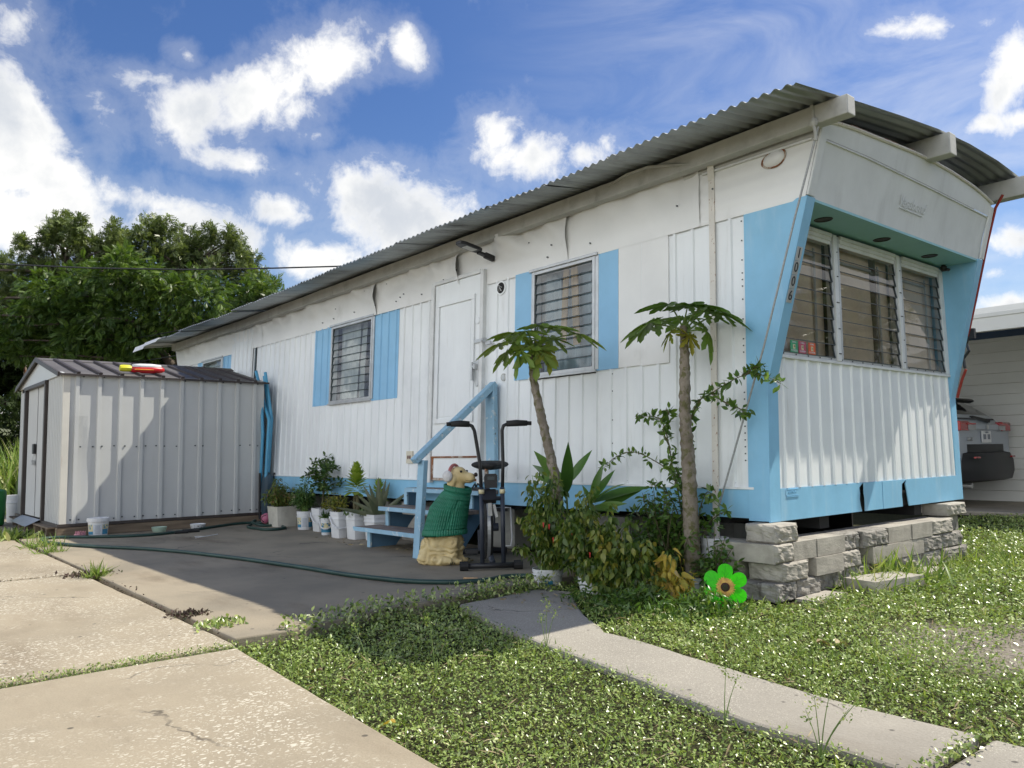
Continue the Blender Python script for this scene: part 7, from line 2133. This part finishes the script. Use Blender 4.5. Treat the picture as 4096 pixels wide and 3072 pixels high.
# ------------------------------------------------------------------ trees beyond the shed
M_['lf_oak'] = leafmat('grey_green_tree_leaf', [(0.045, 0.070, 0.022), (0.110, 0.150, 0.052), (0.210, 0.260, 0.105), (0.34, 0.37, 0.18)], .25, .40, .4)
M_['lf_fern'] = leafmat('bright_ferny_leaf', [(0.028, 0.060, 0.012), (0.065, 0.120, 0.022), (0.130, 0.205, 0.038), (0.24, 0.31, 0.07)], .30, .42, .4)
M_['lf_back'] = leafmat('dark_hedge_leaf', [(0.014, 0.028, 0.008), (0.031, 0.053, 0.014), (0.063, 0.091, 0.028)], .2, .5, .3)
TW = tpl_join([(DIAM, (.12 * k, .02 * (-1) ** k, .01), (1, (-1) ** k * 1.1, .35), (0, .2, 1), .42) for k in range(6)] + [(DIAM, (.7, 0, 0), (1, 0, 0), (0, 0, 1), .4)])
FR = tpl_join([(DIAM, (.10 + .12 * k, 0, -.22 * (.1 + .12 * k) ** 2), (.55, s_, -.15), (0, 0, 1), .30 * math.sin(math.pi * (.18 + .11 * k))) for k in range(7) for s_ in (1, -1)] + [(DIAM, (.88, 0, -.18), (1, 0, -.5), (0, 0, 1), .2)])
def tree(label, base, trunk, clumps, per, tpl, size, m, limb_r=.16, drop=0.0, group='trees beyond the shed', name='broadleaf_tree', hang=0.0):
    t = thing(name, label, 'tree', base, group)
    b = MB()
    tk = [Vector(p) for p in trunk]
    n_ = len(tk)
    b.tube(tk, [limb_r * (1 - .55 * i / n_) for i in range(n_)], 10); tr_ = b.build('trunk', M_['bark'], t, smooth=True)
    b = MB()
    for c in clumps:
        e = Vector(c[:3])
        o_ = min(tk[1:], key=lambda q: (q - e).length + max(0, q.z - e.z) * 2)
        mid = o_.lerp(e, .5) + Vector((random.gauss(0, .2), random.gauss(0, .2), .15))
        b.tube([o_ * (1 - u) ** 2 + mid * 2 * u * (1 - u) + e * u * u for u in [q / 6 for q in range(7)]], [.055 * (1 - .13 * q) for q in range(7)], 6, cap=False)
    b.build('limb', M_['bark'], tr_)
    P, D, S, R_ = [], [], [], []
    if m == 'lf_oak':               # airy upright shoots
        for q in sorted(clumps, key=lambda q: -q[2])[:26]:
            for _ in range(2):
                a_, b_ = random.gauss(0, q[3] * .6), random.gauss(0, q[3] * .6)
                clumps = clumps + [(q[0] + a_ * (1 + .1 * i_), q[1] + b_ * (1 + .1 * i_), q[2] + q[3] * .35 + .12 * i_, .17 - .025 * i_) for i_ in range(4)]
    for c in clumps:
        k = max(14, int(per * (c[3] / .6) ** 2.2))
        d_ = rdir(k, .25)
        r_ = c[3] * .92 * (RNG.random(k) ** .5)
        wob = np.array([1 + .55 * noise.noise(Vector(v * 1.8 + np.array(c[:3]))) for v in d_])
        p = np.array(c[:3]) + d_ * (r_ * wob * 1.12)[:, None] * np.array([1.05, 1.05, .85])
        P.append(p); D.append(d_ + rdir(k) * .7 - np.array([0, 0, hang])); S.append(RNG.uniform(size * .6, size * 1.3, k))
        R_.append(np.clip(RNG.normal(.42 + .22 * noise.noise(Vector(c[:3]) * .9), .2, k), 0, 1))
    P = np.vstack(P); n = len(P)
    leaves('crown', tpl, P, np.vstack(D), rdir(n, 1.5), np.concatenate(S), M_[m], t, rnd=np.concatenate(R_))
    return t
def lower(cl, f):
    return [(a, b_, z * f, r_) for a, b_, z, r_ in cl]
def more(cl, n_, s_):
    """smaller satellites around the main masses make an uneven outline"""
    out = list(cl)
    for c in cl:
        for k in range(n_):
            d_ = Vector((random.gauss(0, 1), random.gauss(0, 1), random.gauss(.15, 1))).normalized()
            out.append((c[0] + d_.x * c[3] * 1.25, c[1] + d_.y * c[3] * 1.25, c[2] + d_.z * c[3] * 1.0, c[3] * random.uniform(.22, .5) * s_))
    return out
CA = [(-24.92, -0.39, 6.84, 0.62), (-24.43, 0.12, 7.31, 0.53), (-23.85, 0.74, 7.85, 0.58), (-23.97, 0.56, 8.13, 0.31), (-23.34, 1.39, 7.49, 0.67), (-22.84, 2.04, 6.99, 0.62), (-24.21, 0.47, 6.68, 0.83), (-23.51, 1.32, 6.52, 0.83), (-25.09, -0.44, 5.73, 0.83), (-24.70, -0.04, 6.14, 0.76), (-26, -1.6, 6.4, .8), (-26.6, -2.4, 5.6, .9)]
CA2 = [(-23.35, 2.89, 7.74, 0.61), (-22.79, 3.55, 7.80, 0.58), (-23.07, 3.30, 7.16, 0.80), (-22.31, 4.18, 7.36, 0.55), (-21.83, 4.69, 7.71, 0.32), (-22.17, 4.42, 6.78, 0.69), (-21.52, 5.20, 6.69, 0.61), (-21.22, 5.60, 6.32, 0.49), (-23.69, 2.67, 6.45, 0.87), (-22.66, 3.89, 6.43, 0.87), (-21.75, 5.00, 6.12, 0.72), (-21.21, 5.68, 5.81, 0.58), (-21.06, 5.76, 6.53, 0.26), (-21.40, 5.30, 7.05, 0.26), (-21.6, 5.3, 5.3, .8), (-20.8, 6.3, 5.2, .7)]
CB = [(-18.72, -0.58, 4.91, 0.60), (-18.21, 0.00, 5.07, 0.60), (-17.63, 0.67, 5.22, 0.66), (-17.47, 0.82, 5.54, 0.38), (-17.14, 1.26, 5.10, 0.60), (-16.73, 1.77, 4.87, 0.55), (-16.33, 2.28, 4.64, 0.55), (-19.05, -0.89, 4.26, 0.60), (-18.55, -0.30, 4.36, 0.66), (-17.98, 0.37, 4.35, 0.71), (-17.41, 1.04, 4.33, 0.66), (-16.86, 1.72, 4.21, 0.60), (-16.44, 2.22, 4.09, 0.49), (-19.37, -1.20, 3.83, 0.66), (-18.89, -0.61, 3.66, 0.60), (-18.25, 0.15, 3.59, 0.60), (-17.68, 0.82, 3.68, 0.60), (-17.14, 1.44, 3.72, 0.38), (-16.53, 2.15, 3.76, 0.33), (-16.08, 2.64, 4.08, 0.33), (-20.2, -2.2, 4.2, .7)]
CB2 = [(-17.37, 4.08, 5.20, 0.46), (-17.15, 4.37, 5.01, 0.43), (-17.63, 3.81, 4.90, 0.49), (-17.33, 4.19, 4.77, 0.49), (-17.0, 4.6, 4.4, .5), (-17.4, 4.3, 4.1, .5)]
CC = [(-28.53, 0.37, 4.16, 1.09), (-27.74, 1.34, 3.83, 1.09), (-26.94, 2.29, 3.81, 1.09), (-26.03, 3.36, 3.79, 1.09), (-25.30, 4.18, 4.08, 0.86), (-28.86, 0.12, 3.08, 0.70), (-28.73, -0.04, 5.41, 0.94), (-26.86, 2.24, 4.90, 1.25), (-25.58, 3.81, 4.40, 0.94), (-27.85, 1.04, 5.08, 1.09), (-28.02, 1.14, 2.90, 0.78), (-28.65, 0.26, 3.85, 0.78), (-24.4, 5.3, 4.2, 1.1), (-23.6, 6.4, 4.2, 1.1), (-29.8, -1.4, 4.2, 1.1), (-27, 2, 2.6, 1.2), (-25.8, 3.4, 2.6, 1.1)]
TA = tree('tall grey-green fine-leaved tree at the left edge beyond the shed', (-24.3, .9, GZ), [(-24.3, .9, GZ), (-24.2, .8, 2.4), (-24.1, .7, 4.6), (-24.0, .8, 6.4)], more(lower(CA, .93), 3, 1.0), 300, TW, .18, 'lf_oak')
TB = tree('grey-green tree with ragged dark top left of the iron roof', (-22.4, 3.9, GZ), [(-22.4, 3.9, GZ), (-22.3, 3.9, 2.4), (-22.4, 3.8, 4.6), (-22.5, 3.8, 6.6)], more(lower(CA2, .95), 3, 1.0), 300, TW, .18, 'lf_oak')
TC = tree('bright ferny-leaved tree with bent pale trunk just behind the shed', (-17.2, 2.4, GZ), [(-17.2, 2.4, GZ), (-17.287, 2.21, 2.497), (-17.392, 2.027, 2.95), (-17.609, 1.704, 3.45), (-17.723, 1.501, 3.971), (-17.794, 1.349, 4.6)], more(lower(CB, .96), 2, 1.0), 430, FR, .22, 'lf_fern', .14, hang=.45)
tree('small ferny-leaved tree peeping over the far end of the iron roof', (-17.3, 4.2, GZ), [(-17.3, 4.2, GZ), (-17.3, 4.2, 2.0), (-17.35, 4.15, 3.6), (-17.35, 4.1, 4.8)], more(CB2, 2, 1.0), 430, FR, .22, 'lf_fern', .10, hang=.45)
tree('wide dark tree filling the shade behind the ferny tree', (-27.2, 1.8, GZ), [(-27.2, 1.8, GZ), (-27.1, 1.8, 2.0), (-27.0, 2.0, 3.6), (-27.0, 2.2, 5.0)], more(CC, 1, 1.0), 260, TW, .38, 'lf_back', .2)
def shrub(label, c, r_, h, n_, m='lf_back'):
    t = thing('shrub', label, 'shrub', c, 'dark shrubs beyond the shed')
    b = MB()
    for k in range(7):
        a = k * .9
        b.tube([c, (c[0] + r_ * .4 * math.cos(a), c[1] + r_ * .4 * math.sin(a), c[2] + h * .7)], [.03, .01], 5)
    b.build('stems', M_['bark'], t)
    d_ = rdir(n_); rr = RNG.random(n_) ** .4
    P = np.c_[c[0] + d_[:, 0] * r_ * rr, c[1] + d_[:, 1] * r_ * rr, c[2] + h * .5 + d_[:, 2] * h * .5 * rr]
    leaves('foliage', TW, P, d_ + rdir(n_) * .7, rdir(n_, 1.5), RNG.uniform(.2, .42, n_), M_[m], t)
for lab, c, r_, h, n_ in (('dark shrub mass low behind the left side of the shed roof', (-22.5, .2, GZ), 1.5, 2.9, 1500), ('dark shrub between the two pole wires and the shed ridge', (-21.5, 1.9, GZ), 1.5, 3.0, 1500), ('dark shrub beside the far end of the mobile home', (-20.6, 3.5, GZ), 1.5, 3.2, 1500), ('dark shrub reaching down beside the far left white trailer', (-27.5, -.9, GZ), 1.0, 2.6, 700)):
    shrub(lab, c, r_, h, n_)
# trees across the street, seen only as reflections in the louvres
for src, dx, dy, lab in ((TA, 32.5, 17.5, 'grey-green street tree out of the photo to the right, past the carport'), (TB, 35.5, 16.0, 'ragged-topped street tree out of the photo to the right, past the carport'), (TC, 22.0, 18.5, 'ferny street tree out of the photo behind the carport'),
                         (TB, 5.5, -17.5, 'ragged-topped street tree out of the photo to the left of the drive'), (TA, 2.0, -15.0, 'grey-green street tree out of the photo further left along the drive'), (TC, 5.0, -15.5, 'ferny street tree out of the photo to the left of the drive')):
    c_ = copy_tree(src)
    c_.location = (src.location[0] + dx, src.location[1] + dy, GZ)
    c_['label'] = lab; c_['group'] = 'street trees outside the photo'
# utility pole and wires
t = thing('utility_pole', 'weathered wooden utility pole standing in the trees left of the shed', 'utility pole', (-20.4, -.5, GZ))
b = MB(); b.tube([(-20.42, -.5, GZ - .2), (-20.243, -.578, 3.061), (-20.103, -.658, 4.905)], [.095, .085, .080], 12); b.build('pole', mat('grey_pole_timber', (.10, .085, .07), .9, var=.25, vscale=6, stretch=(5, 5, .4), bump=.4, bscale=20, bstretch=(4, 4, .3)), t, smooth=40)
b = MB(); b.tube([(-20.13, -.75, GZ), (-20.13, -.73, 2.6), (-20.05, -.75, 3.9)], .03, 8); b.build('conduit', M_['rust'], t)
b = MB()
for z in (3.75, 3.15, 2.95):
    b.box(-20.30, -20.10, -.72, -.50, z, z + .05)
b.build('bracket', M_['alu'], t)
def wire(label, pts, r_, grp='overhead wires at the left'):
    b = MB(); b.tube(pts, r_, 5)
    tag(b.build('overhead_wire', M_['black'], loc=pts[0]), label, 'wire', grp)
wire('thick black overhead cable crossing the sky to the iron roof', [(-17.5, -4.6, 4.95), (-15.663, -2.378, 4.719), (-15.322, -1.963, 4.621), (-14.171, -0.59, 4.513), (-13.016, 0.781, 4.458), (-12.089, 1.876, 4.454), (-11.073, 3.072, 4.474), (-10.0, 4.35, 4.56), (-6, 9.1, 5.2)], .016)
wire('highest thin wire running from the pole behind the shed', [(-20.2, -.6, 3.8), (-17.5, .9, 3.62), (-15.132, 1.484, 3.62), (-11.0, 2.6, 3.9)], .010)
wire('middle thin wire low behind the shed ridge', [(-20.2, -.6, 3.18), (-17.4, .7, 3.0), (-15.312, 1.358, 3.05), (-11.0, 2.5, 3.3)], .010)
wire('lowest thin wire just above the shed ridge', [(-20.2, -.6, 2.98), (-17.4, .7, 2.82), (-15.328, 1.367, 2.85), (-11.0, 2.4, 3.0)], .010)
# things at the left edge
t = thing('wheelie_bin', 'green plastic bin cut off by the left edge of the photo', 'bin', (-9.35, -2.66, 0))
b = MB(); b.lathe([(.14, 0), (.17, .02), (.19, .40), (.185, .44), (.15, .46), (0.001, .465)], (-9.40, -2.74, 0), 28, sq=.3); b.build('bin_body', mat('green_bin_plastic', (.02, .16, .04), .45, var=.08), t, smooth=50)
bucket('white bucket with dark smears between the green bin and the shed', (-9.95, -2.36, 0), .36, .12, soil=False)
t = thing('tall_grass_clump', 'tall pale grass clump standing beside the shed gable at the left edge', 'tall grass', (-12.3, -2.1, GZ))
n_ = 900
P = np.c_[RNG.normal(-12.4, .35, n_), RNG.normal(-2.0, .25, n_), np.full(n_, GZ)]
leaves('blades', tpl_leaf(.030, 5, .3, .4, .6), P, rdir(n_, 3.0), rdir(n_, .1), RNG.uniform(.6, 1.25, n_), M_['blade'], t)
t = thing('timber_post', 'tan timber post at the far left edge beyond the tall grass', 'post', (-15.2, -2.02, GZ))
b = MB(); b.box(-15.3, -15.15, -2.12, -1.97, GZ, 1.95); b.build('post', M_['lath'], t); b = MB(); b.box(-15.32, -15.13, -2.14, -1.95, 1.95, 1.98); b.build('cap', M_['lath'], t)
t = thing('distant_trailer', 'distant pale trailer with dark horizontal stripes seen left of the shed', 'trailer', (-33, .9, GZ))
b = MB(); b.box(-36, -32, -1.6, 1.8, .4, 2.55); b.build('box_body', M_['sheet'], t)
b = MB()
for z in (2.45, 1.98, 1.62):
    b.box(-31.99, -31.96, -1.6, 1.8, z, z + .07)
b.build('stripe', M_['brown'], t)
b = MB(); b.box(-35.5, -32.2, -1.3, 1.5, GZ, .4); b.build('chassis', M_['dark'], t)
b = MB(); b.prism([(-36.1, 2.55), (-31.9, 2.55), (-34, 2.75)], -1.65, 1.85, 'y'); b.build('roof', M_['beam'], t)
